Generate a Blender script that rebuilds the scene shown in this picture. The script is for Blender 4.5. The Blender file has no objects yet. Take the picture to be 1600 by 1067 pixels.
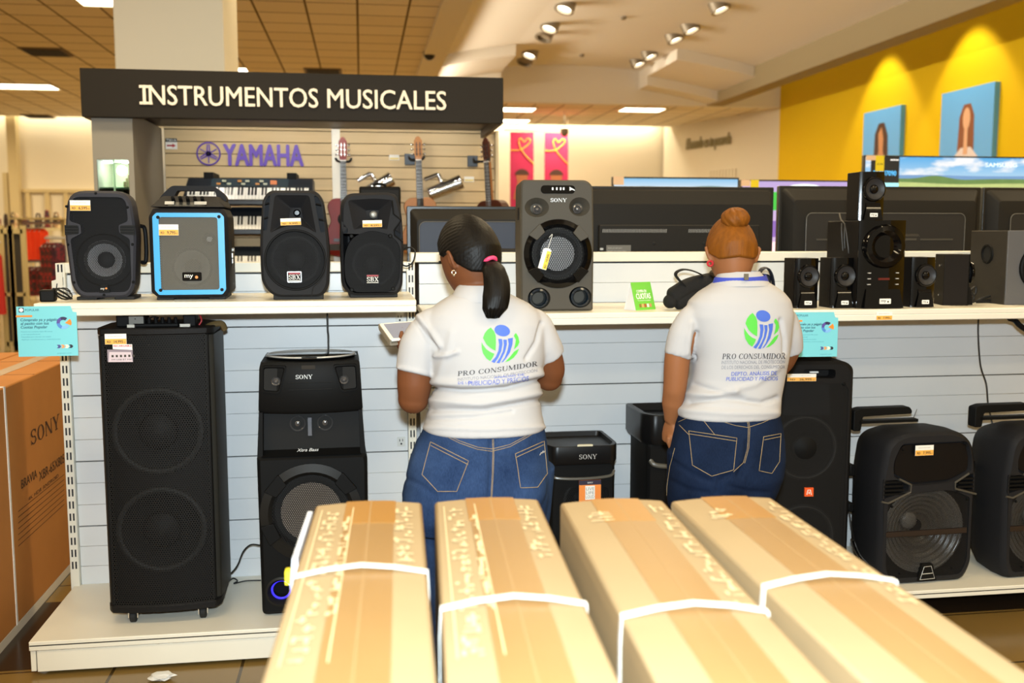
import bpy, bmesh, math, random
from mathutils import Vector, Matrix
from mathutils.bvhtree import BVHTree
R = math.radians
PI = math.pi
random.seed(7)
sc = bpy.context.scene
COL = sc.collection

# ---------------------------------------------------------------- camera, world, light, exposure
EYE = 1.55            # height of the photographer's camera
YAW, PITCH, FPX = R(8.6), R(6.2), 1550.0
cam_data = bpy.data.cameras.new('camera')
cam_data.sensor_width = 36.0
cam_data.lens = FPX / 1600 * 36.0
cam_data.clip_start = 0.05
cam_data.clip_end = 200
cam_data.dof.use_dof = True
cam_data.dof.focus_distance = 3.45
cam_data.dof.aperture_fstop = 2.8
cam = bpy.data.objects.new('camera', cam_data)
COL.objects.link(cam)
cam.location = (0, 0, EYE)
cam.rotation_euler = (PI / 2 - PITCH, 0, -YAW)
sc.camera = cam

sc.view_settings.view_transform = 'Standard'
sc.view_settings.look = 'None'
sc.view_settings.gamma = 1
sc.view_settings.use_curve_mapping = False
sc.view_settings.exposure = 0.0
sc.cycles.use_denoising = True
sc.cycles.max_bounces = 8
sc.cycles.transparent_max_bounces = 24
sc.cycles.sample_clamp_indirect = 6.0
sc.cycles.caustics_reflective = False
sc.cycles.caustics_refractive = False

world = bpy.data.worlds.new('store_air')
sc.world = world
world.use_nodes = True
wb = world.node_tree.nodes['Background']
wb.inputs[0].default_value = (1.0, 0.80, 0.50, 1)
wb.inputs[1].default_value = 0.56

def lamp(name, kind, loc, power, color, aim=None, **kw):
    l = bpy.data.lights.new(name, kind)
    l.energy = power
    l.color = color
    for k, v in kw.items():
        setattr(l, k, v)
    o = bpy.data.objects.new(name, l)
    COL.objects.link(o)
    o.location = loc
    if aim is not None:
        d = Vector(aim) - Vector(loc)
        o.rotation_euler = d.to_track_quat('-Z', 'Y').to_euler()
    return o

# the photographer's flash, a hand's width above the lens
lamp('flash', 'SPOT', (0.0, -0.03, EYE + 0.16), 575, (0.80, 0.93, 1.0), (1.2, 4.0, 1.5),
     spot_size=R(100), spot_blend=0.68, shadow_soft_size=0.035)
# the store's fluorescent ceiling panels over the aisle, outside the frame
WARM = (1.0, 0.80, 0.49)
for lx in (-4.5, -1.2, 2.1, 5.4):
    for ly in (-2.5, 1.0, 4.5, 8.5):
        lamp('ceiling_lamp', 'AREA', (lx, ly, 4.12), 56, WARM, (lx, ly, 0), shape='RECTANGLE', size=1.2, size_y=0.6)
for lx in (-9, -4.5, 0, 4.5):
    for ly in (13.0, 18.0, 22.0):
        lamp('ceiling_lamp', 'AREA', (lx, ly, 4.12), 120, WARM, (lx, ly, 0), shape='RECTANGLE', size=1.2, size_y=0.6)

# ---------------------------------------------------------------- measuring: a pixel of the photograph to a point on a real plane
def ray(px, py):
    x = (px - 800) / FPX
    u = -(py - 533.5) / FPX
    f = math.cos(PITCH) + u * math.sin(PITCH)
    z = -math.sin(PITCH) + u * math.cos(PITCH)
    return Vector((x * math.cos(YAW) + f * math.sin(YAW), -x * math.sin(YAW) + f * math.cos(YAW), z))
def at_y(px, py, y):
    r = ray(px, py)
    return Vector((0, 0, EYE)) + r * (y / r.y)
def at_z(px, py, z):
    r = ray(px, py)
    return Vector((0, 0, EYE)) + r * ((z - EYE) / r.z)
def at_x(px, py, x):
    r = ray(px, py)
    return Vector((0, 0, EYE)) + r * (x / r.x)

# ---------------------------------------------------------------- materials
def lin(h):
    h = h.lstrip('#')
    c = [int(h[i:i + 2], 16) / 255 for i in (0, 2, 4)]
    return tuple(v / 12.92 if v <= 0.04045 else ((v + 0.055) / 1.055) ** 2.4 for v in c) + (1,)
MATS = {}
def mat(name, hexc, rough=0.5, metal=0.0, spec=0.5, emit=0.0, bump=0.0, bscale=60, coat=0.0, vary=0.0, vscale=5.0, stretch=None):
    if name in MATS:
        return MATS[name]
    m = bpy.data.materials.new(name)
    m.use_nodes = True
    nt = m.node_tree
    b = nt.nodes['Principled BSDF']
    c = lin(hexc)
    b.inputs['Base Color'].default_value = c
    b.inputs['Roughness'].default_value = rough
    b.inputs['Metallic'].default_value = metal
    b.inputs['Specular IOR Level'].default_value = spec
    b.inputs['Coat Weight'].default_value = coat
    b.inputs['Coat Roughness'].default_value = 0.08
    if emit:
        b.inputs['Emission Color'].default_value = c
        b.inputs['Emission Strength'].default_value = emit
    if bump or vary:
        tc = nt.nodes.new('ShaderNodeTexCoord')
        mp = nt.nodes.new('ShaderNodeMapping')
        if stretch:
            mp.inputs['Scale'].default_value = stretch
        nt.links.new(tc.outputs['Object'], mp.inputs['Vector'])
    if bump:
        n = nt.nodes.new('ShaderNodeTexNoise')
        n.inputs['Scale'].default_value = bscale
        n.inputs['Detail'].default_value = 3
        bp = nt.nodes.new('ShaderNodeBump')
        bp.inputs['Strength'].default_value = bump
        bp.inputs['Distance'].default_value = 0.004
        nt.links.new(mp.outputs[0], n.inputs['Vector'])
        nt.links.new(n.outputs['Fac'], bp.inputs['Height'])
        nt.links.new(bp.outputs[0], b.inputs['Normal'])
    if vary:
        n = nt.nodes.new('ShaderNodeTexNoise')
        n.inputs['Scale'].default_value = vscale
        n.inputs['Detail'].default_value = 4
        nt.links.new(mp.outputs[0], n.inputs['Vector'])
        mx = nt.nodes.new('ShaderNodeMix')
        mx.data_type = 'RGBA'
        mx.inputs[6].default_value = tuple(v * (1 - vary) for v in c[:3]) + (1,)
        mx.inputs[7].default_value = tuple(min(1, v * (1 + vary)) for v in c[:3]) + (1,)
        nt.links.new(n.outputs['Fac'], mx.inputs[0])
        nt.links.new(mx.outputs[2], b.inputs['Base Color'])
    MATS[name] = m
    return m

def grille_mat(name, hexc, pitch, hole=0.32, rough=0.45, plane='XZ'):
    """perforated steel sheet: a honeycomb of real see-through holes"""
    if name in MATS:
        return MATS[name]
    m = bpy.data.materials.new(name)
    m.use_nodes = True
    nt = m.node_tree
    N, L = nt.nodes, nt.links
    b = N['Principled BSDF']
    b.inputs['Base Color'].default_value = lin(hexc)
    b.inputs['Roughness'].default_value = .6
    b.inputs['Specular IOR Level'].default_value = .12
    tc = N.new('ShaderNodeTexCoord')
    sep = N.new('ShaderNodeSeparateXYZ')
    L.new(tc.outputs['Object'], sep.inputs[0])
    com = N.new('ShaderNodeCombineXYZ')
    L.new(sep.outputs[0], com.inputs[0])
    L.new(sep.outputs[2], com.inputs[1])
    ds = []
    s3 = math.sqrt(3)
    for off in (0.0, 0.5):
        a = N.new('ShaderNodeVectorMath'); a.operation = 'MULTIPLY_ADD'
        L.new(com.outputs[0], a.inputs[0])
        a.inputs[1].default_value = (1 / pitch, 1 / pitch / s3, 0)
        a.inputs[2].default_value = (off + 500, off + 500, 0)
        f = N.new('ShaderNodeVectorMath'); f.operation = 'FRACTION'
        L.new(a.outputs[0], f.inputs[0])
        g = N.new('ShaderNodeVectorMath'); g.operation = 'MULTIPLY_ADD'
        L.new(f.outputs[0], g.inputs[0])
        g.inputs[1].default_value = (1, s3, 0)
        g.inputs[2].default_value = (-0.5, -0.5 * s3, 0)
        l = N.new('ShaderNodeVectorMath'); l.operation = 'LENGTH'
        L.new(g.outputs[0], l.inputs[0])
        ds.append(l)
    mn = N.new('ShaderNodeMath'); mn.operation = 'MINIMUM'
    L.new(ds[0].outputs['Value'], mn.inputs[0]); L.new(ds[1].outputs['Value'], mn.inputs[1])
    lt = N.new('ShaderNodeMath'); lt.operation = 'LESS_THAN'
    L.new(mn.outputs[0], lt.inputs[0]); lt.inputs[1].default_value = hole
    tr = N.new('ShaderNodeBsdfTransparent')
    mx = N.new('ShaderNodeMixShader')
    L.new(lt.outputs[0], mx.inputs[0]); L.new(b.outputs[0], mx.inputs[1]); L.new(tr.outputs[0], mx.inputs[2])
    L.new(mx.outputs[0], N['Material Output'].inputs['Surface'])
    MATS[name] = m
    return m

# ---------------------------------------------------------------- mesh building
class MB:
    def __init__(s):
        s.v, s.f, s.M = [], [], None
    def add(s, vs, fs):
        k = len(s.v)
        if s.M is not None:
            vs = [s.M @ Vector(p) for p in vs]
        s.v += [tuple(p) for p in vs]
        s.f += [[i + k for i in f] for f in fs]
        return s
    def box(s, x0, x1, y0, y1, z0, z1):
        return s.add([(x, y, z) for z in (z0, z1) for y in (y0, y1) for x in (x0, x1)],
                     [(0, 2, 3, 1), (4, 5, 7, 6), (0, 1, 5, 4), (2, 6, 7, 3), (0, 4, 6, 2), (1, 3, 7, 5)])
    def rings(s, rs, cap0=True, cap1=True, closed=True):
        n = len(rs[0]); vs = [p for r in rs for p in r]; fs = []
        m = n if closed else n - 1
        for i in range(len(rs) - 1):
            for j in range(m):
                a, b = i * n + j, i * n + (j + 1) % n
                fs.append((a, b, b + n, a + n))
        if cap0: fs.append(tuple(range(n - 1, -1, -1)))
        if cap1: fs.append(tuple(range((len(rs) - 1) * n, len(rs) * n)))
        return s.add(vs, fs)
    def prism(s, poly, a, b, plane='xz'):
        f = {'xz': lambda p, t: (p[0], t, p[1]), 'xy': lambda p, t: (p[0], p[1], t), 'yz': lambda p, t: (t, p[0], p[1])}[plane]
        return s.rings([[f(p, a) for p in poly], [f(p, b) for p in poly]])
    def loft_xz(s, poly, secs):
        """outline in x,z carried back along y: secs = (y, sx, sz, cx, cz)"""
        return s.rings([[((p[0] - c[3]) * c[1] + c[3], c[0], (p[1] - c[4]) * c[2] + c[4]) for p in poly] for c in secs])
    def lathe(s, prof, c=(0, 0, 0), axis=(0, -1, 0), n=40, caps=(True, True), sy=1.0):
        a = Vector(axis).normalized()
        u = a.cross(Vector((0, 0, 1)))
        if u.length < 1e-3: u = Vector((1, 0, 0))
        u.normalize(); w = a.cross(u) * sy; c = Vector(c)
        rs = [[c + a * h + (u * math.cos(2 * PI * k / n) + w * math.sin(2 * PI * k / n)) * r for k in range(n)] for r, h in prof]
        return s.rings(rs, caps[0], caps[1])
    def cyl(s, p0, p1, r0, r1=None, n=20):
        p0, p1 = Vector(p0), Vector(p1)
        d = p1 - p0
        return s.lathe([(r0, 0), (r0 if r1 is None else r1, d.length)], p0, d, n)
    def tube(s, path, r, n=8, ell=None, up=None):
        P = [Vector(p) for p in path]; rs = []
        u = None
        for i, p in enumerate(P):
            t = (P[min(i + 1, len(P) - 1)] - P[max(i - 1, 0)])
            if t.length < 1e-9: t = Vector((0, 0, 1))
            t.normalize()
            if u is None:
                u = t.cross(Vector(up) if up else (Vector((0, 0, 1)) if abs(t.z) < 0.9 else Vector((1, 0, 0))))
            u = (u - t * u.dot(t)).normalized()
            w = t.cross(u)
            rr = r[i] if isinstance(r, (list, tuple)) else r
            a, b = (rr, rr) if not isinstance(rr, (list, tuple)) else rr
            rs.append([p + u * a * math.cos(2 * PI * k / n) + w * b * math.sin(2 * PI * k / n) for k in range(n)])
        return s.rings(rs)
    def torus(s, c, R_, r, axis=(0, -1, 0), n=40, m=10, a0=0, a1=2 * PI):
        a = Vector(axis).normalized(); u = a.cross(Vector((0, 0, 1)))
        if u.length < 1e-3: u = Vector((1, 0, 0))
        u.normalize(); w = a.cross(u); c = Vector(c)
        full = abs(a1 - a0 - 2 * PI) < 1e-6
        rs = []
        for k in range(n + 1):
            t = a0 + (a1 - a0) * k / n
            e = u * math.cos(t) + w * math.sin(t)
            rs.append([c + e * (R_ + r * math.cos(2 * PI * j / m)) + a * r * math.sin(2 * PI * j / m) for j in range(m)])
        return s.rings(rs, not full, not full)
    def ball(s, c, rx, ry=None, rz=None, n=20):
        ry = rx if ry is None else ry; rz = rx if rz is None else rz
        rs = []
        for i in range(1, n // 2):
            t = PI * i / (n // 2)
            rs.append([(c[0] + rx * math.sin(t) * math.cos(2 * PI * k / n), c[1] + ry * math.sin(t) * math.sin(2 * PI * k / n), c[2] - rz * math.cos(t)) for k in range(n)])
        return s.rings(rs)
    def flat(s, poly):
        return s.add(poly, [tuple(range(len(poly)))])

def rrect(x0, x1, z0, z1, r, n=6):
    """rounded rectangle outline, anticlockwise; r = one radius or (bl, br, tr, tl)"""
    rr = r if isinstance(r, (tuple, list)) else (r,) * 4
    out = []
    for (cx, cz, a0, q) in ((x0, z0, PI, rr[0]), (x1, z0, 1.5 * PI, rr[1]), (x1, z1, 0, rr[2]), (x0, z1, 0.5 * PI, rr[3])):
        ox = cx + (q if cx == x0 else -q); oz = cz + (q if cz == z0 else -q)
        for k in range(n + 1):
            a = a0 + PI / 2 * k / n
            out.append((ox + q * math.cos(a), oz + q * math.sin(a)))
    return out
def rpoly(pts, r, n=5):
    """polygon with rounded corners"""
    out = []; N = len(pts)
    for i in range(N):
        p, a, b = Vector(pts[i]), Vector(pts[i - 1]), Vector(pts[(i + 1) % N])
        q = r[i] if isinstance(r, (list, tuple)) else r
        if q <= 0:
            out.append(tuple(p)); continue
        u = (a - p); v = (b - p)
        q = min(q, u.length * 0.49, v.length * 0.49)
        p0 = p + u.normalized() * q; p1 = p + v.normalized() * q
        for k in range(n + 1):
            t = k / n
            out.append(tuple(p0 * (1 - t) ** 2 + p * 2 * t * (1 - t) + p1 * t * t))
    return out
def circ(cx, cz, r, n=40, ry=None):
    ry = r if ry is None else ry
    return [(cx + r * math.cos(2 * PI * k / n), cz + ry * math.sin(2 * PI * k / n)) for k in range(n)]
def spline(pts, n=8):
    P = [Vector(p) for p in pts]; P = [P[0] * 2 - P[1]] + P + [P[-1] * 2 - P[-2]]; out = []
    for i in range(1, len(P) - 2):
        for k in range(n):
            t = k / n
            out.append(0.5 * ((2 * P[i]) + (P[i + 1] - P[i - 1]) * t + (2 * P[i - 1] - 5 * P[i] + 4 * P[i + 1] - P[i + 2]) * t * t + (3 * P[i] - P[i - 1] - 3 * P[i + 1] + P[i + 2]) * t ** 3))
    out.append(P[-2]); return out

def mesh_of(name, mb, m, smooth=35):
    me = bpy.data.meshes.new(name)
    me.from_pydata(mb.v, [], mb.f)
    bm = bmesh.new(); bm.from_mesh(me)
    bmesh.ops.recalc_face_normals(bm, faces=bm.faces[:])
    bm.to_mesh(me); bm.free()
    if smooth:
        me.polygons.foreach_set('use_smooth', [True] * len(me.polygons))
        me.set_sharp_from_angle(angle=R(smooth))
    me.materials.append(m)
    return me
def build(name, mb, m, parent=None, bevel=0.0, label=None, smooth=35, seg=2):
    o = bpy.data.objects.new(name, mesh_of(name, mb, m, smooth))
    COL.objects.link(o)
    if parent is not None:
        o.parent = parent
    if bevel:
        b = o.modifiers.new('bevel', 'BEVEL'); b.width = bevel; b.segments = seg; b.limit_method = 'ANGLE'; b.angle_limit = R(40)
    if label:
        o['label'] = label
    return o
def tag(o, label, cat, group=None, kind=None):
    o['label'] = label; o['category'] = cat
    if group: o['group'] = group
    if kind: o['kind'] = kind
    return o
def thing(name, label, cat, loc=(0, 0, 0), rz=0.0, group=None):
    o = bpy.data.objects.new(name, None); COL.objects.link(o)
    o.empty_display_size = 0.1
    o.location = loc; o.rotation_euler = (0, 0, rz)
    return tag(o, label, cat, group)
def struct(name, mb, m, label=None, **kw):
    o = build(name, mb, m, **kw); o['kind'] = 'structure'
    if label: o['label'] = label
    return o
def copy_tree(o, parent=None):
    c = o.copy(); COL.objects.link(c)
    if parent is not None:
        c.parent = parent
    for ch in list(o.children):
        copy_tree(ch, c)
    return c

# ---------------------------------------------------------------- lettering
_TX = {}
CAP = []
def glyphs(s, bold=0.0, shear=0.0):
    key = (s, bold, shear)
    if key not in _TX:
        cu = bpy.data.curves.new('t', 'FONT')
        cu.body = s; cu.size = 1; cu.shear = shear; cu.resolution_u = 3; cu.fill_mode = 'FRONT'
        o = bpy.data.objects.new('t', cu); COL.objects.link(o)
        dg = bpy.context.evaluated_depsgraph_get(); dg.update()
        me = bpy.data.meshes.new_from_object(o.evaluated_get(dg))
        vs = [(v.co.x, v.co.y) for v in me.vertices]; fs = [tuple(p.vertices) for p in me.polygons]
        bpy.data.objects.remove(o); bpy.data.curves.remove(cu); bpy.data.meshes.remove(me)
        x0 = min(p[0] for p in vs); x1 = max(p[0] for p in vs)
        cap = CAP[0] if CAP else 0.73
        if bold:          # a heavier face: the strokes doubled side by side
            n = len(vs); e = bold * .9
            vs = [(p[0] - e, p[1], 0) for p in vs] + [(p[0] + e, p[1], 1) for p in vs] + [(p[0], p[1] - e * .5, 2) for p in vs] + [(p[0], p[1] + e * .5, 3) for p in vs]
            fs = fs + [tuple(i + n * k for i in f) for k in (1, 2, 3) for f in fs]
        _TX[key] = ([((p[0] - x0) / (x1 - x0), p[1] / cap, p[2] if len(p) > 2 else 0) for p in vs], fs, (x1 - x0) / cap)
    return _TX[key]
_h = glyphs('H'); CAP.append(max(p[1] for p in _h[0]) * 0.73)
_TX.clear()
def write(mb, s, org, width, height, xd=(1, 0, 0), yd=(0, 0, 1), bold=0.0, shear=0.0, thick=0.0, G=None):
    """letters starting at org (left end of the base line), spanning width, capitals height tall"""
    vs, fs, asp = (G or glyphs)(s, bold, shear) if G is None else G(s)
    org = Vector(org); xd = Vector(xd).normalized(); yd = Vector(yd).normalized()
    if width is None: width = asp * height
    nh = xd.cross(yd)
    P = [org + xd * (p[0] * width) + yd * (p[1] * height) + nh * (p[2] * 1.2e-4) for p in vs]
    if not thick:
        mb.add(P, fs)
    else:
        nrm = xd.cross(yd) * thick
        n = len(P)
        edges = {}
        for f in fs:
            for i in range(len(f)):
                e = (f[i], f[(i + 1) % len(f)]); edges[e] = 1
        side = [(a, b, b + n, a + n) for (a, b) in edges if (b, a) not in edges]
        mb.add(P + [p + nrm for p in P], fs + [tuple(i + n for i in reversed(f)) for f in fs] + side)
    return width
# a slab-serif alphabet: strokes in a unit box (heavy uprights, thin bars, serifs)
def _st(x, w=0.17, serif=True, y0=0, y1=1):
    q = [[(x - w / 2, y0), (x + w / 2, y0), (x + w / 2, y1), (x - w / 2, y1)]]
    if serif:
        if y0 == 0: q.append([(x - w, 0), (x + w, 0), (x + w, 0.07), (x - w, 0.07)])
        if y1 == 1: q.append([(x - w, 0.93), (x + w, 0.93), (x + w, 1), (x - w, 1)])
    return q
def _ln(a, b, w):
    a, b = Vector(a), Vector(b); h = Vector((w / 2, 0))
    return [[tuple(a - h), tuple(a + h), tuple(b + h), tuple(b - h)]]
def _arc(cx, cy, rx, ry, a0, a1, tx, ty, n=14):
    q = []
    for k in range(n):
        t0 = R(a0 + (a1 - a0) * k / n); t1 = R(a0 + (a1 - a0) * (k + 1) / n)
        P = lambda t, o: (cx + (rx - (tx if o else 0)) * math.cos(t), cy + (ry - (ty if o else 0)) * math.sin(t))
        q.append([P(t0, 0), P(t1, 0), P(t1, 1), P(t0, 1)])
    return q
def _glyph(c):
    if c == 'S': return _arc(.36, .73, .32, .27, 20, 270, .15, .08) + _arc(.36, .27, .32, .27, -160, 90, .15, .08) + _st(.63, .06, False, .68, .97) + _st(.07, .06, False, .03, .32), .74
    if c == 'O': return _arc(.45, .5, .44, .5, 0, 360, .19, .06, 24), .94
    if c == 'N': return _st(.14, .07) + _st(.82, .07) + _ln((.14, 1), (.8, 0), .19), .98
    if c == 'Y': return _st(.45, .17, True, 0, .5) [:2] + _ln((.1, 1), (.45, .42), .19) + _ln((.82, 1), (.47, .42), .09) + [[(0, .93), (.28, .93), (.28, 1), (0, 1)], [(.66, .93), (.95, .93), (.95, 1), (.66, 1)]], .96
    if c == 'P': return _st(.17) + _arc(.38, .73, .33, .27, -90, 90, .16, .07) + [[(.2, .46), (.4, .46), (.4, .53), (.2, .53)], [(.2, .93), (.4, .93), (.4, 1), (.2, 1)]], .76
    if c == 'R': return _st(.17) + _arc(.38, .75, .33, .25, -90, 90, .16, .07) + [[(.2, .5), (.4, .5), (.4, .57), (.2, .57)], [(.2, .93), (.4, .93), (.4, 1), (.2, 1)], [(.6, 0), (.95, 0), (.95, .07), (.6, .07)]] + _ln((.4, .52), (.74, 0), .2), .95
    if c == 'C': return _arc(.46, .5, .45, .5, 45, 315, .19, .06, 20) + _st(.78, .06, False, .64, .97) + _st(.78, .05, False, .06, .3), .88
    if c == 'U': return _st(.17, .17, True, .3, 1) + _st(.78, .08, True, .3, 1) + _arc(.455, .32, .37, .32, 180, 360, .14, .07), .95
    if c == 'M': return _st(.12, .07) + _st(1.0, .17) + _ln((.14, 1), (.52, .08), .19) + _ln((.96, 1), (.54, .08), .08), 1.2
    if c == 'I': return _st(.2), .42
    if c == 'D': return _st(.17) + _arc(.4, .5, .5, .5, -90, 90, .19, .06, 18) + [[(.2, 0), (.42, 0), (.42, .07), (.2, .07)], [(.2, .93), (.42, .93), (.42, 1), (.2, 1)]], .95
    if c == 'B': return _st(.17) + _arc(.4, .74, .3, .26, -90, 90, .16, .07) + _arc(.4, .26, .35, .27, -90, 90, .17, .07) + [[(.2, y), (.42, y), (.42, y + .07), (.2, y + .07)] for y in (0, .47, .93)], .82
    if c == 'X': return _ln((.14, 1), (.76, 0), .2) + _ln((.78, 1), (.12, 0), .09) + [[(x, y), (x + .3, y), (x + .3, y + .07), (x, y + .07)] for x in (0, .6) for y in (0, .93)], .94
    return [], .4
def serif(shear=0.0):
    def G(s):
        vs, fs, x = [], [], 0.0
        for c in s:
            qs, w = _glyph(c)
            for q in qs:
                k = len(vs); vs += [(x + p[0] + shear * p[1], p[1], (k // 4) % 6) for p in q]; fs.append((k, k + 1, k + 2, k + 3))
            x += w + 0.06
        x1 = max(p[0] for p in vs)
        return [(p[0] / x1, p[1], p[2]) for p in vs], fs, x1
    return G
# ---------------------------------------------------------------- the store itself
def brick_mat(name, c1, c2, mortar, w, h, msize=0.012, rough=0.4, band=None, spec=0.5, vary=0.0):
    m = bpy.data.materials.new(name); m.use_nodes = True
    nt = m.node_tree; N, L = nt.nodes, nt.links
    b = N['Principled BSDF']; b.inputs['Roughness'].default_value = rough; b.inputs['Specular IOR Level'].default_value = spec
    tc = N.new('ShaderNodeTexCoord')
    br = N.new('ShaderNodeTexBrick'); br.offset = 0.0; br.squash = 1.0
    br.inputs['Scale'].default_value = 1.0
    br.inputs['Brick Width'].default_value = w; br.inputs['Row Height'].default_value = h
    br.inputs['Mortar Size'].default_value = msize; br.inputs['Mortar Smooth'].default_value = 0.1
    br.inputs['Color1'].default_value = lin(c1); br.inputs['Color2'].default_value = lin(c2); br.inputs['Mortar'].default_value = lin(mortar)
    L.new(tc.outputs['Object'], br.inputs['Vector'])
    out = br.outputs['Color']
    if vary:
        n = N.new('ShaderNodeTexNoise'); n.inputs['Scale'].default_value = 2.0; n.inputs['Detail'].default_value = 5
        L.new(tc.outputs['Object'], n.inputs['Vector'])
        mx = N.new('ShaderNodeMix'); mx.data_type = 'RGBA'; mx.blend_type = 'MULTIPLY'
        mx.inputs[0].default_value = vary
        L.new(out, mx.inputs[6]); L.new(n.outputs['Fac'], mx.inputs[7]); out = mx.outputs[2]
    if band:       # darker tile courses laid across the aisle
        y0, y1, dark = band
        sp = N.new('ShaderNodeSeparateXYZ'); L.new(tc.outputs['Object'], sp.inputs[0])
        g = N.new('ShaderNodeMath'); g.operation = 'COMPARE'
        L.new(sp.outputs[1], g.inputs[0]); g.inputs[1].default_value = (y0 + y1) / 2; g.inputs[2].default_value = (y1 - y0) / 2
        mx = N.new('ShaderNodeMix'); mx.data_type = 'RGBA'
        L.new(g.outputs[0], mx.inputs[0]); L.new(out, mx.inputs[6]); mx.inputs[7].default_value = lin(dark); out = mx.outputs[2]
    L.new(out, b.inputs['Base Color'])
    MATS[name] = m
    return m

WALLC = mat('wall_paint', 'e0d8c6', 0.85, spec=0.2)
GYP = mat('gypsum_paint', 'ece7de', 0.85, spec=0.2)
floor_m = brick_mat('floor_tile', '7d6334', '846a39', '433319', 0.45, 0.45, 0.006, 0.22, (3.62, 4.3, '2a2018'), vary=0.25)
tile_m = brick_mat('ceiling_tile', 'f2e8d2', 'ece1c8', '6b5836', 0.6, 0.6, 0.014, 0.9, spec=0.1)
mb = MB().box(-26, 14, -4, 26, -0.1, 0)
struct('floor', mb, floor_m)
struct('ceiling', MB().box(-26, 0.95, -4, 24.3, 4.2, 4.3), tile_m)
struct('ceiling_rear', MB().box(0.95, 9.2, 20.5, 24.3, 4.2, 4.3), tile_m, 'tiled ceiling field beyond the vaulted hall')
# vaulted gypsum ceiling over the television hall, with two ledges dropping at its sides
XC, XH = 4.24, 2.96
def vault_z(x, drop):
    u = abs((x - XC) / XH)
    z = 4.97 - 0.36 * u * u
    return z - (drop if u > 0.5 else 0)
mb = MB()
secs = [(-4, 0), (17.8, 0), (17.8, 0.19), (19.7, 0.19), (19.7, 0.37), (20.3, 0.37)]
xs = sorted([XC - XH + 2 * XH * k / 40 for k in range(41)] + [XC - 0.5 * XH - 1e-3, XC + 0.5 * XH + 1e-3])
rs = [[(x, y, vault_z(x, d)) for x in xs] for y, d in secs]
n = len(xs)
mb.add([p for r in rs for p in r], [(i * n + j, i * n + j + 1, (i + 1) * n + j + 1, (i + 1) * n + j) for i in range(len(rs) - 1) for j in range(n - 1)])
struct('ceiling_vault', mb, GYP, 'arched cream gypsum ceiling over the television hall', smooth=15)
mb = MB().box(0.95, 9.2, 20.3, 20.5, 4.2, 5.4)
struct('wall_bulkhead', mb, GYP, 'flat cream bulkhead closing the arched ceiling')
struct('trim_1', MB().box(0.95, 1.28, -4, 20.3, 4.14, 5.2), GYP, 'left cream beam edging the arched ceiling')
struct('trim_2', MB().box(7.2, 7.55, -4, 20.3, 4.2, 5.2), mat('gypsum_beam_shaded', 'a39678', 0.85, spec=0.2), 'right gypsum beam, shade darkened into its colour, between arched ceiling and yellow wall', bevel=0.01)  # gypsum colour darkened here to stand in for the beam's shade
struct('wall_right', MB().box(8.8, 9.0, -4, 20.3, 0, 6.2), mat('yellow_paint', 'e4be0e', 0.8, spec=0.2), 'bright yellow wall with blue fashion posters')
mb = MB().prism([(7.6, 24.6), (8.8, 20.3), (9.2, 20.3), (9.2, 24.8)], 0, 4.9, 'xy')
struct('wall_slogan', mb, WALLC, 'cream wall with the script slogan')
struct('wall_back', MB().box(-26, 9.2, 24.7, 24.9, 0, 4.9), WALLC)
struct('wall_left', MB().box(-26, -25.8, -4, 24.9, 0, 4.9), WALLC)
# panelling on the rear wall behind the clothes
mb = MB()
for px in (-20, -60, 42, 72, 102, 132, 8, -100):
    p = at_y(px, 300, 24.6)
    mb.box(p.x - 0.05, p.x + 0.05, 24.62, 24.7, 0, 2.55 if px >= 30 else 2.95)
p0, p1 = at_y(36, 300, 24.6), at_y(142, 300, 24.6)
mb.box(p0.x - 0.2, p1.x + 1.5, 24.6, 24.7, 2.5, 2.58)
mb.box(p0.x - 0.25, p0.x - 0.05, 24.45, 24.7, 0, 4.3)
struct('trim_3', mb, mat('panel_trim', 'c9b88e', 0.8), 'shallow panel mouldings on the rear wall')
# big column standing behind the music booth
a, b = at_y(178, 60, 7.6), at_y(350, 60, 7.6)
struct('pillar', MB().box(a.x, b.x, 7.6, 8.45, 0, 4.2), mat('pillar_paint', 'e3dfd0', 0.8, spec=0.2), 'square cream pillar rising behind the music sign', bevel=0.01)

# light coves along the top of the rear wall
for x0, x1 in ((-24, -4), (-4, 7.4)):
    lamp('cove_and_fill_lamp', 'AREA', ((x0 + x1) / 2, 24.45, 4.42), 170, (1, 0.86, 0.60), ((x0 + x1) / 2, 24.62, 2.5), shape='RECTANGLE', size=x1 - x0, size_y=0.12)
lamp('cove_and_fill_lamp', 'AREA', (7.75, 22.4, 4.42), 22, (1, 0.86, 0.60), (8.3, 22.6, 2.5), shape='RECTANGLE', size=3.6, size_y=0.2)

# added fill strip along the left beam, put in to brighten the arched ceiling
lamp('cove_and_fill_lamp', 'AREA', (1.40, 8.0, 4.36), 190, (1, 0.88, 0.68), (4.6, 8.0, 4.93), shape='RECTANGLE', size=23, size_y=0.1, spread=R(75))
LED = mat('lamp_glow', 'fff3da', 0.5, emit=9.0)
LEDW = mat('lamp_glow_cool', 'f4f6ff', 0.5, emit=9.0)
FIX = mat('fixture_metal', '8c8272', 0.4, 0.3)
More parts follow.
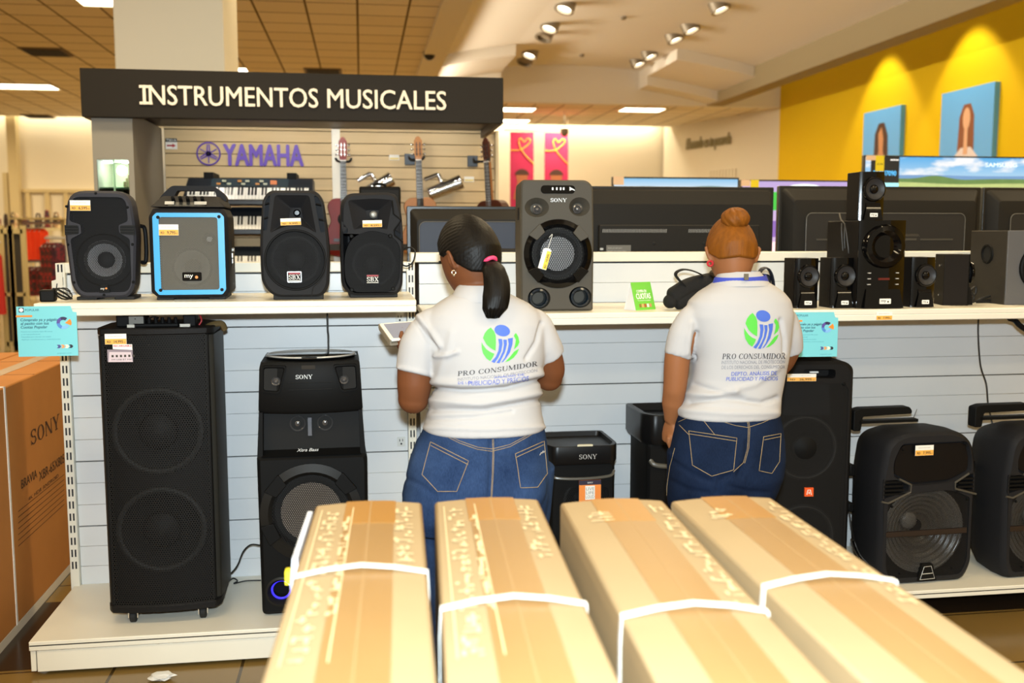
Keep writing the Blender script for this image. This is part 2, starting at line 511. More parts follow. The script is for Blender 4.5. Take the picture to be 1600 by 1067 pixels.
# square ceiling light panels
def ceiling_light(c, w, d, label):
    t = thing('ceiling_light', label, 'ceiling light', c, 0, 'fluorescent ceiling panels')
    mb = MB()
    for q in ((-w / 2 - .03, w / 2 + .03, -d / 2 - .03, -d / 2), (-w / 2 - .03, w / 2 + .03, d / 2, d / 2 + .03), (-w / 2 - .03, -w / 2, -d / 2, d / 2), (w / 2, w / 2 + .03, -d / 2, d / 2)):
        mb.box(q[0], q[1], q[2], q[3], -0.025, 0)
    build('frame', mb, mat('light_frame', 'd8cba8', 0.6), t)
    build('diffuser', MB().box(-w / 2, w / 2, -d / 2, d / 2, -0.015, 0), LED, t)
for px, py, w, d, lb in ((38, 134, 1.05, 0.6, 'glowing ceiling panel left of the black music sign'),
                         (156, -2, 0.5, 0.6, 'glowing ceiling panel at the top edge, left of the cream pillar'),
                         (372, 109, 0.3, 0.6, 'glowing ceiling panel peeking out right of the cream pillar'),
                         (800, 170, 0.95, 0.6, 'glowing ceiling panel just right of the black sign, the upper one'),
                         (796, 188, 0.9, 0.6, 'glowing ceiling panel just right of the black sign, the lower one'),
                         (1003, 170.5, 0.9, 0.6, 'glowing ceiling panel above the slogan wall')):
    p = at_z(px, py, 4.2)
    ceiling_light(p, w, d, lb)
# air vents and a smoke sensor in the tiled ceiling
for px, py, lb in ((72, 80, 'dark air vent in the tiled ceiling, the upper one at far left'), (60, 181, 'dark air vent in the tiled ceiling above the clothes department'), (505, 111, 'dark air vent in the tiled ceiling above the word musicales')):
    p = at_z(px, py, 4.2)
    t = thing('ceiling_vent', lb, 'vent', p, 0, 'ceiling vents')
    build('frame', MB().box(-.3, .3, -.3, .3, -.02, 0), mat('vent_frame', '6f5a36', 0.7), t)
    mb = MB()
    for k in range(5):
        mb.box(-.26, .26, -.25 + k * .11, -.2 + k * .11, -.035, -.02)
    build('louvre', mb, mat('vent_dark', '2e2515', 0.7), t)
# tilted round spotlights in the arched ceiling
spots = [(1123, 14, 1, 'right row, nearest'), (1078, 46, 1, 'right row, second'), (1053, 61, 1, 'right row, third'), (1014, 87, 1, 'right row, fourth'), (996, 99, 1, 'right row, farthest'),
         (884, 12, 1, 'left row, nearest'), (860, 43, 1, 'left row, second'), (851, 58, 0, 'left row, third, unlit'), (829, 86, 1, 'left row, fourth'), (821, 97, 0, 'left row, farthest, unlit')]
for px, py, on, lb in spots:
    p = at_z(px, py, 4.86)
    z = vault_z(p.x, 0) if p.y < 18 else vault_z(p.x, 0)
    t = thing('ceiling_spotlight', 'round recessed spotlight in the arched ceiling, %s' % lb, 'spotlight', (p.x, p.y, z), 0, 'spotlights in the arched ceiling')
    tilt = 0.35 if px > 950 else -0.35
    ax = Vector((math.sin(tilt), -0.25, -1)).normalized()
    build('housing', MB().lathe([(.15, -.05), (.15, .10), (.11, .10), (.11, .03)], (0, 0, 0), ax, 24), FIX, t)
    build('lens', MB().lathe([(.105, .03), (.105, .05)], (0, 0, 0), ax, 24), LED if on else mat('lens_dark', '9b8f7a', 0.3), t)
for px, py, lb in ((974, 30, 'near'), (909, 88, 'far')):
    p = at_z(px, py, 4.93)
    o = build('smoke_detector', MB().lathe([(.05, 0), (.05, .03), (.03, .05)], (p.x, p.y, vault_z(p.x, 0)), (0, 0, -1), 16), FIX)
    tag(o, 'small sprinkler head in the arched ceiling, the %s one' % lb, 'sprinkler')
# dome camera hung from the ceiling
p = at_y(882, 208, 21.6)
t = thing('security_camera', 'small dome camera hanging on a rod before the pink banners', 'camera', p)
build('rod', MB().cyl((0, 0, .1), (0, 0, 4.2 - p.z - .005), .012), FIX, t)
build('housing', MB().lathe([(.05, .12), (.09, .1), (.09, 0), (.07, -.04), (.03, -.07)], (0, 0, 0), (0, 0, 1), 20), FIX, t)
p = at_z(671, 80, 4.2)
o = build('security_camera', MB().lathe([(.09, 0), (.09, .05), (.07, .1), (.03, .13)], p, (0, 0, -1), 18), mat('camera_black', '1b1916', 0.3))
tag(o, 'black dome camera on the tiled ceiling by the left beam', 'camera')

# two pink banners hung from a rail
BNY = 22.4
p0, p1 = at_y(787, 203, BNY), at_y(907, 206, BNY)
o = build('banner_rail', MB().cyl(p0, p1, 0.012).cyl((p0.x + .3, BNY, p0.z), (p0.x + .3, BNY, 4.198), .006).cyl((p1.x - .3, BNY, p1.z), (p1.x - .3, BNY, 4.198), .006), FIX)
tag(o, 'thin hanging rail carrying the two pink banners', 'rail')
PINK = mat('banner_pink', 'a8144e', 0.7)
for px0, px1, py, lb in ((797, 834, 206, 'left'), (851, 888, 207, 'right')):
    a, b = at_y(px0, py, BNY), at_y(px1, py, BNY)
    w = b.x - a.x
    t = thing('hanging_banner', 'pink hanging banner with a yellow heart, the %s one' % lb, 'banner', (a.x, BNY, a.z), 0, 'pink heart banners')
    build('cloth', MB().box(0, w, 0, .01, -2.1, 0), PINK, t)
    path = [(0, -.01, -.40), (w * .25, -.01, -.41), (w * .5, -.01, -.38), (w * .78, -.01, -.26), (w * .86, -.01, -.19), (w * .74, -.01, -.14), (w * .58, -.01, -.22), (w * .46, -.01, -.14), (w * .36, -.01, -.2), (w * .45, -.01, -.37), (w * .7, -.01, -.55), (w, -.01, -.7)]
    build('heart_line', MB().tube(spline(path, 6), .011, 6), mat('banner_yellow', 'eda81c', 0.6), t)
    h = build('portrait', MB().prism([(w / 2 + .13 * math.cos(a_), -1.0 + .15 * math.sin(a_)) for a_ in [2 * PI * k / 20 for k in range(20)]], -.006, -.002).prism([(w * .5 - .2, -1.5), (w * .5 + .2, -1.5), (w * .5 + .1, -1.1), (w * .5 - .1, -1.1)], -.0072, -.003), mat('banner_skin', '9a5a3a', 0.6), t)
    build('hair', MB().prism([(w / 2 + .16 * math.cos(a_), -.95 + .13 * math.sin(a_)) for a_ in [PI * k / 12 for k in range(13)]], -.009, -.006), mat('banner_hair', '3a1d14', 0.7), h)

# slogan in metal script and a relief panel on the cream wall
d = (Vector((8.8, 20.3, 0)) - Vector((7.6, 24.6, 0))).normalized()
nrm = Vector((d.y, -d.x, 0)) * -1
def on_wall(px, py):
    r = ray(px, py); o0 = Vector((7.6, 24.6, 0)); e = Vector((0, 0, EYE))
    t_ = (o0 - e).dot(nrm) / r.dot(nrm)
    return e + r * t_
a, b = on_wall(1074, 234), on_wall(1143, 212)
if nrm.y > 0: nrm = -nrm
t = MB(); write(t, 'El mundo es tu pasarela', a + nrm * .02, (b - a).length, .26, (-d if (b - a).dot(d) < 0 else d), (0, 0, 1), bold=.012, shear=.25, thick=.03)
o = build('slogan_lettering', t, mat('slogan_metal', '8d8259', 0.5), smooth=0)
tag(o, 'grey script slogan lettering on the cream wall above the televisions', 'lettering')
a, b = on_wall(1108, 283), on_wall(1152, 272)
dd = (b - a); dd.z = 0
mb = MB()
for k in range(9):
    q = a + dd * (k / 9); mb.add([q + nrm * .03, q + dd * .08 + nrm * .03, q + dd * .08 + nrm * .03 + Vector((0, 0, .24)), q + nrm * .03 + Vector((0, 0, .24)), q, q + dd * .08, q + dd * .08 + Vector((0, 0, .24)), q + Vector((0, 0, .24))], [(0, 1, 2, 3), (0, 4, 5, 1), (1, 5, 6, 2), (2, 6, 7, 3), (3, 7, 4, 0)])
o = build('relief_lettering', mb, WALLC); tag(o, 'cream raised block letters low on the cream wall', 'lettering')

# blue fashion posters on the yellow wall
SKYB = mat('poster_blue', '62b2ff', 0.5); SKIN_P = mat('poster_skin', 'c98d62', 0.6); HAIRP = mat('poster_hair', '4a2a1a', 0.6)
def poster(pxa, pxb, top, top2, label, kind):
    A, B = at_x(pxa, top, 8.72), at_x(pxb, top2, 8.72)
    y0, y1, zt = B.y, A.y, (A.z + B.z) / 2
    w = y1 - y0; h = w * 1.75
    t = thing('wall_poster', label, 'poster', (8.72, (y0 + y1) / 2, zt - h), R(-90))
    # local x runs along the wall (to the viewer's right), -y faces the room
    build('board', MB().box(-w / 2, w / 2, 0, .08, 0, h), SKYB, t)
    s = h * .5
    def blob(cx, cz, rx, rz, d): return MB().prism([(cx + rx * math.cos(2 * PI * k / 24), cz + rz * math.sin(2 * PI * k / 24)) for k in range(24)], -d, -d + .002)
    cz = h - .50; cx = w * .02
    if kind == 0:
        build('hair', MB().prism([(cx - .25, cz - .75), (cx - .22, cz + .1), (cx - .1, cz + .27), (cx + .08, cz + .27), (cx + .2, cz + .05), (cx + .25, cz - .75)], -.004, -.002), HAIRP, t)
        build('figure', MB().prism([(cx - .2, cz - 1.6), (cx - .25, cz - .55), (cx - .07, cz - .2), (cx - .1, cz + .1), (cx, cz + .2), (cx + .07, cz), (cx + .06, cz - .2), (cx + .24, cz - .6), (cx + .2, cz - 1.6)], -.006, -.004), SKIN_P, t)
    else:
        build('hair', MB().prism([(cx - .22, cz - .65), (cx - .18, cz + .1), (cx - .08, cz + .27), (cx + .08, cz + .27), (cx + .17, cz + .1), (cx + .2, cz - .65)], -.004, -.002), mat('poster_auburn', '8a5030', 0.6), t)
        build('dress', MB().prism([(cx - .75, cz - 1.5), (cx - .32, cz - .5), (cx - .12, cz - .35), (cx + .12, cz - .35), (cx + .3, cz - .5), (cx + .5, cz - 1.5)], -.006, -.004), mat('poster_dress', 'e6dbe4', 0.6), t)
        build('face', MB().prism([(cx + .09 * math.cos(2 * PI * k / 20), cz + .06 + .16 * math.sin(2 * PI * k / 20)) for k in range(20)], -.008, -.006).prism([(cx - .05, cz - .45), (cx + .05, cz - .45), (cx + .04, cz), (cx - .04, cz)], -.0095, -.0075), mat('poster_face', 'e0b090', 0.6), t)
    return (y0 + y1) / 2, zt
ya, za = poster(1350, 1408, 177, 164, 'blue poster of a woman with long dark hair, the farther one on the yellow wall', 0)
yb, zb = poster(1472, 1555, 147, 127, 'blue poster of an auburn woman in a pale dress, nearer on the yellow wall', 1)
for y_, pw in ((ya, 165), (yb, 165), (yb - 3.4, 220), (yb - 7, 220)):
    lamp('wall_spot', 'SPOT', (7.95, y_, 5.1), pw, (1, 0.86, 0.55), (8.85, y_, 2.4), spot_size=R(74), spot_blend=0.35, shadow_soft_size=0.08)

# ---------------------------------------------------------------- shelving units the speakers stand on
ENAMEL = mat('white_enamel', 'e3dfd0', 0.35, spec=0.4, vary=0.05, vscale=4)
PANEL = mat('panel_enamel', 'd3d6d8', 0.32, spec=0.45, vary=0.06, vscale=3)
SLOT = mat('slot_dark', '15161c', 0.6)
YB, YF, DECK = 4.14, 3.60, 0.128
def upright(mb, sl, x, top):
    mb.box(x - .017, x + .017, YB - .022, YB + .05, 0, top)
    z = .2
    while z < top - .03:
        sl.box(x - .009, x - .003, YB - .0235, YB - .02, z, z + .03)
        sl.box(x + .004, x + .010, YB - .0235, YB - .02, z, z + .03)
        z += .05
def shelf_unit(x0, x1, top, zs, label, kick, ups, sx0=None):
    t = thing('shelving_unit', label, 'shelving unit', ((x0 + x1) / 2, YF, 0), 0, 'white shelving units')
    t.location = (0, 0, 0)
    t.location = ((x0 + x1) / 2, 3.85, 0)
    off = Vector((-(x0 + x1) / 2, -3.85, 0))
    def B(name, mb, m, **kw):
        mb.v = [tuple(Vector(p) + off) for p in mb.v]
        return build(name, mb, m, t, **kw)
    mb = MB(); z = .904 - .27 * 3; zz = DECK - .01
    levels = [zz] + [.904 + .268 * k for k in range(-2, 3) if zz + .05 < .904 + .268 * k < top - .06] + [top - .045]
    for a_, b_ in zip(levels, levels[1:]):
        h = b_ - a_
        for k in range(3 if h > .2 else 1):
            n_ = 3 if h > .2 else 1
            mb.box(x0 + .018, x1 - .018, YB, YB + .02, a_ + h * k / n_ + (.0022 if k == 0 else .0004), a_ + h * (k + 1) / n_ - (.0022 if k == n_ - 1 else .0004))
    B('back_panel', mb, PANEL, bevel=.0015, seg=1)
    B('panel_core', MB().box(x0 + .018, x1 - .018, YB + .012, YB + .03, .05, top - .03), SLOT)
    B('top_cap', MB().box(x0 - .017, x1 + .017, YB - .012, YB + .07, top - .04, top), ENAMEL, bevel=.004)
    for x in ups:
        mb, sl = MB(), MB(); upright(mb, sl, x, top - (.0 if x > x0 + .1 else -.0))
        u = B('upright', mb, ENAMEL, bevel=.002)
        sl.v = [tuple(Vector(p) + off) for p in sl.v]
        build('slot', sl, SLOT, u, label='dark bracket slots')
    # shelf board with its front lip
    a_ = x0 + .07 if sx0 is None else sx0
    B('shelf_board', MB().box(a_, x1 - .006, YF, YB - .002, zs - .022, zs).box(a_, x1 - .006, YF, YF + .02, zs - .045, zs - .02), ENAMEL, bevel=.004)
    # base deck
    B('base_deck', MB().box(x0 - .005, x1, 3.555, YB - .002, DECK - .02, DECK).box(x0 - .005, x1, 3.555, 3.57, DECK - .034, DECK - .01), ENAMEL, bevel=.003)
    if kick:
        B('kick_plate', MB().box(x0 + .018, x1, 3.562, 3.575, .014, DECK - .036), ENAMEL, bevel=.002)
        B('end_bracket', MB().box(x0 - .004, x0 + .014, 3.565, 3.60, .016, DECK - .034).box(x0 - .004, x0 + .012, 3.6, YB, .03, DECK - .034), ENAMEL, bevel=.002)
    for x in (x0 + .03, x1 - .03):
        for y in (3.6, 4.1):
            B('foot', MB().cyl((x, y, 0), (x, y, .012), .017).cyl((x, y, .01), (x, y, DECK - .025), .008), FIX)
    return t
shelf_unit(-1.17, .2, 1.435, 1.312, 'white slatted shelving unit at the left end with a closed kick plate', True, (-1.17, .2), -1.115)
shelf_unit(.217, 1.57, 1.472, 1.257, 'white slatted shelving unit in the middle, behind the two women', False, (1.56,), .225)
shelf_unit(1.587, 3.4, 1.472, 1.257, 'white slatted shelving unit at the right under the satellite speakers', False, (3.4,), 1.57)
SHL, SHR = 1.312, 1.257

# wall sockets on the back panel
for px, py, lb in ((624.5, 497, 'beige power socket just under the left shelf'), (627, 690, 'beige power socket beside the left woman\'s hip')):
    p = at_y(px, py, YB - .001)
    t = thing('power_socket', lb, 'socket', p, 0, 'sockets')
    build('plate', MB().prism(rrect(-.017, .017, -.02, .02, .003), -.004, .004), mat('socket_plate', 'c9cbc8', 0.4), t)
    build('hole', MB().box(-.008, -.005, -.0055, -.003, .002, .012).box(.004, .007, -.0055, -.003, .002, .012).cyl((0, -.003, -.008), (0, -.0055, -.008), .004), SLOT, t)
# ---------------------------------------------------------------- loudspeakers
from mathutils.geometry import tessellate_polygon
BLK = mat('black_plastic', '212123', 0.58, spec=0.13, bump=0.25, bscale=420)
BLKS = mat('black_satin', '101010', 0.55, spec=0.12)
GLOSS = mat('piano_black', '080809', 0.08, spec=0.3)
GREYP = mat('charcoal_plastic', '4a463e', 0.55, spec=0.2, bump=0.2, bscale=420)
VINYL = mat('black_vinyl', '161515', 0.55, spec=0.15, bump=0.3, bscale=300)
DARK = mat('inner_dark', '060606', 0.8)
RUB = mat('rubber', '0e0e0e', 0.75)
CONE = mat('paper_cone', '9a9a9c', 0.6, spec=.2)
CONED = mat('dark_cone', '202021', 0.6, spec=.15)
CONEB = mat('brown_cone', '85786c', 0.6, spec=.2)
CHR = mat('chrome', 'd8d8da', 0.12, 1.0)
SILV = mat('silver_print', 'c9c9c6', 0.35, 0.4)
WHITE = mat('white_print', 'f0efe8', 0.6)
PAPER = mat('white_card', 'efece4', 0.7)
ORANGE = mat('price_orange', 'f0b04e', 0.65)
INK = mat('ink', '3b352c', 0.7)
INKL = mat('faint_ink', '9a978f', 0.7)
CORDM = mat('black_cord', '101010', 0.5)

def plate(mb, outer, holes, y):
    """flat front with openings"""
    loops = [[Vector((p[0], p[1], 0)) for p in l] for l in [outer] + holes]
    tr = tessellate_polygon(loops)
    pts = [(p[0], y, p[1]) for l in [outer] + holes for p in l]
    mb.add(pts, [tuple(t_) for t_ in tr])
def cabinet(t, outer, holes, secs, m, name='cabinet', bev=0.004, bevel=0.0):
    """front plate with recesses, body carried back by secs; holes = (poly, depth, end scale, capped)"""
    mb = MB()
    xs = [p[0] for p in outer]; zs = [p[1] for p in outer]
    cx, cz = (min(xs) + max(xs)) / 2, (min(zs) + max(zs)) / 2
    k = 1 - 2 * bev / (max(xs) - min(xs)); kz = 1 - 2 * bev / (max(zs) - min(zs))
    sh = lambda s_x, s_z, y: [((p[0] - cx) * s_x + cx, y, (p[1] - cz) * s_z + cz) for p in outer]
    inner = [(p[0], p[2]) for p in sh(k, kz, 0)]
    plate(mb, inner, [h[0] for h in holes], 0)
    mb.rings([sh(k, kz, 0), sh(1, 1, bev)] + [sh(s_[1], s_[2], s_[0]) for s_ in secs], False, True)
    for h in holes:
        poly, dep, sc_ = h[0], h[1], h[2]
        hx = sum(p[0] for p in poly) / len(poly); hz = sum(p[1] for p in poly) / len(poly)
        if len(h) > 4: hx, hz = h[4]
        mb.rings([[(p[0], 0, p[1]) for p in poly], [((p[0] - hx) * sc_ + hx, dep, (p[1] - hz) * sc_ + hz) for p in poly]], False, h[3])
    return build(name, mb, m, t, bevel=bevel)
def woofer(t, cx, cz, r, y, cone=CONE, cap=CONED, name='woofer', depth=None, surround=True):
    d = depth or r * .35
    w = build(name, MB().lathe([(r * .98, 0), (r * .86, 0), (r * .80, -.004), (r * .40, -d), (r * .02, -d)], (cx, y, cz), (0, -1, 0), 44, (False, False)), cone, t)
    if surround:
        build('surround', MB().torus((cx, y, cz), r * .9, r * .075, (0, -1, 0), 44, 8), RUB, w)
    build('dust_cap', MB().lathe([(r * .42, -d), (r * .38, -d + r * .1), (r * .25, -d + r * .18), (r * .02, -d + r * .22)], (cx, y, cz), (0, -1, 0), 30, (False, True)), cap, w)
    return w
def screws(t, pts, r=.004, m=None):
    for x, z in pts:
        s_ = build('screw', MB().lathe([(r, .004), (r, 0), (r * .6, -.003)], (x, 0, z), (0, 1, 0), 12), m or BLKS, t)
def price_tag(t, x, z, w, h, digits, y=-.004, rot=0.0, lean=0.0):
    M_ = Matrix.Translation((x, y, z)) @ Matrix.Rotation(rot, 4, 'Y') @ Matrix.Rotation(lean, 4, 'X')
    mb = MB(); mb.M = M_; mb.box(0, w, -.001, .001, 0, h)
    c = build('price_tag', mb, PAPER, t, label='white price tag with an orange price strip')
    mb = MB(); mb.M = M_; mb.box(.0005, w - .0005, -.0015, -.0005, .0005, h * .52)
    build('price_strip', mb, ORANGE, c, label='orange strip')
    mb = MB(); mb.M = M_
    write(mb, 'RD', (w * .1, -.0018, h * .15), w * .17, h * .2, bold=.03)
    write(mb, digits, (w * .42, -.0018, h * .13), w * .42, h * .26, bold=.02)
    write(mb, '00', (w * .87, -.0018, h * .13), w * .08, h * .12)
    build('price_digits', mb, INK, c, smooth=0)
    mb = MB(); mb.M = M_; write(mb, 'BOCINA AMPLIFICADA', (w * .15, -.0016, h * .72), w * .66, h * .09)
    build('fine_print', mb, INKL, c, smooth=0)
    return c
def myo_logo(t, x, z, w, h, plate_m=None, ink=None, y=-.003):
    """small badge with the maker's lower-case word and its dot"""
    b = build('badge', MB().prism(rrect(x - w / 2, x + w / 2, z - h / 2, z + h / 2, h * .15), y, y + .004), plate_m or GLOSS, t, label='small maker badge')
    mb = MB(); write(mb, 'my', (x - w * .38, y - .0008, z - h * .12), w * .44, h * .5, bold=.01)
    build('badge_letters', mb, ink or WHITE, b, smooth=0)
    build('badge_dot', MB().lathe([(h * .17, 0), (h * .17, .001)], (x + w * .24, y - .0002, z - h * .08), (0, -1, 0), 16), mat('badge_orange', 'e98a3c', 0.5) if ink is None else INK, b)
    return b
def place(pxl, pxr, pyt, yf, zb):
    a, b = at_y(pxl, pyt, yf), at_y(pxr, pyt, yf)
    return (a.x + b.x) / 2, b.x - a.x, a.z - zb
def nrm_map(w, h, x0, x1, yt, yb):
    """crop coordinates of a front view to local metres"""
    return lambda u, v: ((u - (x0 + x1) / 2) / (x1 - x0) * w, (yb - v) / (yb - yt) * h)

# --- A: first speaker on the left shelf
yf = 3.75
cx, w, h = place(98.5, 209, 296, yf, SHL)
t = thing('portable_speaker', 'black portable speaker with a pale ringed woofer, leftmost on the shelf', 'speaker', (cx, yf, SHL), R(3))
q = nrm_map(w, h, 30, 700, 30, 1022)
outer = rpoly([q(150, 1000), q(605, 1000), q(668, 900), q(700, 440), q(690, 330), q(655, 40), q(75, 40), q(40, 330), q(30, 440), q(70, 900)], [.03, .03, .05, .05, .03, .06, .06, .03, .05, .05])
inner = rpoly([q(165, 950), q(600, 950), q(640, 860), q(640, 470), q(540, 415), q(540, 345), q(630, 310), q(615, 95), q(105, 95), q(78, 310), q(180, 340), q(185, 420), q(80, 470), q(115, 860)], [.02, .02, .03, .01, .006, .006, .01, .03, .03, .01, .006, .006, .01, .03])
cabinet(t, outer, [(inner, .06, 1.0, True)], [(.05, 1.02, 1.01), (.12, 1.0, 1.0), (.22, .72, .86)], mat('charcoal_frame', '34343a', .55, spec=.15, bump=.25, bscale=420), bev=.008)
build('baffle', MB().prism(inner, .056, .059), DARK, t)
build('grille', MB().prism(inner, .006, .0075), grille_mat('grille_fine', '1d1d1f', .0056, .36), t)
c = q(390, 660)
woofer(t, c[0], c[1], w * .30, .012, CONE, CONED)
build('cone_ring', MB().torus((c[0], .008, c[1]), w * .39, .003), BLKS, t)
for s_, (u0, u1) in ((0, (32, 165)), (1, (548, 690))):
    pf = build('handle_pocket', MB().prism([q(u0, 345), q(u1 - 12, 348), q(u1, 380), q(u1 - 12, 425), q(u0, 436)] if s_ == 0 else [q(u0 + 12, 348), q(u1, 345), q(u1, 436), q(u0 + 12, 425), q(u0, 380)], -.0015, .02), DARK, t)
    mb = MB()
    for v in (362, 388, 414):
        a, b = q(u0 + 4, v), q(u1 - 4, v)
        mb.box(a[0], b[0], -.004, .012, a[1] - .0016, a[1] + .0016)
    build('handle_bar', mb, BLKS, pf)
screws(t, [q(u, v) for u, v in ((335, 62), (58, 180), (55, 520), (95, 860), (372, 975), (655, 860), (662, 520), (630, 185))], .005)
lp = build('logo_plate', MB().prism(rpoly([q(325, 955), q(435, 955), q(410, 880), q(350, 880)], .004), -.003, .01), BLKS, t)
mb = MB(); a = q(345, 925); write(mb, 'my', (a[0], -.004, a[1]), w * .055, h * .02); build('badge_letters', mb, WHITE, lp, smooth=0)
a = q(398, 915); build('badge_dot', MB().lathe([(.0035, 0), (.0035, .001)], (a[0], -.0035, a[1]), (0, -1, 0), 12), mat('badge_orange', 'e98a3c', 0.5), lp)
for u in (200, 560):
    a = q(u, 1000); build('foot', MB().box(a[0] - .035, a[0] + .035, .015, .16, 0, .012), RUB, t, bevel=.003)
build('side_handle', MB().tube(spline([(w * .46, .15, h * .33), (w * .53, .16, h * .36), (w * .53, .16, h * .64), (w * .46, .15, h * .68)]), .008), BLKS, t)
a = q(94, 218); price_tag(t, a[0], a[1], w * 190 / 670, h * 92 / 990, '6,595')

# --- B: speaker with a blue frame
yf = 3.72
cx, w, h = place(231, 352, 287, yf, SHL)
t = thing('karaoke_speaker', 'black karaoke speaker with a bright blue frame and grey grille', 'speaker', (cx, yf, SHL), R(2))
q = nrm_map(w, h, 612, 930, 553, 1043)
hb = q(0, 650)[1]
outer = rpoly([q(640, 1035), q(905, 1035), q(930, 1010), q(930, 690), q(915, 655), q(630, 655), q(612, 690), q(612, 1010)], .006)
grl = rrect(*q(652, 0)[:1], *q(893, 0)[:1], q(0, 1000)[1], q(0, 692)[1], .01)
cabinet(t, outer, [(grl, .055, 1.0, True)], [(.02, 1.03, 1.0), (.24, 1.03, 1.0), (.27, .98, .98)], BLK, bev=.01)
bo = rpoly([q(643, 1020), q(905, 1020), q(920, 1000), q(920, 690), q(905, 674), q(643, 674), q(627, 690), q(627, 1000)], .004)
mb = MB(); plate(mb, bo, [grl], -.008)
mb.rings([[(p[0], -.008, p[1]) for p in bo], [(p[0], .003, p[1]) for p in bo]], False, False)
mb.rings([[(p[0], -.008, p[1]) for p in grl], [(p[0], .01, p[1]) for p in grl]], False, False)
fb = build('front_frame', mb, mat('blue_plastic', '2f9fe0', 0.35, spec=0.5), t, label='bright blue front frame')
for u, v in ((650, 693), (900, 690), (650, 1000), (903, 1000)):
    a = q(u, v); build('screw', MB().cyl((a[0], -.011, a[1]), (a[0], -.004, a[1]), .006), BLKS, fb)
build('grille', MB().prism(grl, -.002, -.0005), grille_mat('grille_grey', '6a6760', .0052, .29), t)
build('baffle', MB().prism(grl, .050, .053), mat('baffle_grey', '3b3a38', 0.7), t)
c = q(780, 905); woofer(t, c[0], c[1], w * .28, .006, mat('grey_cone', '57544f', .6), CONED)
c = q(855, 785); woofer(t, c[0], c[1], w * .09, .006, CONED, CONE, 'tweeter')
c = q(780, 943); myo_logo(t, c[0], c[1], w * .25, h * .075, y=-.006)
# sloping console with knobs and a keyed panel
mb = MB(); mb.rings([[(-w * .49, .0, hb), (w * .49, .0, hb), (w * .49, .27, hb), (-w * .49, .27, hb)], [(-w * .36, .075, hb + h * .1), (w * .36, .075, hb + h * .1), (w * .42, .25, hb + h * .1), (-w * .42, .25, hb + h * .1)]])
cs = build('console', mb, BLK, t, bevel=.006)
mb = MB()
pn = build('control_panel', MB().add([(-w * .26, .005, hb + .004), (w * .22, .005, hb + .004), (w * .18, .05, hb + h * .065), (-w * .22, .05, hb + h * .065)], [(0, 1, 2, 3)]).box(-w * .2, w * .17, .012, .05, hb, hb + h * .02), mat('panel_print', '2b2d2b', 0.4), cs)
for k in range(5):
    x = -w * .2 + k * w * .095
    build('knob', MB().cyl((x, .045, hb + h * .055), (x, .02, hb + h * .085), .007, .006).cyl((x, .02, hb + h * .085), (x, .018, hb + h * .088), .003), BLKS, cs)
for x0, x1 in ((-w * .3, -w * .18), (.08 * w, .24 * w)):
    build('label_strip', MB().add([(x0, .0115, hb + .010), (x1, .0115, hb + .010), (x1, .02, hb + .021), (x0, .02, hb + .021)], [(0, 1, 2, 3)]), mat('strip_silver', 'b9b6ac', .4), cs)
# carrying handle with an open window
mb = MB()
ho = rpoly([(-w * .46, hb + h * .06), (-w * .40, hb + h * .12), (-w * .27, h), (w * .29, h), (w * .44, hb + h * .12), (w * .47, hb + h * .06)], .012)
hi = rpoly([(-w * .26, hb + h * .075), (-w * .2, hb + h * .155), (w * .31, hb + h * .155), (w * .33, hb + h * .075)], .008)
for y_ in (.14, .21): plate(mb, ho, [hi], y_)
for l in (ho, hi): mb.rings([[(p[0], .14, p[1]) for p in l], [(p[0], .21, p[1]) for p in l]], False, False)
build('carry_handle', mb, BLK, t)
a = q(1, 0)
sp = build('side_panel', MB().box(w * .5 + .004, w * .5 + .006, .09, .17, h * .28, h * .52), BLKS, t, label='connector panel on the right side')
build('connector', MB().box(w * .5 + .005, w * .5 + .009, .10, .15, h * .36, h * .4).box(w * .5 + .005, w * .5 + .008, .105, .14, h * .31, h * .35).cyl((w * .5, .11, h * .43), (w * .5 + .012, .11, h * .43), .007).cyl((w * .5, .14, h * .43), (w * .5 + .012, .14, h * .43), .007), SILV, sp)
for u in (665, 880):
    a = q(u, 1040); build('foot', MB().box(a[0] - .03, a[0] + .03, .01, .24, 0, .012), RUB, t, bevel=.003)
a = q(652, 769); price_tag(t, a[0], a[1], w * 80 / 318, h * 46 / 490, '9,795', y=-.0105)

# --- C, D: a pair of red-badged speakers
def sbx_badge(t, x, z, w, h, frame):
    b = build('badge', MB().prism(rrect(x - w / 2, x + w / 2, z - h / 2, z + h / 2, .003), -.007, .002), SILV if frame else BLKS, t, label='maker badge with a red bar')
    build('badge_face', MB().prism(rrect(x - w * .45, x + w * .45, z - h * .42, z + h * .42, .002), -.008, -.006), BLKS, b)
    build('badge_bar', MB().prism(rrect(x - w * .4, x + w * .4, z + h * .24, z + h * .4, .001), -.0086, -.007), mat('badge_red', '8e1f22', .5), b)
    mb = MB(); write(mb, 'SBX', (x - w * .4, -.0086, z - h * .22), w * .8, h * .42, G=serif()); mb.box(x - w * .4, x + w * .4, -.009, -.008, z - h * .36, z - h * .31)
    build('badge_letters', mb, WHITE, b, smooth=0)
yf = 3.66
cx, w, h = place(404, 513, 297, yf, SHL)
t = thing('portable_speaker', 'black speaker with a tall horn and round grille, left of the red-badged pair', 'speaker', (cx, yf, SHL), R(2), 'red-badged speakers')
q = nrm_map(w, h, 75, 690, 48, 1022)
outer = rpoly([q(190, 995), q(615, 995), q(675, 900), q(692, 560), q(640, 130), q(580, 50), q(170, 50), q(110, 130), q(75, 560), q(85, 880)], [.03, .04, .05, .08, .04, .03, .03, .04, .08, .05])
horn = rpoly([q(165, 425), q(215, 90), q(520, 90), q(575, 425), q(480, 370), q(385, 355), q(280, 372)], [.006, .012, .012, .006, .03, .03, .03])
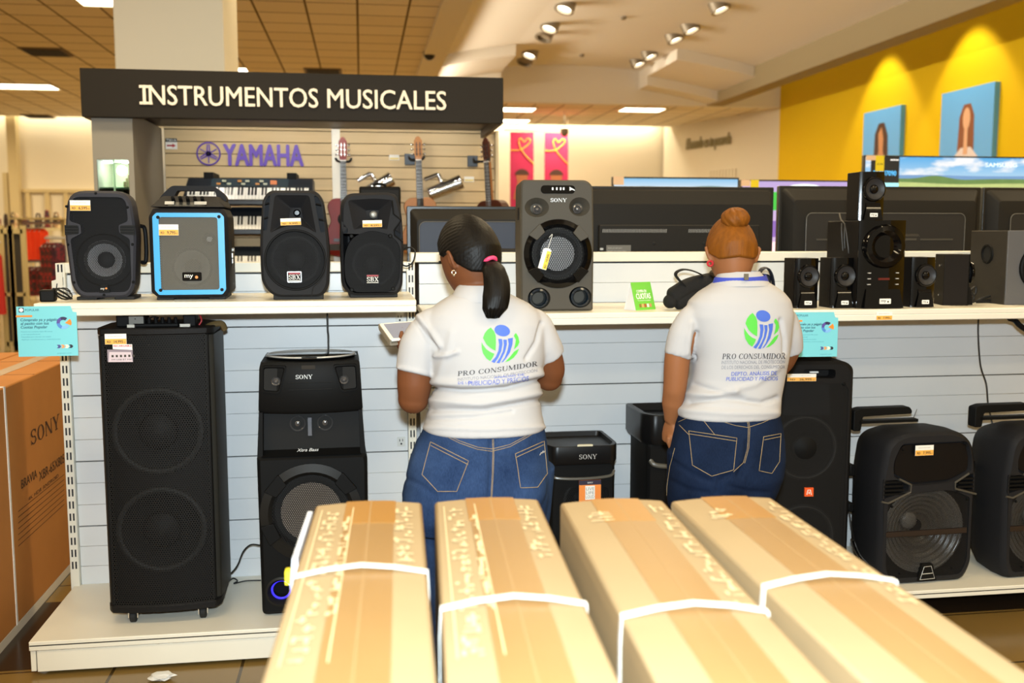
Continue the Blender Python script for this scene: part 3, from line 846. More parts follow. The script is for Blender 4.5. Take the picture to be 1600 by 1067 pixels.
vl = rpoly([q(105, 405), q(115, 150), q(150, 95), q(178, 95), q(140, 400)], .006)
vr = rpoly([q(612, 420), q(560, 95), q(590, 95), q(635, 160), q(655, 415)], .006)
gc = q(383, 665); gr = w * .435
cabinet(t, outer, [(horn, .045, .3, True, q(405, 245)), (vl, .05, 1, True), (vr, .05, 1, True), (circ(gc[0], gc[1], gr, 60), .07, 1, True)], [(.04, 1.03, 1.01), (.15, 1.0, .98), (.25, .66, .84)], BLK, bev=.008)
build('grille', MB().prism(circ(gc[0], gc[1], gr, 60), .003, .0045), grille_mat('grille_mid', '1b1b1c', .0062, .33), t)
build('grille_rim', MB().torus((gc[0], .0, gc[1]), gr, .004, n=60), BLKS, t)
woofer(t, gc[0], gc[1], gr * .85, .012, CONED, CONED)
a = q(405, 245); build('tweeter', MB().lathe([(.013, -.03), (.013, 0), (.008, .005), (.004, .005)], (a[0], .03, a[1]), (0, -1, 0), 20), GLOSS, t)
mb = MB()
for u, v, du in ((110, 175, 55), (100, 300, 50), (575, 165, 70), (600, 300, 58)):
    a, b = q(u, v), q(u + du, v - 15 if u < 400 else v + 15); mb.tube([(a[0], .004, a[1]), (b[0], .004, b[1])], .003)
build('vent_bar', mb, BLKS, t)
a = q(372, 815); sbx_badge(t, a[0], a[1], w * .205, h * .1, True)
mb = MB(); mb.tube(spline([(*q(520, 990)[:1], -.001, q(520, 990)[1]), (q(540, 910)[0], -.001, q(540, 910)[1]), (q(600, 850)[0], -.001, q(600, 850)[1]), (q(645, 760)[0], -.001, q(645, 760)[1]), (q(640, 590)[0], .001, q(640, 590)[1])]), .0016)
build('trim_groove', mb, DARK, t)
a = q(400, 1000); build('foot', MB().box(-w * .33, w * .4, .015, .2, 0, .02), RUB, t, bevel=.003)
a = q(262, 358); price_tag(t, a[0], a[1], w * 180 / 615, h * 62 / 974, '9,995', y=-.004, rot=R(-2), lean=R(12))

yf = 3.735
cx, w, h = place(530, 630, 300, yf, SHL)
t = thing('portable_speaker', 'black speaker with a wide square horn, right of the red-badged pair', 'speaker', (cx, yf, SHL), R(3), 'red-badged speakers')
q = nrm_map(w, h, 785, 1350, 58, 1000)
outer = rpoly([q(870, 975), q(1290, 975), q(1335, 900), q(1350, 540), q(1335, 240), q(1290, 80), q(1220, 60), q(870, 70), q(805, 150), q(790, 500), q(800, 890)], [.03, .03, .04, .05, .03, .03, .02, .04, .05, .06, .05])
horn = rpoly([q(905, 390), q(858, 130), q(1100, 112), q(1255, 125), q(1205, 390), q(1130, 372), q(1050, 368), q(970, 376)], [.006, .012, .02, .012, .006, .02, .02, .02])
vl = rpoly([q(803, 425), q(800, 310), q(855, 385), q(850, 420)], .004)
vr = rpoly([q(1268, 450), q(1268, 395), q(1330, 310), q(1340, 470)], .004)
gp = rpoly([q(900, 950), q(1240, 950), q(1310, 850), q(1325, 540), q(1245, 440), q(1100, 400), q(1040, 400), q(900, 450), q(835, 560), q(815, 700), q(830, 860)], [.04] * 11)
cabinet(t, outer, [(horn, .042, .3, True, q(1088, 255)), (vl, .04, 1, True), (vr, .04, 1, True), (gp, .07, 1, True)], [(.04, 1.03, 1.01), (.15, 1.0, .98), (.24, .7, .86)], BLK, bev=.008)
build('grille', MB().prism(gp, .003, .0045), grille_mat('grille_mid', '1b1b1c', .0062, .33), t)
a = q(1085, 700); woofer(t, a[0], a[1], w * .36, .012, CONED, CONED)
a = q(1088, 255); build('tweeter', MB().lathe([(.014, -.03), (.014, 0), (.009, .007), (.002, .009)], (a[0], .028, a[1]), (0, -1, 0), 20), mat('mesh_silver', '9b9a94', .4, .5), t)
screws(t, [q(*p) for p in ((885, 447), (1230, 445), (880, 925), (1250, 920))], .008)
a = q(1066, 830); sbx_badge(t, a[0], a[1], w * .23, h * .1, False)
mb = MB(); pts = [q(*p) for p in ((1250, 130), (1262, 250), (1330, 305), (1265, 395), (1270, 440), (1345, 500))]
build('edge_trim', MB().tube([(p[0], -.001, p[1]) for p in pts], .003), BLKS, t)
build('foot', MB().box(-w * .36, w * .4, .015, .2, 0, .016), RUB, t, bevel=.003)
a = q(985, 368); price_tag(t, a[0], a[1], w * 172 / 565, h * 62 / 942, '8,595', y=-.004, rot=R(-1), lean=R(12))
build('power_cord', MB().tube(spline([(w * .4, .2, h * .36), (w * .62, .16, h * .47), (w * .74, .14, h * .44), (w * .7, .13, h * .33), (w * .58, .14, h * .29), (w * .46, .2, h * .35)]), .003), CORDM, t)

# --- E: tall grey-black party speaker on the middle shelf
def sony_word(mb, x, z, w_, h_, y): write(mb, 'SONY', (x - w_ / 2, y, z), w_, h_, G=serif())
yf = 3.70
cx, w, h = place(814, 928, 280, yf, SHR)
t = thing('party_speaker', 'charcoal party speaker with a yellow hanging tag, beside the left woman\'s shoulder', 'speaker', (cx, yf, SHR), R(-3))
q = nrm_map(w, h, 105, 640, 42, 1022)
outer = rpoly([q(112, 1018), q(638, 1018), q(640, 500), q(632, 90), q(585, 45), q(115, 45), q(108, 90), q(105, 500)], [.008, .008, 0, .05, .03, .03, .03, 0])
ha = circ(*q(222, 248), w * 88 / 535, 40, h * 72 / 980); hb_ = circ(*q(533, 242), w * 76 / 535, 40, h * 70 / 980)
wc = q(378, 592); wr = w * 250 / 535
pl = circ(*q(240, 925), w * 84 / 535, 40, h * 80 / 980); pr_ = circ(*q(545, 918), w * 84 / 535, 40, h * 80 / 980)
cabinet(t, outer, [(ha, .03, .5, True, q(228, 262)), (hb_, .03, .5, True, q(522, 258)), (circ(*wc, wr, 64), .06, 1, True), (pl, .07, .8, True), (pr_, .07, .8, True)], [(.05, 1.0, 1.0), (.24, .97, .98), (.25, .95, .97)], GREYP, bev=.006)
for u, v in ((228, 262), (522, 258)):
    a = q(u, v); build('tweeter', MB().lathe([(.017, -.03), (.017, 0), (.013, .002), (.010, -.002), (.006, .003), (.002, .005)], (a[0], .014, a[1]), (0, -1, 0), 24), mat('tweeter_metal', '6c6c6e', .2, .7), t)
rg = build('woofer_ring', MB().lathe([(wr * .985, -.03), (wr * .99, .004), (wr * .86, .012), (wr * .76, -.006), (wr * .76, -.03)], (wc[0], 0, wc[1]), (0, -1, 0), 60, (False, False)), GLOSS, t, label='glossy black ring around the woofer')
for a_ in (42, 135, 222, 318):
    mb = MB(); mb.M = Matrix.Translation((wc[0], -.012, wc[1])) @ Matrix.Rotation(R(-a_), 4, 'Y')
    mb.prism([(wr * .72, -.022), (wr * 1.0, -.03), (wr * 1.0, .03), (wr * .72, .022)], -.003, .012)
    build('ring_clamp', mb, GREYP if a_ < 180 else GLOSS, rg, bevel=.002)
build('grille', MB().prism(circ(*wc, wr * .77, 50), .002, .0035), grille_mat('grille_coarse', '1a1a1b', .0086, .39), t)
woofer(t, wc[0], wc[1], wr * .72, .02, RUB, CONE, surround=False)
build('cone', MB().lathe([(wr * .5, .0), (wr * .3, .004), (wr * .02, .006)], (wc[0], .016, wc[1]), (0, -1, 0), 40, (False, False)), CONE, t)
for u, v in ((240, 925), (545, 918)):
    a = q(u, v); build('bass_port', MB().lathe([(w * .125, -.05), (w * .13, .003), (w * .105, .006), (w * .09, -.004), (w * .085, -.05)], (a[0], .004, a[1]), (0, -1, 0), 36, (False, False)), mat('port_blue_black', '18232e', .15, spec=.6), t)
dp = build('display', MB().prism(rrect(q(250, 0)[0], q(500, 0)[0], q(0, 146)[1], q(0, 85)[1], h * .028), -.003, .004), GLOSS, t, label='glossy black display window')
mb = MB()
for u in (330, 360, 388, 410): a = q(u, 108); mb.box(a[0], a[0] + .006, -.004, -.003, a[1] - .006, a[1] + .004)
a = q(458, 95); b = q(497, 125); mb.add([(a[0], -.0036, a[1]), (b[0], -.0036, b[1] + .004), (b[0], -.0036, b[1]), (a[0] + .01, -.0036, b[1] + .004), (a[0], -.0036, b[1])], [(0, 1, 2, 3, 4)])
build('display_marks', mb, SILV, dp, smooth=0)
mb = MB(); a = q(380, 207); sony_word(mb, a[0], a[1], w * 120 / 535, h * 27 / 980, -.002); build('maker_letters', mb, SILV, t, smooth=0)
mb = MB()
for k in range(8): mb.box(-w / 2 - .002, -w / 2 + .004, .06, .12, h * .70 + k * .006, h * .70 + k * .006 + .003)
build('side_vent', mb, BLKS, t)
M_ = Matrix.Translation((q(278, 627)[0], -.018, q(278, 627)[1])) @ Matrix.Rotation(R(16), 4, 'Y')
mb = MB(); mb.M = M_; tw, th_ = w * 62 / 535, h * 160 / 980
mb.prism(rpoly([(-tw / 2, -th_ / 2), (tw / 2, -th_ / 2), (tw / 2, th_ * .42), (tw * .25, th_ / 2), (-tw * .25, th_ / 2), (-tw / 2, th_ * .42)], .002), -.001, .001)
tg = build('hang_tag', mb, PAPER, t, label='white and yellow hang tag')
mb = MB(); mb.M = M_; mb.box(.0, tw * .48, -.002, -.0008, -th_ * .48, th_ * .38); build('tag_strip', mb, mat('tag_yellow', 'f3cf3f', .6), tg)
mb = MB(); mb.M = M_; write(mb, '14,995', (tw * .36, -.0026, -th_ * .12), th_ * .36, tw * .22, xd=(0, 0, 1), yd=(-1, 0, 0), bold=.02); write(mb, 'RD', (tw * .36, -.0026, -th_ * .42), th_ * .16, tw * .2, xd=(0, 0, 1), yd=(-1, 0, 0), bold=.03)
build('tag_digits', mb, INK, tg, smooth=0)
build('tag_loop', MB().tube(spline([(q(300, 550)[0], -.018, q(300, 550)[1]), (q(330, 450)[0], -.02, q(330, 450)[1]), (q(310, 470)[0], -.01, q(310, 470)[1])]), .0012), WHITE, tg)

# --- F: tall tower on casters
yf = 3.665
a, b = at_y(159, 508, yf), at_y(321, 508, yf)
cx, w = (a.x + b.x) / 2, b.x - a.x
ztop = at_y(240, 512, yf).z; zc = DECK + .058
t = thing('tower_speaker', 'tall black double tower speaker on casters under the left shelf', 'speaker', (cx, yf, DECK), R(1))
H_ = ztop - DECK
def bow(x): return -.022 * (1 - (2 * x / w) ** 2)
n = 14
front = [(-w / 2 + w * k / n, bow(-w / 2 + w * k / n)) for k in range(n + 1)]
foot_ = rpoly([front[-1], (w / 2 + .018, .035), (w / 2 + .018, .27), (w / 2 - .06, .36), (-w / 2 + .06, .36), (-w / 2 - .018, .27), (-w / 2 - .018, .035), front[0]], [0, .02, .04, .03, .03, .04, .02, 0])
xy = front[1:-1] + foot_
mb = MB(); mb.prism([(p[0], p[1] + .034) for p in xy], .058, H_ - .018, 'xy')
build('cabinet', mb, BLKS, t)
build('side_shell', MB().prism(rpoly([(w / 2 - .005, .02), (w / 2 + .022, .035), (w / 2 + .03, .27), (w / 2 - .05, .365), (w / 2 - .06, .3)], .01), .07, H_ - .03, 'xy').prism(rpoly([(-w / 2 + .005, .02), (-w / 2 + .06, .3), (-w / 2 + .05, .365), (-w / 2 - .03, .27), (-w / 2 - .022, .035)], .01), .07, H_ - .03, 'xy'), mat('grey_side', '2a2925', .5, spec=.2), t)
for z0, z1, nm in ((H_ - .024, H_, 'top_cap'), (.05, .078, 'bottom_cap')):
    build(nm, MB().prism([(p[0] * 1.03, p[1] - .006) for p in xy], z0, z1, 'xy'), VINYL, t, bevel=.004)
mb = MB()
rs = [[(p[0], p[1] - .004, z) for p in front] for z in (.078, H_ - .024)]
mb.add(rs[0] + rs[1], [(k, k + 1, n + 2 + k, n + 1 + k) for k in range(n)])
build('grille', mb, grille_mat('grille_tower', '1f1e1d', .0088, .35), t, smooth=60)
for py in (674, 828):
    z = at_y(247, py, yf).z - DECK
    woofer(t, 0, z, .165, .006, mat('tower_cone', '0e0e0e', .6, spec=.1), mat('tower_cap', '131313', .6, spec=.1), depth=.005)
for u in (-1, 1):
    build('corner_post', MB().box(u * w / 2 - .007, u * w / 2 + .007, -.004, .02, .08, H_ - .025), BLKS, t, bevel=.003)
screws(t, [(-w * .47, .1), (w * .47, .1), (-w * .47, H_ * .55), (w * .47, H_ * .55), (w * .46, H_ - .05), (-.02, H_ - .06)], .0035, CHR)
for x in (-w * .33, w * .37):
    for y in (.03, .29):
        cs = build('caster', MB().box(x - .018, x + .018, y - .006, y + .03, .044, .058).box(x - .018, x - .014, y - .01, y + .016, .018, .05).box(x + .014, x + .018, y - .01, y + .016, .018, .05), CHR, t)
        build('wheel', MB().lathe([(.02, -.011), (.023, -.008), (.023, .008), (.02, .011)], (x, y, .0235), (1, 0, 0), 24), RUB, cs)
kp = build('control_strip', MB().box(-w * .22, w * .22, .03, .09, H_, H_ + .012), BLKS, t, bevel=.003)
for k in range(7):
    x = -w * .2 + k * w * .065
    build('knob', MB().cyl((x, .05, H_ + .01), (x, .045, H_ + .032), .008, .006).cyl((x, .045, H_ + .03), (x, .045, H_ + .034), .003), BLKS, kp)
build('meter_arm', MB().box(-w * .27, -w * .2, .02, .03, H_, H_ + .01).box(.24 * w, .34 * w, .02, .03, H_, H_ + .01), mat('strip_silver', 'b9b6ac', .4), kp)
build('carry_handle', MB().tube(spline([(w * .44, .1, H_ - .03), (w * .5, .09, H_ - .005), (w * .62, .085, H_ + .004), (w * .66, .09, H_ - .02)]), .012), mat('olive_handle', '5a4a2c', .4), t)
a = (-w * .5 + .02, 0); z = at_y(166, 537, yf).z - DECK
price_tag(t, -w * .46, z, .072, .037, '14,995', y=-.022, rot=R(0))
c = build('feature_card', MB().box(-w * .44, -w * .20, -.027, -.025, z - .062, z - .018), mat('card_mauve', '8d7f88', .5), t, label='mauve card of printed icons')
build('card_paper', MB().add([(-w * .43, -.0285, z - .062), (-w * .2, -.0285, z - .063), (-w * .215, -.0285, z - .028), (-w * .42, -.0285, z - .026)], [(0, 1, 2, 3)]), mat('card_pink', 'cdbcc2', .6), c)
mb = MB()
for k in range(6): mb.box(-w * .40 + k * .014, -w * .40 + k * .014 + .007, -.029, -.0286, z - .045, z - .037)
write(mb, 'FM USB BT MIC', (-w * .40, -.029, z - .056), .07, .005); build('card_icons', mb, INK, c, smooth=0)
s_ = build('promo_sticker', MB().add([(-w * .385, -.0295, z - .016), (-w * .2, -.0295, z - .02), (-w * .2, -.0295, z - .0), (-w * .385, -.0295, z + .001)], [(0, 1, 2, 3)]), PAPER, c)
mb = MB(); write(mb, 'RECARGABLE', (-w * .375, -.03, z - .008), .06, .006, bold=.04); build('promo_letters', mb, mat('promo_red', 'c03048', .6), s_, smooth=0)
# power supply left standing on top
p = Vector((cx - w * .25, yf + .07, ztop))
tb = thing('power_supply', 'black boxy power supply on top of the tall tower speaker', 'power supply', p)
build('case', MB().box(-.05, .05, -.03, .05, 0, .048), BLKS, tb, bevel=.005)
build('rating_label', MB().box(-.005, .045, -.0315, -.03, .005, .043), mat('label_grey', '6d6b64', .5), tb)
build('lead', MB().tube(spline([(.05, 0, .02), (.075, -.02, .035), (.09, 0, .03), (.075, .02, .02), (.1, -.01, .012), (.13, .01, .01)]), .003), CORDM, tb)
tb = thing('power_adapter', 'narrow black adapter with a red lead on the right of the tower top', 'adapter', (cx + w * .33, yf + .05, ztop))
build('case', MB().box(-.022, .022, -.02, .03, 0, .05), BLKS, tb, bevel=.004)
build('lead', MB().tube(spline([(.02, 0, .045), (.035, -.01, .04), (.04, -.005, .02), (.032, -.01, .004)]), .003), mat('red_wire', '9c1f25', .5), tb)

# --- G: party tower with a round lid
yf = 3.665
a, b = at_y(404, 800, yf), at_y(573, 800, yf)
cx, w = (a.x + b.x) / 2, b.x - a.x
z_ = lambda py: at_y(487, py, yf).z - DECK
H_ = z_(562)
t = thing('party_speaker', 'black party tower speaker with a glossy round lid and blue-lit port', 'speaker', (cx, yf, DECK), R(1))
wt = w * .94
q = lambda u, v: ((u - 487) * w / 169, z_(v))
# body: lower half, recessed band, upper head
wc = q(484.5, 801); wr = w * 80 / 169
pl = circ(*q(434, 922), w * .14, 36); pr_ = circ(*q(536, 920), w * .14, 36)
low = rpoly([q(404, 957), q(573, 955), q(574, 720), q(572, 712), q(402, 712), q(402, 720)], [.02, .02, 0, .006, .006, 0])
cabinet(t, low, [(circ(*wc, wr, 64), .07, 1, True), (pl, .08, .85, True), (pr_, .08, .85, True)], [(.06, 1.0, 1.0), (.34, .97, 1.0)], BLKS, bev=.012)
rg = build('woofer_ring', MB().lathe([(wr * .99, -.03), (wr, .006), (wr * .84, .014), (wr * .76, -.005), (wr * .76, -.03)], (wc[0], 0, wc[1]), (0, -1, 0), 60, (False, False)), mat('satin_ring', '1b1a18', .5, spec=.2), t)
for a_ in (40, 140, 205, 320):
    mb = MB(); mb.M = Matrix.Translation((wc[0], -.012, wc[1])) @ Matrix.Rotation(R(-a_), 4, 'Y')
    mb.prism([(wr * .74, -.03), (wr * 1.0, -.04), (wr * 1.0, .04), (wr * .74, .03)], -.004, .012); build('ring_clamp', mb, BLKS, rg, bevel=.002)
build('grille', MB().prism(circ(*wc, wr * .77, 50), .0, .0015), grille_mat('grille_tower_b', '1a1918', .0075, .37), t)
woofer(t, wc[0], wc[1], wr * .74, .03, RUB, CONEB, surround=False, depth=.02)
build('cone', MB().lathe([(wr * .6, .0), (wr * .3, -.006), (wr * .02, -.006)], (wc[0], .012, wc[1]), (0, -1, 0), 40, (False, False)), CONEB, t)
for k, (u, v) in enumerate(((434, 922), (536, 920))):
    a = q(u, v)
    p_ = build('bass_port', MB().lathe([(w * .135, -.05), (w * .145, .004), (w * .125, .008), (w * .10, -.006), (w * .09, -.07)], (a[0], .004, a[1]), (0, -1, 0), 36, (False, False)), mat('satin_ring', '1b1a18', .5, spec=.2), t)
    build('port_light', MB().torus((a[0], .03, a[1]), w * .088, .004, n=40), mat('blue_glow', '2a22c8', .4, emit=2.2), p_, label='glowing blue ring inside the port')
zr0, zr1 = z_(712), z_(645)
mb = MB()   # band between head and body, set back
mb.rings([[(x, y, z) for x, y in ((-w * .47, .07), (w * .47, .07), (w * .47, .33), (-w * .47, .33))] for z in (zr0 - .005, zr1 + .01)])
build('recess_back', mb, DARK, t)
for s_ in (-1, 1):
    build('side_cheek', MB().prism([(s_ * w * .5, zr0 - .003), (s_ * w * .475, zr1 + .004), (s_ * w * .44, zr1 + .004), (s_ * w * .45, zr0 - .003)], .012, .33), BLKS, t)
build('ledge', MB().add([(-w * .46, .002, zr0), (w * .46, .002, zr0), (w * .45, .07, zr0 + .012), (-w * .45, .07, zr0 + .012)], [(0, 1, 2, 3)]), BLKS, t)
for u in (465, 508):
    a = q(u, 666); build('tweeter', MB().lathe([(.03, -.02), (.03, 0), (.024, -.006), (.012, -.01), (.010, .004), (.003, .007)], (a[0], .065, a[1]), (0, -1, 0), 26), mat('tweeter_metal', '6c6c6e', .2, .7), t)
a = q(484, 671); build('light_strip', MB().box(a[0] - .007, a[0] + .007, .055, .066, a[1] - .034, a[1] + .034), mat('strip_grey', '5b5e66', .3), t)
mb = MB(); a = q(464, 703); write(mb, 'Xtra Bass', (a[0], -.001, a[1] - .004), w * .2, .011, shear=.35, bold=.03); build('script_letters', mb, SILV, t, smooth=0)
# head: bowed front
zb, zt = z_(645), z_(566)
n = 24
def headring(z, s_, dy):
    out = []
    for k in range(n + 1):
        x = -.5 + k / n; out.append((x * wt * s_, dy - .03 * (1 - (2 * x) ** 2), z))
    out += [(wt * .5 * s_, .33, z), (-wt * .5 * s_, .33, z)]
    return out
hd = build('head', MB().rings([headring(zb, 1.0, .03), headring(zb + .012, 1.02, .022), headring(zt - .02, .98, .02), headring(zt, .955, .03)]), BLKS, t, smooth=40)
for s_ in (-1, 1):
    c0 = (s_ * wt * .375, (z_(615) + z_(568)) / 2)
    po = rpoly([(s_ * wt * .47, z_(612)), (s_ * wt * .30, z_(614)), (s_ * wt * .22, z_(570)), (s_ * wt * .46, z_(570))], .012)
    if s_ < 0: po = po[::-1]
    xs_ = sum(p[0] for p in po) / len(po); zs_ = sum(p[1] for p in po) / len(po)
    yy = lambda p: .02 - .03 * (1 - (2 * p[0] / wt) ** 2)
    sc_ = lambda k: [((p[0] - xs_) * k + xs_, (p[1] - zs_) * k + zs_) for p in po]
    r_ = [[(p[0], yy(p) + .004, p[1]) for p in sc_(1)], [(p[0], yy(p) - .006, p[1]) for p in sc_(.98)], [(p[0], yy(p) - .006, p[1]) for p in sc_(.88)], [(p[0], yy(p) - .001, p[1]) for p in sc_(.8)]]
    hn = build('horn', MB().rings(r_, False, True), BLKS, hd)
    build('horn_throat', MB().prism(sc_(.8), yy((xs_, 0)) - .004, yy((xs_, 0)) + .01), DARK, hn)
    build('tweeter', MB().lathe([(.016, 0), (.016, .008), (.011, .004), (.004, .010)], (xs_ - s_ * .012, yy((xs_, 0)) - .003, zs_ - .006), (0, -1, 0), 22), mat('tweeter_metal', '6c6c6e', .2, .7), hd)
mb = MB(); a = q(478, 591); sony_word(mb, a[0], a[1], w * .155, .0155, -.0125); build('maker_letters', mb, SILV, hd, smooth=0)
for v, k in ((597, .0), (608, .0)):
    z = z_(v); build('seam', MB().tube([(x * wt * 1.0, .0185 - .03 * (1 - (2 * x) ** 2), z) for x in [-.21 + .42 * j / 16 for j in range(17)]], .0012), DARK, hd)
build('sensor_window', MB().box(-w * .075, w * .05, -.0118, -.008, z_(576), z_(570)), mat('window_dark', '2c2a28', .15), hd)
ld = build('lid', MB().lathe([(wt * .44, -.002), (wt * .46, .008), (wt * .43, .014), (.01, .015)], (0, .16, zt), (0, 0, 1), 60, sy=.78), GLOSS, t, label='glossy black round lid')
build('lid_rim', MB().tube([(wt * .44 * math.cos(2 * PI * k / 60), .16 + .78 * wt * .44 * math.sin(2 * PI * k / 60), zt + .012) for k in range(61)], .004), SILV, ld)
build('lid_slot', MB().box(-wt * .08, wt * .07, -.0, .012, zt + .0145, zt + .018), BLKS, ld)

# --- H, I: party boxes with a tray top
def tray_box(pxl, pxr, pyt, yf, label, sticker, rz=0, top_k=1.0):
    a, b = at_y(pxl, pyt, yf), at_y(pxr, pyt, yf)
    cx, w = (a.x + b.x) / 2, b.x - a.x
    H_ = a.z - DECK
    t = thing('party_speaker', label, 'speaker', (cx, yf, DECK), rz)
    k = w / .29
    bw = w * .90
    outer = rrect(-bw / 2, bw / 2, .01, H_ - .07 * k, .02)
    grl = rrect(-bw * .40, bw * .40, .05, H_ - .17 * k, .02)
    cabinet(t, outer, [(grl, .07, 1, True)], [(.02, 1.02, 1.0), (.25, 1.02, 1.0), (.27, .95, .98)], BLKS, bev=.01)
    build('grille', MB().prism(grl, .003, .0045), grille_mat('grille_tower_b', '1a1918', .0075, .37), t)
    for f_ in (.28, .70):
        woofer(t, 0, H_ * f_ * .9, bw * .3, .014, mat('tower_cone', '0e0e0e', .6, spec=.1), mat('tower_cap', '131313', .6, spec=.1))
    o_ = rpoly([(-w / 2, .03), (-w * .42, -.02), (w * .42, -.02), (w / 2, .03), (w / 2, .28), (-w / 2, .28)], .02)
    s_ = lambda f: [(p[0] * f, (p[1] - .12) * f + .12) for p in o_]
    R3 = lambda l, z: [(p[0], p[1], z) for p in l]
    tr = build('tray_top', MB().rings([R3(s_(.97), H_ - .075 * k), R3(s_(1), H_ - .065 * k), R3(s_(1), H_ - .004), R3(s_(.985), H_), R3(s_(.90), H_), R3(s_(.87), H_ - .018 * k)]), mat('black_tray', '101011', .35, spec=.25), t, label='glossy black tray top')
    build('light_band', MB().tube(spline([(-bw * .48, .006, H_ - .115 * k), (-bw * .4, -.01, H_ - .128 * k), (0, -.016, H_ - .132 * k), (bw * .4, -.01, H_ - .126 * k), (bw * .49, .006, H_ - .108 * k)]), [.006 * k] * 33, 8), mat('band_grey', '57544c', .3), t)
    if sticker:
        mb = MB(); sony_word(mb, w * .05, H_ - .052 * k, w * .25, .019 * k, -.0225); build('maker_letters', mb, SILV, tr, smooth=0)
        build('worn_tape', MB().prism(rpoly([(-w * .1, -.02), (w * .12, -.022), (w * .1, -.012), (-w * .06, -.01)], .002), H_ - .001, H_ + .006, 'xy'), mat('tape_scrap', 'd9cfae', .6), tr, label='scrap of cream tape')
        x0, x1 = -w * .07, w * .235; z1 = H_ - .138 * k; z0 = z1 - .15 * k
        st = build('promo_sticker', MB().box(x0, x1, -.022, -.0185, z0, z1), mat('sticker_orange', 'ef8b3c', .6), t, label='orange promotional sticker')
        build('sticker_header', MB().box(x0, x1, -.0228, -.0215, z1 - .018 * k, z1), mat('sticker_navy', '2c2438', .5), st)
        build('sticker_square', MB().box(x0 + w * .085, x1 - w * .085, -.0228, -.0215, z1 - .078 * k, z1 - .022 * k), PAPER, st)
        mb = MB(); xm = (x0 + x1) / 2
        for i, s2 in enumerate(('LIVE', 'LIFE', 'LOUD')): write(mb, s2, (xm - w * .058, -.0235, z1 - (.040 + .016 * i) * k), w * .116, .012 * k)
        build('square_letters', mb, mat('sticker_grey', '8d8a86', .6), st, smooth=0)
        mb = MB(); sony_word(mb, xm, z1 - .012 * k, w * .08, .006 * k, -.0235); write(mb, 'HASTA', (xm - w * .06, -.023, z1 - .097 * k), w * .12, .008 * k); write(mb, '30', (xm - w * .09, -.023, z1 - .137 * k), w * .13, .03 * k, bold=.03); write(mb, 'horas', (xm + w * .05, -.023, z1 - .135 * k), w * .08, .012 * k)
        build('sticker_letters', mb, WHITE, st, smooth=0)
    return t
tray_box(855, 967, 697, 3.72, 'black box speaker with an orange sticker, between the two women', True)
tray_box(1005, 1180, 648, 3.80, 'black tray-topped speaker mostly hidden behind the right woman', False)

# --- J: tall black speaker with an orange badge
yf = 3.74
a, b = at_y(1204, 600, yf), at_y(1331, 600, yf)
cx, w = (a.x + b.x) / 2, b.x - a.x
H_ = at_y(1270, 565, yf).z - DECK
t = thing('party_speaker', 'tall black speaker with a small orange badge, right of the right woman', 'speaker', (cx, yf, DECK), R(-6))
q = lambda u, v: ((u - 1267.5) * w / 127, at_y(1270, v, yf).z - DECK)
outer = rpoly([(-w / 2, .01), (w / 2, .01), (w / 2, H_ * .97), (w * .40, H_), (-w * .40, H_), (-w / 2, H_ * .97)], [.02, .02, .02, .02, .02, .02])
grl = rrect(-w * .46, w * .44, .05, H_ * .90, .03)
slot = rrect(-w * .1, w * .28, H_ * .925, H_ * .965, .012)
cabinet(t, outer, [(grl, .05, 1, True), (slot, .06, .9, True)], [(.02, 1.02, 1.0), (.3, 1.0, 1.0), (.33, .92, .98)], VINYL, bev=.012)
build('grille', MB().prism(grl, .002, .0035), grille_mat('grille_cloth', '1d1c1b', .005, .3), t)
for v in (700, 838):
    a = q(1262, v); woofer(t, a[0], a[1], w * .40, .012, mat('tower_cone', '0e0e0e', .6, spec=.1), mat('tower_cap', '131313', .6, spec=.1), depth=.008)
a = q(1263, 622); build('horn', MB().prism(rpoly([(a[0] - w * .28, a[1] - .07), (a[0] + w * .28, a[1] - .07), (a[0] + w * .24, a[1] + .07), (a[0] - w * .24, a[1] + .07)], .01), .006, .02), CONED, t)
screws(t, [q(1219, 601), q(1316, 600)], .008)
build('top_handle', MB().box(-w * .2, w * .3, .06, .25, H_ - .004, H_ + .014), VINYL, t, bevel=.008)
a = q(1268.5, 768); bw = w * .105
bd = build('badge', MB().box(a[0] - bw / 2, a[0] + bw / 2, -.006, .003, a[1] - bw / 2, a[1] + bw / 2), mat('badge_vermilion', 'e4571f', .45), t, label='small square orange badge')
c_ = (a[0], a[1] - bw * .3)
build('badge_arch', MB().tube([(c_[0] - bw * .26, -.0065, c_[1]), (c_[0] - bw * .14, -.0065, c_[1] + bw * .55), (c_[0] + bw * .14, -.0065, c_[1] + bw * .55), (c_[0] + bw * .26, -.0065, c_[1])], .0018).box(c_[0] - .002, c_[0] + .002, -.0075, -.0055, c_[1] + bw * .1, c_[1] + bw * .35), WHITE, bd)
p_ = price_tag(t, -w * .30, H_ * .915, w * .34, .03, '26,995', y=-.012)
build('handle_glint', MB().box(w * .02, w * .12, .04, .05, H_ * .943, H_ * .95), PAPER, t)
tb = thing('charger_box', 'dark charger box lying on top of the tall orange-badged speaker', 'charger', (cx - w * .22, yf + .12, H_ + DECK + .014), R(-6))
build('case', MB().box(-.06, .04, -.04, .04, 0, .05), BLKS, tb, bevel=.006)
build('label', MB().box(-.01, .035, -.0415, -.04, .01, .042), mat('label_grey', '6d6b64', .5), tb)
build('lead', MB().tube(spline([(.04, 0, .02), (.07, -.02, .03), (.085, -.01, .02), (.07, .01, .008), (.05, 0, .01)]), .003), CORDM, tb)

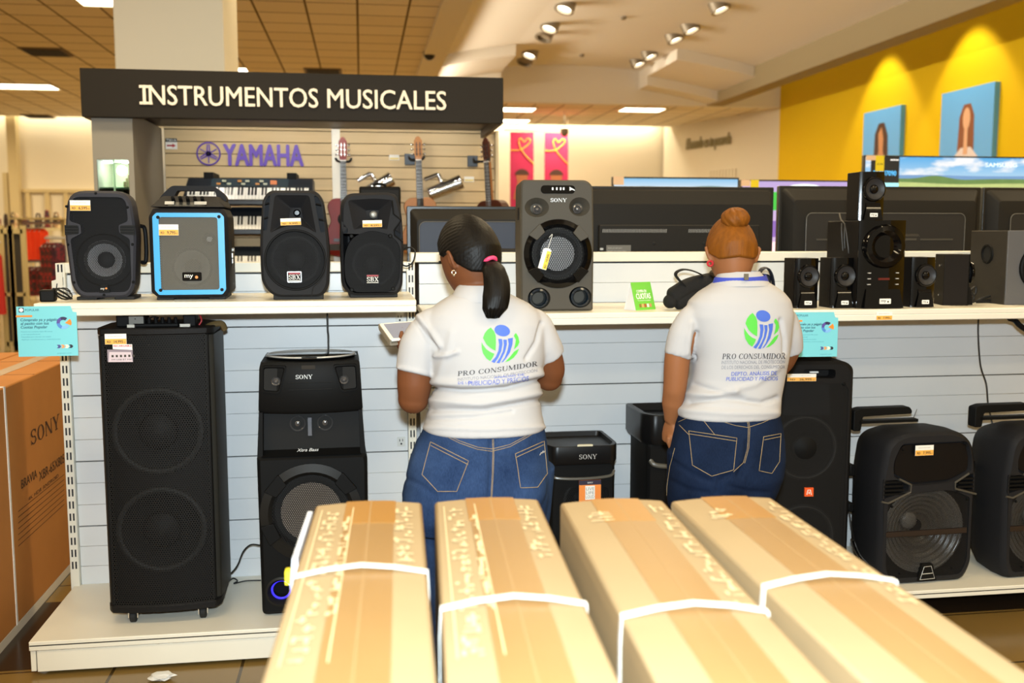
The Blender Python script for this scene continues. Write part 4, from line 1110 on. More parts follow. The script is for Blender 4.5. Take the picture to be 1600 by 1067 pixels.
# --- K: two trolley speakers at the right
yf = 3.63
cx, w, h = place(1379, 1530, 683, yf, DECK)
h = at_y(1450, 672, yf).z - DECK
def trolley(label, x, rz):
    t = thing('trolley_speaker', label, 'speaker', (x, yf, DECK), rz, 'trolley speakers')
    q = nrm_map(w, h, 180, 735, 118, 990)
    outer = rpoly([q(215, 985), q(690, 985), q(735, 900), q(735, 330), q(705, 190), q(620, 135), q(300, 135), q(215, 190), q(182, 400), q(190, 900)], [.02, .03, .05, .05, .04, .05, .05, .04, .05, .04])
    horn = rpoly([q(250, 372), q(243, 290), q(290, 188), q(680, 188), q(708, 290), q(705, 362), q(590, 420), q(360, 430)], [.01, .03, .02, .02, .03, .01, .03, .03])
    vl = rpoly([q(190, 495), q(192, 385), q(270, 390), q(340, 425), q(338, 455)], .005)
    vr = rpoly([q(728, 478), q(726, 368), q(680, 378), q(612, 420), q(612, 448)], .005)
    gc = q(455, 690); gr = w * .43
    low = rpoly([q(245, 950), q(665, 950), q(705, 880), q(705, 510), q(620, 470), q(560, 460), q(350, 468), q(222, 525), q(222, 880)], [.02, .02, .03, .01, .02, .03, .03, .01, .03])
    cabinet(t, outer, [(horn, .025, .94, True), (vl, .05, .95, True), (vr, .05, .95, True), (low, .10, 1, True)], [(.03, 1.03, 1.01), (.1, 1.03, 1.02), (.2, .98, 1.0), (.32, .74, .88)], BLK, bev=.012)
    build('horn_panel', MB().prism(rpoly([q(262, 360), q(258, 290), q(300, 200), q(670, 200), q(695, 290), q(690, 355), q(590, 405), q(365, 415)], [.01, .03, .02, .02, .03, .01, .03, .03]), .012, .02), mat('horn_gloss', '100f10', .3, spec=.2), t)
    build('grille', MB().prism(low, .006, .0075), grille_mat('grille_trolley', '201e1c', .006, .40), t)
    wf = build('woofer', MB().lathe([(gr, .0), (gr * .96, .002)] + [(gr * (.94 - .055 * k), -.001 - .0042 * k + (.0045 if k % 2 else 0)) for k in range(14)] + [(gr * .16, -.055)], (gc[0], .024, gc[1]), (0, -1, 0), 56, (False, False)), mat('grey_ridged_cone', '6a655e', .3, spec=.6), t)
    build('dust_cap', MB().ball((gc[0] - gr * .3, .045, gc[1] + gr * .2), gr * .2, gr * .10, gr * .2, 22), mat('dust_cap_grey', '7d776e', .3, spec=.6), wf)
    build('grille_bar', MB().box(gc[0] - gr * 1.0, gc[0] + gr * 1.0, -.002, .008, q(0, 711)[1], q(0, 683)[1]), mat('bar_brown', '241a16', .45), t)
    for vv, pts in (('l', ((196, 330), (196, 320), (196, 300))), ('r', ((618, 722), (628, 722), (640, 722)))):
        mb = MB()
        for i, v in enumerate((402, 425, 448, 470)):
            u0, u1 = ((194, 300 + i * 8) if vv == 'l' else (640 - i * 6, 724))
            a, b = q(u0, v), q(u1, v); mb.box(a[0], b[0], .0, .02, a[1] - .004, a[1] + .004)
        build('vent_slats', mb, BLKS, t)
    for l in ([(182, 508), (222, 518), (348, 462), (350, 420), (280, 385)], [(738, 492), (612, 455), (610, 420), (690, 372)]):
        build('edge_trim', MB().tube([(q(*p)[0], -.002, q(*p)[1]) for p in l], .0045), GREYP, t)
    screws(t, [q(*p) for p in ((300, 222), (670, 212), (248, 540), (690, 520), (308, 925), (620, 912))], .005)
    lp = build('logo_plate', MB().prism(rpoly([q(410, 972), q(525, 972), q(498, 875), q(435, 875)], .004), -.004, .01), BLKS, t)
    fr = [q(425, 964), q(512, 961), q(488, 889), q(447, 891)]
    build('logo_frame', MB().tube([(p[0], -.005, p[1]) for p in fr + fr[:1]], .0011, 6).tube([(q(438, 932)[0], -.005, q(438, 932)[1]), (q(498, 930)[0], -.005, q(498, 930)[1])], .0016, 6), SILV, lp)
    # telescopic handle, folded down on the top
    zt = h
    hd = build('pull_handle', MB().prism(rpoly([(-w * .58, zt - .03), (-w * .58, zt + .055), (-w * .5, zt + .065), (w * .02, zt + .065), (w * .05, zt + .05), (w * .05, zt + .035), (-w * .48, zt + .03), (-w * .5, zt - .03)], .008), .17, .22), BLKS, t, bevel=.004)
    build('handle_rail', MB().box(-w * .52, w * .12, .17, .21, zt + .0, zt + .012), BLKS, t)
    build('antenna', MB().cyl((w * .1, .2, zt), (w * .13, .19, zt + .05), .0012), CHR, t)
    for v0, v1 in ((365, 430), (590, 640)):
        a, b = q(100, v1), q(100, v0)
        build('rear_foot', MB().box(-w * .56, -w * .5, .2, .26, a[1], b[1]), BLKS, t, bevel=.004)
    return t, q
k1, q = trolley('black trolley speaker with a price tag, on the low deck at right', cx, R(2))
a = q(366, 258); price_tag(k1, a[0], a[1], w * 106 / 555, h * 57 / 870, '7,995', y=-.002)
cord = build('power_lead', MB().tube(spline([(-w * .55, .2, h * .4), (-w * .57, .16, h * .3), (-w * .62, .1, h * .25), (-w * .58, .08, h * .17), (-w * .52, .06, h * .12)]), .003).tube(spline([(-w * .62, .1, h * .26), (-w * .7, .07, h * .28), (-w * .66, .06, h * .2), (-w * .56, .05, h * .1)]), .003), CORDM, k1)
x2 = at_y(1568, 800, yf).x + w / 2
k2, q = trolley('black trolley speaker cut by the right edge of the photo', x2, R(2))

# --- the satellite set on the right shelf
SATSIDE = mat('satellite_side', '1a1613', .6, spec=.15)
def gloss_front(w, h, n=14, b=.016):
    return [(-w / 2 + w * k / n, -b * (1 - (2 * k / n - 1) ** 2)) for k in range(n + 1)]
def satellite(label, px, pyb, wpx, hpx, yf, zb, rz=0.0, grp='satellite speakers'):
    c = at_y(px, pyb, yf)
    w = at_y(px + wpx / 2, pyb, yf).x - at_y(px - wpx / 2, pyb, yf).x
    h = hpx * w / wpx
    t = thing('satellite_speaker', label, 'speaker', (c.x, yf, zb), rz, grp)
    fr = gloss_front(w, h)
    build('cabinet', MB().prism([(w / 2, 0), (w / 2, .10), (-w / 2, .10), (-w / 2, 0)], 0, h, 'xy'), SATSIDE, t, bevel=.003)
    fp = build('front_panel', MB().prism(fr + [(w / 2, .004), (-w / 2, .004)], 0, h, 'xy'), GLOSS, t, label='glossy black front')
    cz = h * .64; r = w * .45
    build('driver_ring', MB().torus((0, -.020, cz), r * .88, r * .15, (0, -1, 0), 40, 10), GLOSS, t)
    d = build('driver', MB().lathe([(r * .84, .003), (r * .78, .001), (r * .45, -.007), (r * .02, -.007)], (0, -.026, cz), (0, -1, 0), 36, (False, False)), mat('satellite_cone', '2a2a2c', .45, spec=.3), t)
    build('dust_cap', MB().ball((0, -.019, cz), r * .38, r * .2, r * .38, 20), GLOSS, d)
    build('foot_panel', MB().rings([[(-w * .28, -.0155, h * .36), (w * .28, -.0155, h * .36), (w * .28, -.01, h * .36), (-w * .28, -.01, h * .36)], [(-w * .28, -.022, h * .26), (w * .28, -.022, h * .26), (w * .28, -.01, h * .26), (-w * .28, -.01, h * .26)], [(-w * .38, -.024, .002), (w * .38, -.024, .002), (w * .38, -.004, .002), (-w * .38, -.004, .002)]]), GLOSS, t)
    myo_logo(t, 0, h * .11, w * .30, h * .08, PAPER, INK, y=-.027)
    return t, w, h
satellite('glossy black satellite speaker, leftmost of the small ones, by the right woman', 1258, 483, 37, 73, 3.715, SHR)
satellite('glossy black satellite speaker just left of the big subwoofer', 1315, 483, 37, 73, 3.70, SHR)
satellite('glossy black satellite speaker just right of the big subwoofer', 1440, 482, 36, 72, 3.69, SHR)
t4, w4, h4 = satellite('small satellite speaker turned sideways, right of the front-facing ones', 1497, 479, 37, 72, 3.82, SHR, R(78))
t4.location = (at_y(1483, 479, 3.79).x + .06, 3.79, SHR)
build('terminal', MB().cyl((-.02, .1, h4 * .2), (-.02, .108, h4 * .2), .004).cyl((-.02, .1, h4 * .78), (-.02, .108, h4 * .78), .004), CHR, t4)
# subwoofer
yf = 3.66
c = at_y(1374, 484, yf); w = at_y(1410, 484, yf).x - at_y(1338, 484, yf).x; h = 127 * w / 72
t = thing('subwoofer', 'glossy black subwoofer with a large round port, under the topmost satellite', 'subwoofer', (c.x, yf, SHR), 0)
fr = gloss_front(w, h, b=.024)
build('cabinet', MB().prism([(w / 2, 0), (w / 2, .27), (-w / 2, .27), (-w / 2, 0)], 0, h, 'xy'), SATSIDE, t, bevel=.004)
build('front_panel', MB().prism(fr + [(w / 2, .004), (-w / 2, .004)], 0, h, 'xy'), GLOSS, t, label='glossy black front')
cz = h * .705; r = w * .45
build('port_ring', MB().lathe([(r, -.02), (r * 1.0, .008), (r * .9, .022), (r * .7, .026), (r * .5, .012), (r * .38, .0), (r * .36, -.03), (.001, -.03)], (0, -.012, cz), (0, -1, 0), 56, (False, False)), GLOSS, t)
build('port_hole', MB().lathe([(r * .36, .0), (r * .34, .001)], (0, -.012, cz), (0, -1, 0), 40), mat('port_void', '04060c', .3), t)
mb = MB()
for x in (-.3, .3):
    for k in range(3): mb.box(x * w - .006, x * w + .006, -.022, -.012, h * (.40 - .065 * k), h * (.41 - .065 * k))
build('button', mb, SILV, t)
build('display', MB().box(-w * .12, w * .12, -.0265, -.02, h * .325, h * .35), mat('red_display', '5a1a14', .3), t, label='dull red display')
build('foot_panel', MB().rings([[(-w * .36, -.0225, h * .22), (w * .36, -.0225, h * .22), (w * .36, -.01, h * .22), (-w * .36, -.01, h * .22)], [(-w * .42, -.034, .002), (w * .42, -.034, .002), (w * .42, -.004, .002), (-w * .42, -.004, .002)]]), GLOSS, t)
myo_logo(t, w * .02, h * .085, w * .24, h * .06, PAPER, INK, y=-.036)
sub_top = SHR + h; sub_c = c.copy(); sub_w = w
t = build('speaker_wire', MB().tube(spline([(c.x - w * .42, yf + .2, sub_top + .03), (c.x - w * .56, yf + .13, sub_top + .004), (c.x - w * .6, yf + .08, sub_top - .02), (c.x - w * .57, yf + .06, sub_top - .1), (c.x - w * .55, yf + .06, sub_top - .13)]), .003)
          .tube(spline([(c.x - w * .62, yf + .1, sub_top - .01), (c.x - w * .64, yf + .09, sub_top - .05), (c.x - w * .6, yf + .09, sub_top - .12)]), .003).tube(spline([(c.x - w * .55, yf + .1, sub_top - .01), (c.x - w * .58, yf + .09, sub_top - .06), (c.x - w * .56, yf + .09, sub_top - .11)]), .003), mat('grey_wire', '2f2d2a', .5))
tag(t, 'bundled dark speaker wire hanging at the left of the subwoofer', 'wire')
satellite('glossy black satellite speaker standing on top of the subwoofer', 1359.5, 355, 39, 70, 3.69, sub_top)
# grey bass box at the far right
yf = 3.74
a = at_y(1571, 478, yf); w = .26; h = at_y(1571, 360, yf).z - SHR
t = thing('bass_box', 'dark grey bass box with an oval side port, at the right end of the shelf', 'subwoofer', (a.x + w / 2, yf, SHR), R(-2))
build('cabinet', MB().box(-w / 2, w / 2, .006, .27, 0, h), mat('taupe_side', '34302a', .55, spec=.2), t, bevel=.004)
build('front_panel', MB().box(-w / 2, w / 2, 0, .008, 0, h), mat('grey_front', '5a5a5c', .5, spec=.2), t, bevel=.003)
build('woofer_ring', MB().torus((.02, -.002, h * .5), .085, .012), BLKS, t)
woofer(t, .02, h * .5, .078, -.004, CONED, CONED, surround=False)
build('side_port', MB().torus((-w / 2, .14, h * .68), .036, .007, (-1, 0, 0), 36, 8), BLKS, t)
build('port_hole', MB().lathe([(.034, 0), (.034, .0015)], (-w / 2, .14, h * .68), (-1, 0, 0), 30), DARK, t)
# ---------------------------------------------------------------- music booth behind the shelves
BY = 6.9
BROWN = mat('sign_brown', '28241f', .55, spec=.15)
a, b = at_y(124, 108, 6.0), at_y(786.5, 121, 6.0)
bx0, bx1, bz0, bz1 = a.x, b.x, 2.206, 2.476
t = thing('music_sign', 'black canopy sign with cream lettering above the music booth', 'sign', ((bx0 + bx1) / 2, 6.0, bz0))
ox = (bx0 + bx1) / 2
build('fascia', MB().box(bx0 - ox, bx1 - ox, 0, .06, 0, bz1 - bz0), BROWN, t, bevel=.004)
build('canopy', MB().box(bx0 - ox, bx1 - ox, .06, BY + .05 - 6.0, .05, bz1 - bz0 - .01).box(bx0 - ox, bx0 - ox + .03, .06, BY + .05 - 6, 0, .06).box(bx1 - ox - .03, bx1 - ox, .06, BY + .05 - 6, 0, .06), mat('canopy_brown', '4b4038', .5), t)
l0, l1, lt = at_y(224, 163, 5.99), at_y(697, 170, 5.99), at_y(224, 133, 5.99)
lm = mat('sign_cream', 'fff6e4', .6)
mb = MB(); hgt = lt.z - l0.z
wI, wM = at_y(497, 165, 5.99).x - l0.x, l1.x - at_y(512, 168, 5.99).x
write(mb, 'INSTRUMENTOS', (l0.x - ox, -.0, l0.z - bz0), wI, hgt, bold=.012, thick=.012); m2_ = MB()
write(m2_, 'MUSICALES', (l1.x - wM - ox, -.0, l0.z - bz0), wM, hgt, bold=.012, thick=.012)
mb.box(l0.x - ox - .02, l0.x - ox + .05, -.012, 0, l0.z - bz0, l0.z - bz0 + .015).box(l0.x - ox - .02, l0.x - ox + .05, -.012, 0, l0.z - bz0 + hgt - .015, l0.z - bz0 + hgt)
build('sign_word', mb, lm, t, smooth=0); build('sign_word', m2_, lm, t, smooth=0)
for px, py in ((343, 197), (434, 199), (532, 200), (620, 200), (710, 201)):
    p = at_z(px, py, bz0 + .045)
    p.y = min(p.y, 6.42)
    d = build('downlight', MB().lathe([(.035, -.006), (.045, -.006), (.045, .006)], (p.x - ox, p.y - 6.0, .05), (0, 0, -1), 24), FIX, t)
    build('downlight_lens', MB().lathe([(.036, 0), (.036, .004)], (p.x - ox, p.y - 6.0, .05), (0, 0, -1), 24), LEDW, d, label='glowing white lens')
    lamp('booth_spot', 'SPOT', (p.x, p.y, bz0 + .03), 4.6, (1, .92, .78), (p.x, BY, 1.75), spot_size=R(140), spot_blend=.6, shadow_soft_size=.03)
# slatted wall
a, b = at_y(258, 260, BY), at_y(773, 260, BY)
wx0, wx1 = a.x, b.x
g0, g1 = at_y(519, 260, BY).x, at_y(532, 260, BY).x
SLAT = mat('slat_wood', 'cdb182', .5, vary=.12, vscale=3, stretch=(.6, 4, 12))
t = thing('slat_wall', 'beige slatted display wall of the music booth', 'slat wall', ((wx0 + wx1) / 2, BY, 0))
ox2 = (wx0 + wx1) / 2
mb = MB(); z = .1
while z < 2.24:
    for u0, u1 in ((wx0, g0), (g1, wx1)):
        mb.box(u0 - ox2, u1 - ox2, 0, .02, z + .004, min(z + .079, 2.255))
    z += .079
build('slat_panel', mb, SLAT, t, bevel=.002, seg=1)
build('backing', MB().box(wx0 - ox2, wx1 - ox2, .018, .04, 0, 2.25), mat('slat_groove', '5e4c30', .7), t)
build('white_post', MB().box(g0 - ox2, g1 - ox2, -.01, .03, 0, 2.25), mat('post_white', 'f6f1e4', .5), t, label='white post between the slatted panels')
build('side_jamb', MB().box(wx1 - ox2, wx1 - ox2 + .02, -.05, .06, 0, 2.25), mat('jamb_cream', 'd9c9a4', .6), t)
# grey wing pillar with a small showcase set into it
a, b = at_y(143, 200, 6.06), at_y(207, 200, 6.06)
GREY = mat('pillar_grey', '8f8b80', .55)
t = thing('booth_pillar', 'grey pillar at the left end of the music booth with a glass showcase', 'pillar', ((a.x + b.x) / 2, 6.06, 0))
w = b.x - a.x
z0, z1 = at_y(150, 300, 6.06).z - .15, at_y(150, 249, 6.06).z
mb = MB().box(-w / 2, w / 2, 0, .86, z1, 2.24).box(-w / 2, w / 2, 0, .86, 0, z0).box(w / 2 - .03, w / 2, 0, .86, z0, z1).box(-w / 2, -w / 2 + .02, 0, .86, z0, z1).box(-w / 2 + .02, w / 2 - .03, .4, .86, z0, z1)
build('shell', mb, GREY, t)
sc_ = build('showcase', MB().box(-w / 2 + .02, w / 2 - .03, .36, .39, z0, z1), mat('showcase_back', 'c3d0b4', .5), t)
gm = bpy.data.materials.new('showcase_glass'); gm.use_nodes = True
gb = gm.node_tree.nodes['Principled BSDF']; gb.inputs['Transmission Weight'].default_value = 1; gb.inputs['Roughness'].default_value = .02; gb.inputs['Base Color'].default_value = (.9, 1, .93, 1); gb.inputs['IOR'].default_value = 1.1
build('glass_pane', MB().box(-w / 2 + .02, 0, .004, .01, z0, z1).box(.002, w / 2 - .03, .004, .01, z0, z1), gm, sc_)
build('case_lamp', MB().box(-w * .38, -w * .15, .1, .14, z1 - .012, z1 - .004).box(w * .1, w * .36, .1, .14, z1 - .012, z1 - .004), LEDW, sc_)
build('edge_strip', MB().box(-.004, .004, 0, .012, z0, z1), mat('glass_edge', '88b59a', .3), sc_)
lamp('showcase_lamp', 'POINT', ((a.x + b.x) / 2, 6.06 + .2, z1 - .05), 2.5, (.9, 1, .85), shadow_soft_size=.03)
mb = MB()
random.seed(3)
for k in range(7):
    x = w * (.06 + .055 * k); mb.cyl((x, .2, z0 + .02), (x, .2, z0 + .22 + .02 * (k % 3)), .009)
build('shelf_goods', mb, mat('goods_brown', '7a6a50', .5), sc_, label='row of small goods on the showcase shelf')
build('case_shelf', MB().box(-w / 2 + .02, w / 2 - .03, .05, .36, z0 + .17, z0 + .18), mat('glass_edge', '88b59a', .3), sc_)

# purple emblem and lettering on the slats
PUR = mat('emblem_purple', '5b35ae', .45)
c = at_y(325.5, 240, BY - .02); e_ = at_y(344, 240, BY - .02); r = e_.x - c.x
mb = MB().torus((c.x, BY - .012, c.z), r * .96, r * .07, (0, -1, 0), 48, 6)
for k in range(3):
    mb.M = Matrix.Translation((c.x, BY - .012, c.z)) @ Matrix.Rotation(k * 2 * PI / 3, 4, 'Y')
    mb.box(-r * .04, r * .04, -.004, .006, -r * .8, -r * .2).prism([(-r * .2, -r * .2), (r * .2, -r * .2), (r * .12, r * .8), (r * .03, r * .8), (r * .06, -r * .05), (-r * .06, -r * .05), (-r * .03, r * .8), (-r * .12, r * .8)], -.004, .006)
o = build('wall_emblem', mb, PUR); tag(o, 'purple ring emblem with crossed tuning forks on the slatted wall', 'emblem')
l0, l1, lt = at_y(350, 258, BY - .02), at_y(473.5, 258, BY - .02), at_y(350, 225.5, BY - .02)
mb = MB(); write(mb, 'YAMAHA', (l0.x, BY - .006, l0.z), l1.x - l0.x, lt.z - l0.z, bold=.045, thick=.012)
o = build('brand_lettering', mb, PUR, smooth=0); tag(o, 'large purple capital lettering on the slatted wall', 'lettering')
# location plate with a red arrow
p = at_y(259, 233, BY - .01)
s1 = at_y(277, 233, BY - .01).x - p.x; s2 = at_y(259, 216, BY - .01).z - p.z
t = thing('aisle_marker', 'small white aisle marker with a red arrow on the slatted wall', 'sign', (p.x, BY - .012, p.z))
build('card', MB().box(0, s1, 0, .006, 0, s2), PAPER, t)
build('header', MB().box(0, s1, -.001, .001, s2 * .66, s2), mat('marker_black', '2b2a28', .5), t)
mb = MB(); write(mb, 'TS01A', (s1 * .06, -.0015, s2 * .72), s1 * .88, s2 * .22); build('marker_letters', mb, WHITE, t, smooth=0)
build('arrow', MB().prism([(s1 * .12, s2 * .26), (s1 * .6, s2 * .26), (s1 * .6, s2 * .14), (s1 * .9, s2 * .33), (s1 * .6, s2 * .52), (s1 * .6, s2 * .4), (s1 * .12, s2 * .4)], -.002, .0), mat('arrow_red', 'b02a32', .5), t)
# price cards on the slats
for px, py, lb in ((616, 246, 'small white price card on the slats left of the middle guitar'), (733, 280, 'small white price card on the slats between middle and right guitar')):
    p = at_y(px, py, BY - .01); tt = thing('price_card', lb, 'price card', (p.x, BY - .008, p.z), 0, 'price cards on the slats')
    build('card', MB().box(-.034, .034, 0, .004, -.018, .018), PAPER, tt); build('price_strip', MB().box(-.03, .03, -.001, .001, -.014, -.001), mat('price_yellow', 'e6cf86', .6), tt)

# guitars hung from the slats
def guitar(label, px, py_nut, py_top, yf, body_m, head_m, rot=0.0, lean=0.0):
    p = at_y(px, py_nut, yf); s = (at_y(px, py_top, yf).z - p.z) / .20
    t = thing('guitar', label, 'guitar', p, rot, 'guitars on the slatted wall')
    S = lambda v: [(a * s, b * s) for a, b in v]
    hd = build('headstock', MB().prism(rpoly(S([(-.026, 0), (.026, 0), (.035, .06), (.035, .165), (.025, .175), (.02, .19), (0, .203), (-.02, .19), (-.025, .175), (-.035, .165), (-.035, .06)]), .003), -.008, .01), head_m, t, bevel=.002)
    mb = MB()
    for x in (-.014, .014): mb.box((x - .004) * s, (x + .004) * s, -.010, -.007, .035 * s, .15 * s)
    build('slot', mb, PAPER if 'white post' in label else SLOT, hd)
    for sx in (-1, 1):
        for k in range(3):
            z = (.05 + .04 * k) * s
            build('tuner', MB().cyl((sx * .03 * s, 0, z), (sx * .052 * s, 0, z), .003).ball((sx * .054 * s, 0, z), .007, .005, .009, 10).cyl((sx * .006 * s, -.01, z), (sx * .022 * s, -.01, z), .0035), CHR, hd)
    nk = build('neck', MB().prism(S([(-.025, 0), (.025, 0), (.030, -.46), (-.030, -.46)]), -.006, .018), mat('neck_wood', '8f5b35', .4), t)
    build('fretboard', MB().prism(S([(-.025, .001), (.025, .001), (.0305, -.46), (-.0305, -.46)]), -.010, -.005), mat('fretboard', '2a2220', .4), nk)
    mb = MB(); z = 0.0; L_ = .65
    for k in range(1, 13):
        z = L_ * (1 - 2 ** (-k / 12)); mb.box(-.027 * s, .027 * s, -.0115, -.009, -z * s - .0006, -z * s + .0006)
    build('fret', mb, SILV, nk)
    mb = MB()
    for k in range(6): x = (-.02 + .008 * k) * s; mb.cyl((x, -.0135, .02 * s), (x * 1.2, -.0135, -.70 * s), .0004, n=5)
    build('string', mb, SILV, nk, smooth=0)
    build('nut', MB().box(-.026 * s, .026 * s, -.014, .0, -.003 * s, .004 * s), PAPER, nk)
    half = spline([(0, -.32, 0), (.09, -.325, 0), (.138, -.38, 0), (.125, -.46, 0), (.115, -.52, 0), (.15, -.6, 0), (.183, -.69, 0), (.16, -.78, 0), (.08, -.815, 0), (0, -.82, 0)], 5)
    ol = [(v.x * s, v.y * s) for v in half] + [(-v.x * s, v.y * s) for v in reversed(half[1:-1])]
    bd = build('body', MB().prism(ol, -.01, .075), body_m, t, bevel=.004)
    build('sound_hole', MB().lathe([(.055 * s, 0), (.043 * s, .002), (.043 * s, .003)], (0, -.0105, -.50 * s), (0, -1, 0), 30), DARK, bd)
    build('bridge', MB().box(-.09 * s, .09 * s, -.02, -.009, -.69 * s, -.665 * s), mat('fretboard', '2a2220', .4), bd)
    t.rotation_euler = (0, lean, rot)
    return t, p
CHERRY = mat('cherry_lacquer', '7a1c14', .4, spec=.25); WALNUT = mat('walnut_lacquer', '4a2416', .4, spec=.25); NATURAL = mat('natural_spruce', 'a8713f', .4, spec=.25)
guitar('cherry red guitar hanging before the white post', 536, 251, 214, 6.74, CHERRY, CHERRY)
guitar('guitar with a pale headstock, hanging in the middle of the right slat panel', 654, 250, 213, 6.74, NATURAL, NATURAL, 0, R(-1.5))
guitar('dark brown guitar at the right end of the slats, turned on its hook', 761, 253, 215, 6.72, WALNUT, WALNUT, R(-45), R(-4))
for px, py, lb in ((537, 249, 'under the cherry red guitar head'), (650, 246, 'holding the middle guitar'), (750, 249, 'holding the right guitar')):
    p = at_y(px, py, 6.74)
    t = thing('guitar_hanger', 'black guitar hook on the slatted wall, %s' % lb, 'hook', (p.x, 6.8, p.z), 0, 'guitar hooks')
    if px != 537: build('hook_plate', MB().box(-.07, .0, .07, .09, -.04, .035), mat('hook_plate', '39414c', .4), t, bevel=.003)
    build('arm', MB().tube([(-.035 if px != 537 else 0, .1, -.005), (-.02 if px != 537 else 0, .05, -.01), (0, -.02, -.012)], .009), BLKS, t)
    build('cradle', MB().tube(spline([(-.05, -.12, .0), (-.043, -.07, -.008), (-.03, -.03, -.012), (.03, -.03, -.012), (.043, -.07, -.008), (.05, -.12, .0)]), .008), RUB, t)

# chrome scraper cylinders
def scraper(label, pa, pb, rpx, y, hp):
    a, b = at_y(*pa, y), at_y(*pb, y)
    c = (a + b) / 2; d = (b - a); L_ = d.length
    r = at_y(rpx, 0, y).x - at_y(0, 0, y).x
    t = thing('metal_scraper', label, 'percussion', c, 0, 'chrome scrapers')
    ax = d.normalized()
    bd = build('body', MB().lathe([(r * .85, -L_ / 2), (r, L_ / 2), (r * .94, L_ / 2), (r * .8, -L_ / 2)], (0, 0, 0), ax, 36, (False, False)), mat('scraper_chrome', 'cfd0d4', .16, 1, bump=.5, bscale=60), t)
    build('rim', MB().torus(ax * (L_ / 2), r * .98, .004, ax, 36, 8), CHR, bd); build('rim', MB().torus(ax * (-L_ / 2), r * .84, .004, ax, 36, 8), CHR, bd)
    up = Vector((-ax.z, 0, ax.x))
    if up.z < 0: up = -up
    e = up * r
    build('handle', MB().tube([e * .98 - ax * .0 + ax * hp, e * 1.0 + up * .045 + ax * hp, e + up * .05 + ax * (hp - .01), e + up * .05 + ax * (hp - .1)], .015, 12), CHR, t)
    return t
scraper('chrome metal scraper left of the middle guitar', (570, 303), (612, 279), 13, 6.78, .0)
scraper('chrome metal scraper right of the middle guitar', (671, 303), (720, 284), 13.5, 6.78, -.01)
p0, p1 = at_y(561, 291, 5.6), at_y(626, 291, 5.6)
t = thing('amplifier', 'small black amplifier behind the wide-horned red-badged speaker', 'amplifier', ((p0.x + p1.x) / 2, 5.6, p0.z - .32))
w = p1.x - p0.x
build('case', MB().box(-w / 2, w / 2, 0, .16, 0, .32), BLKS, t, bevel=.01)
build('top_handle', MB().tube(spline([(-w * .15, .08, .315), (-w * .1, .08, .335), (w * .1, .08, .335), (w * .15, .08, .315)]), .008), BLKS, t)
build('grille', MB().box(-w * .45, w * .45, -.004, .001, .02, .3), CONED, t)
# stand that carries it and the keyboards (mostly hidden)
t = thing('display_table', 'low dark display table behind the left shelf', 'table', ((p0.x + p1.x) / 2, 5.68, 0))
zt_ = p0.z - .32
build('tabletop', MB().box(-.5, .35, -.2, .25, zt_ - .03, zt_), BROWN, t)
for x in (-.46, .31):
    for y in (-.16, .21): build('leg', MB().box(x - .02, x + .02, y - .02, y + .02, 0, zt_ - .03), BROWN, t)

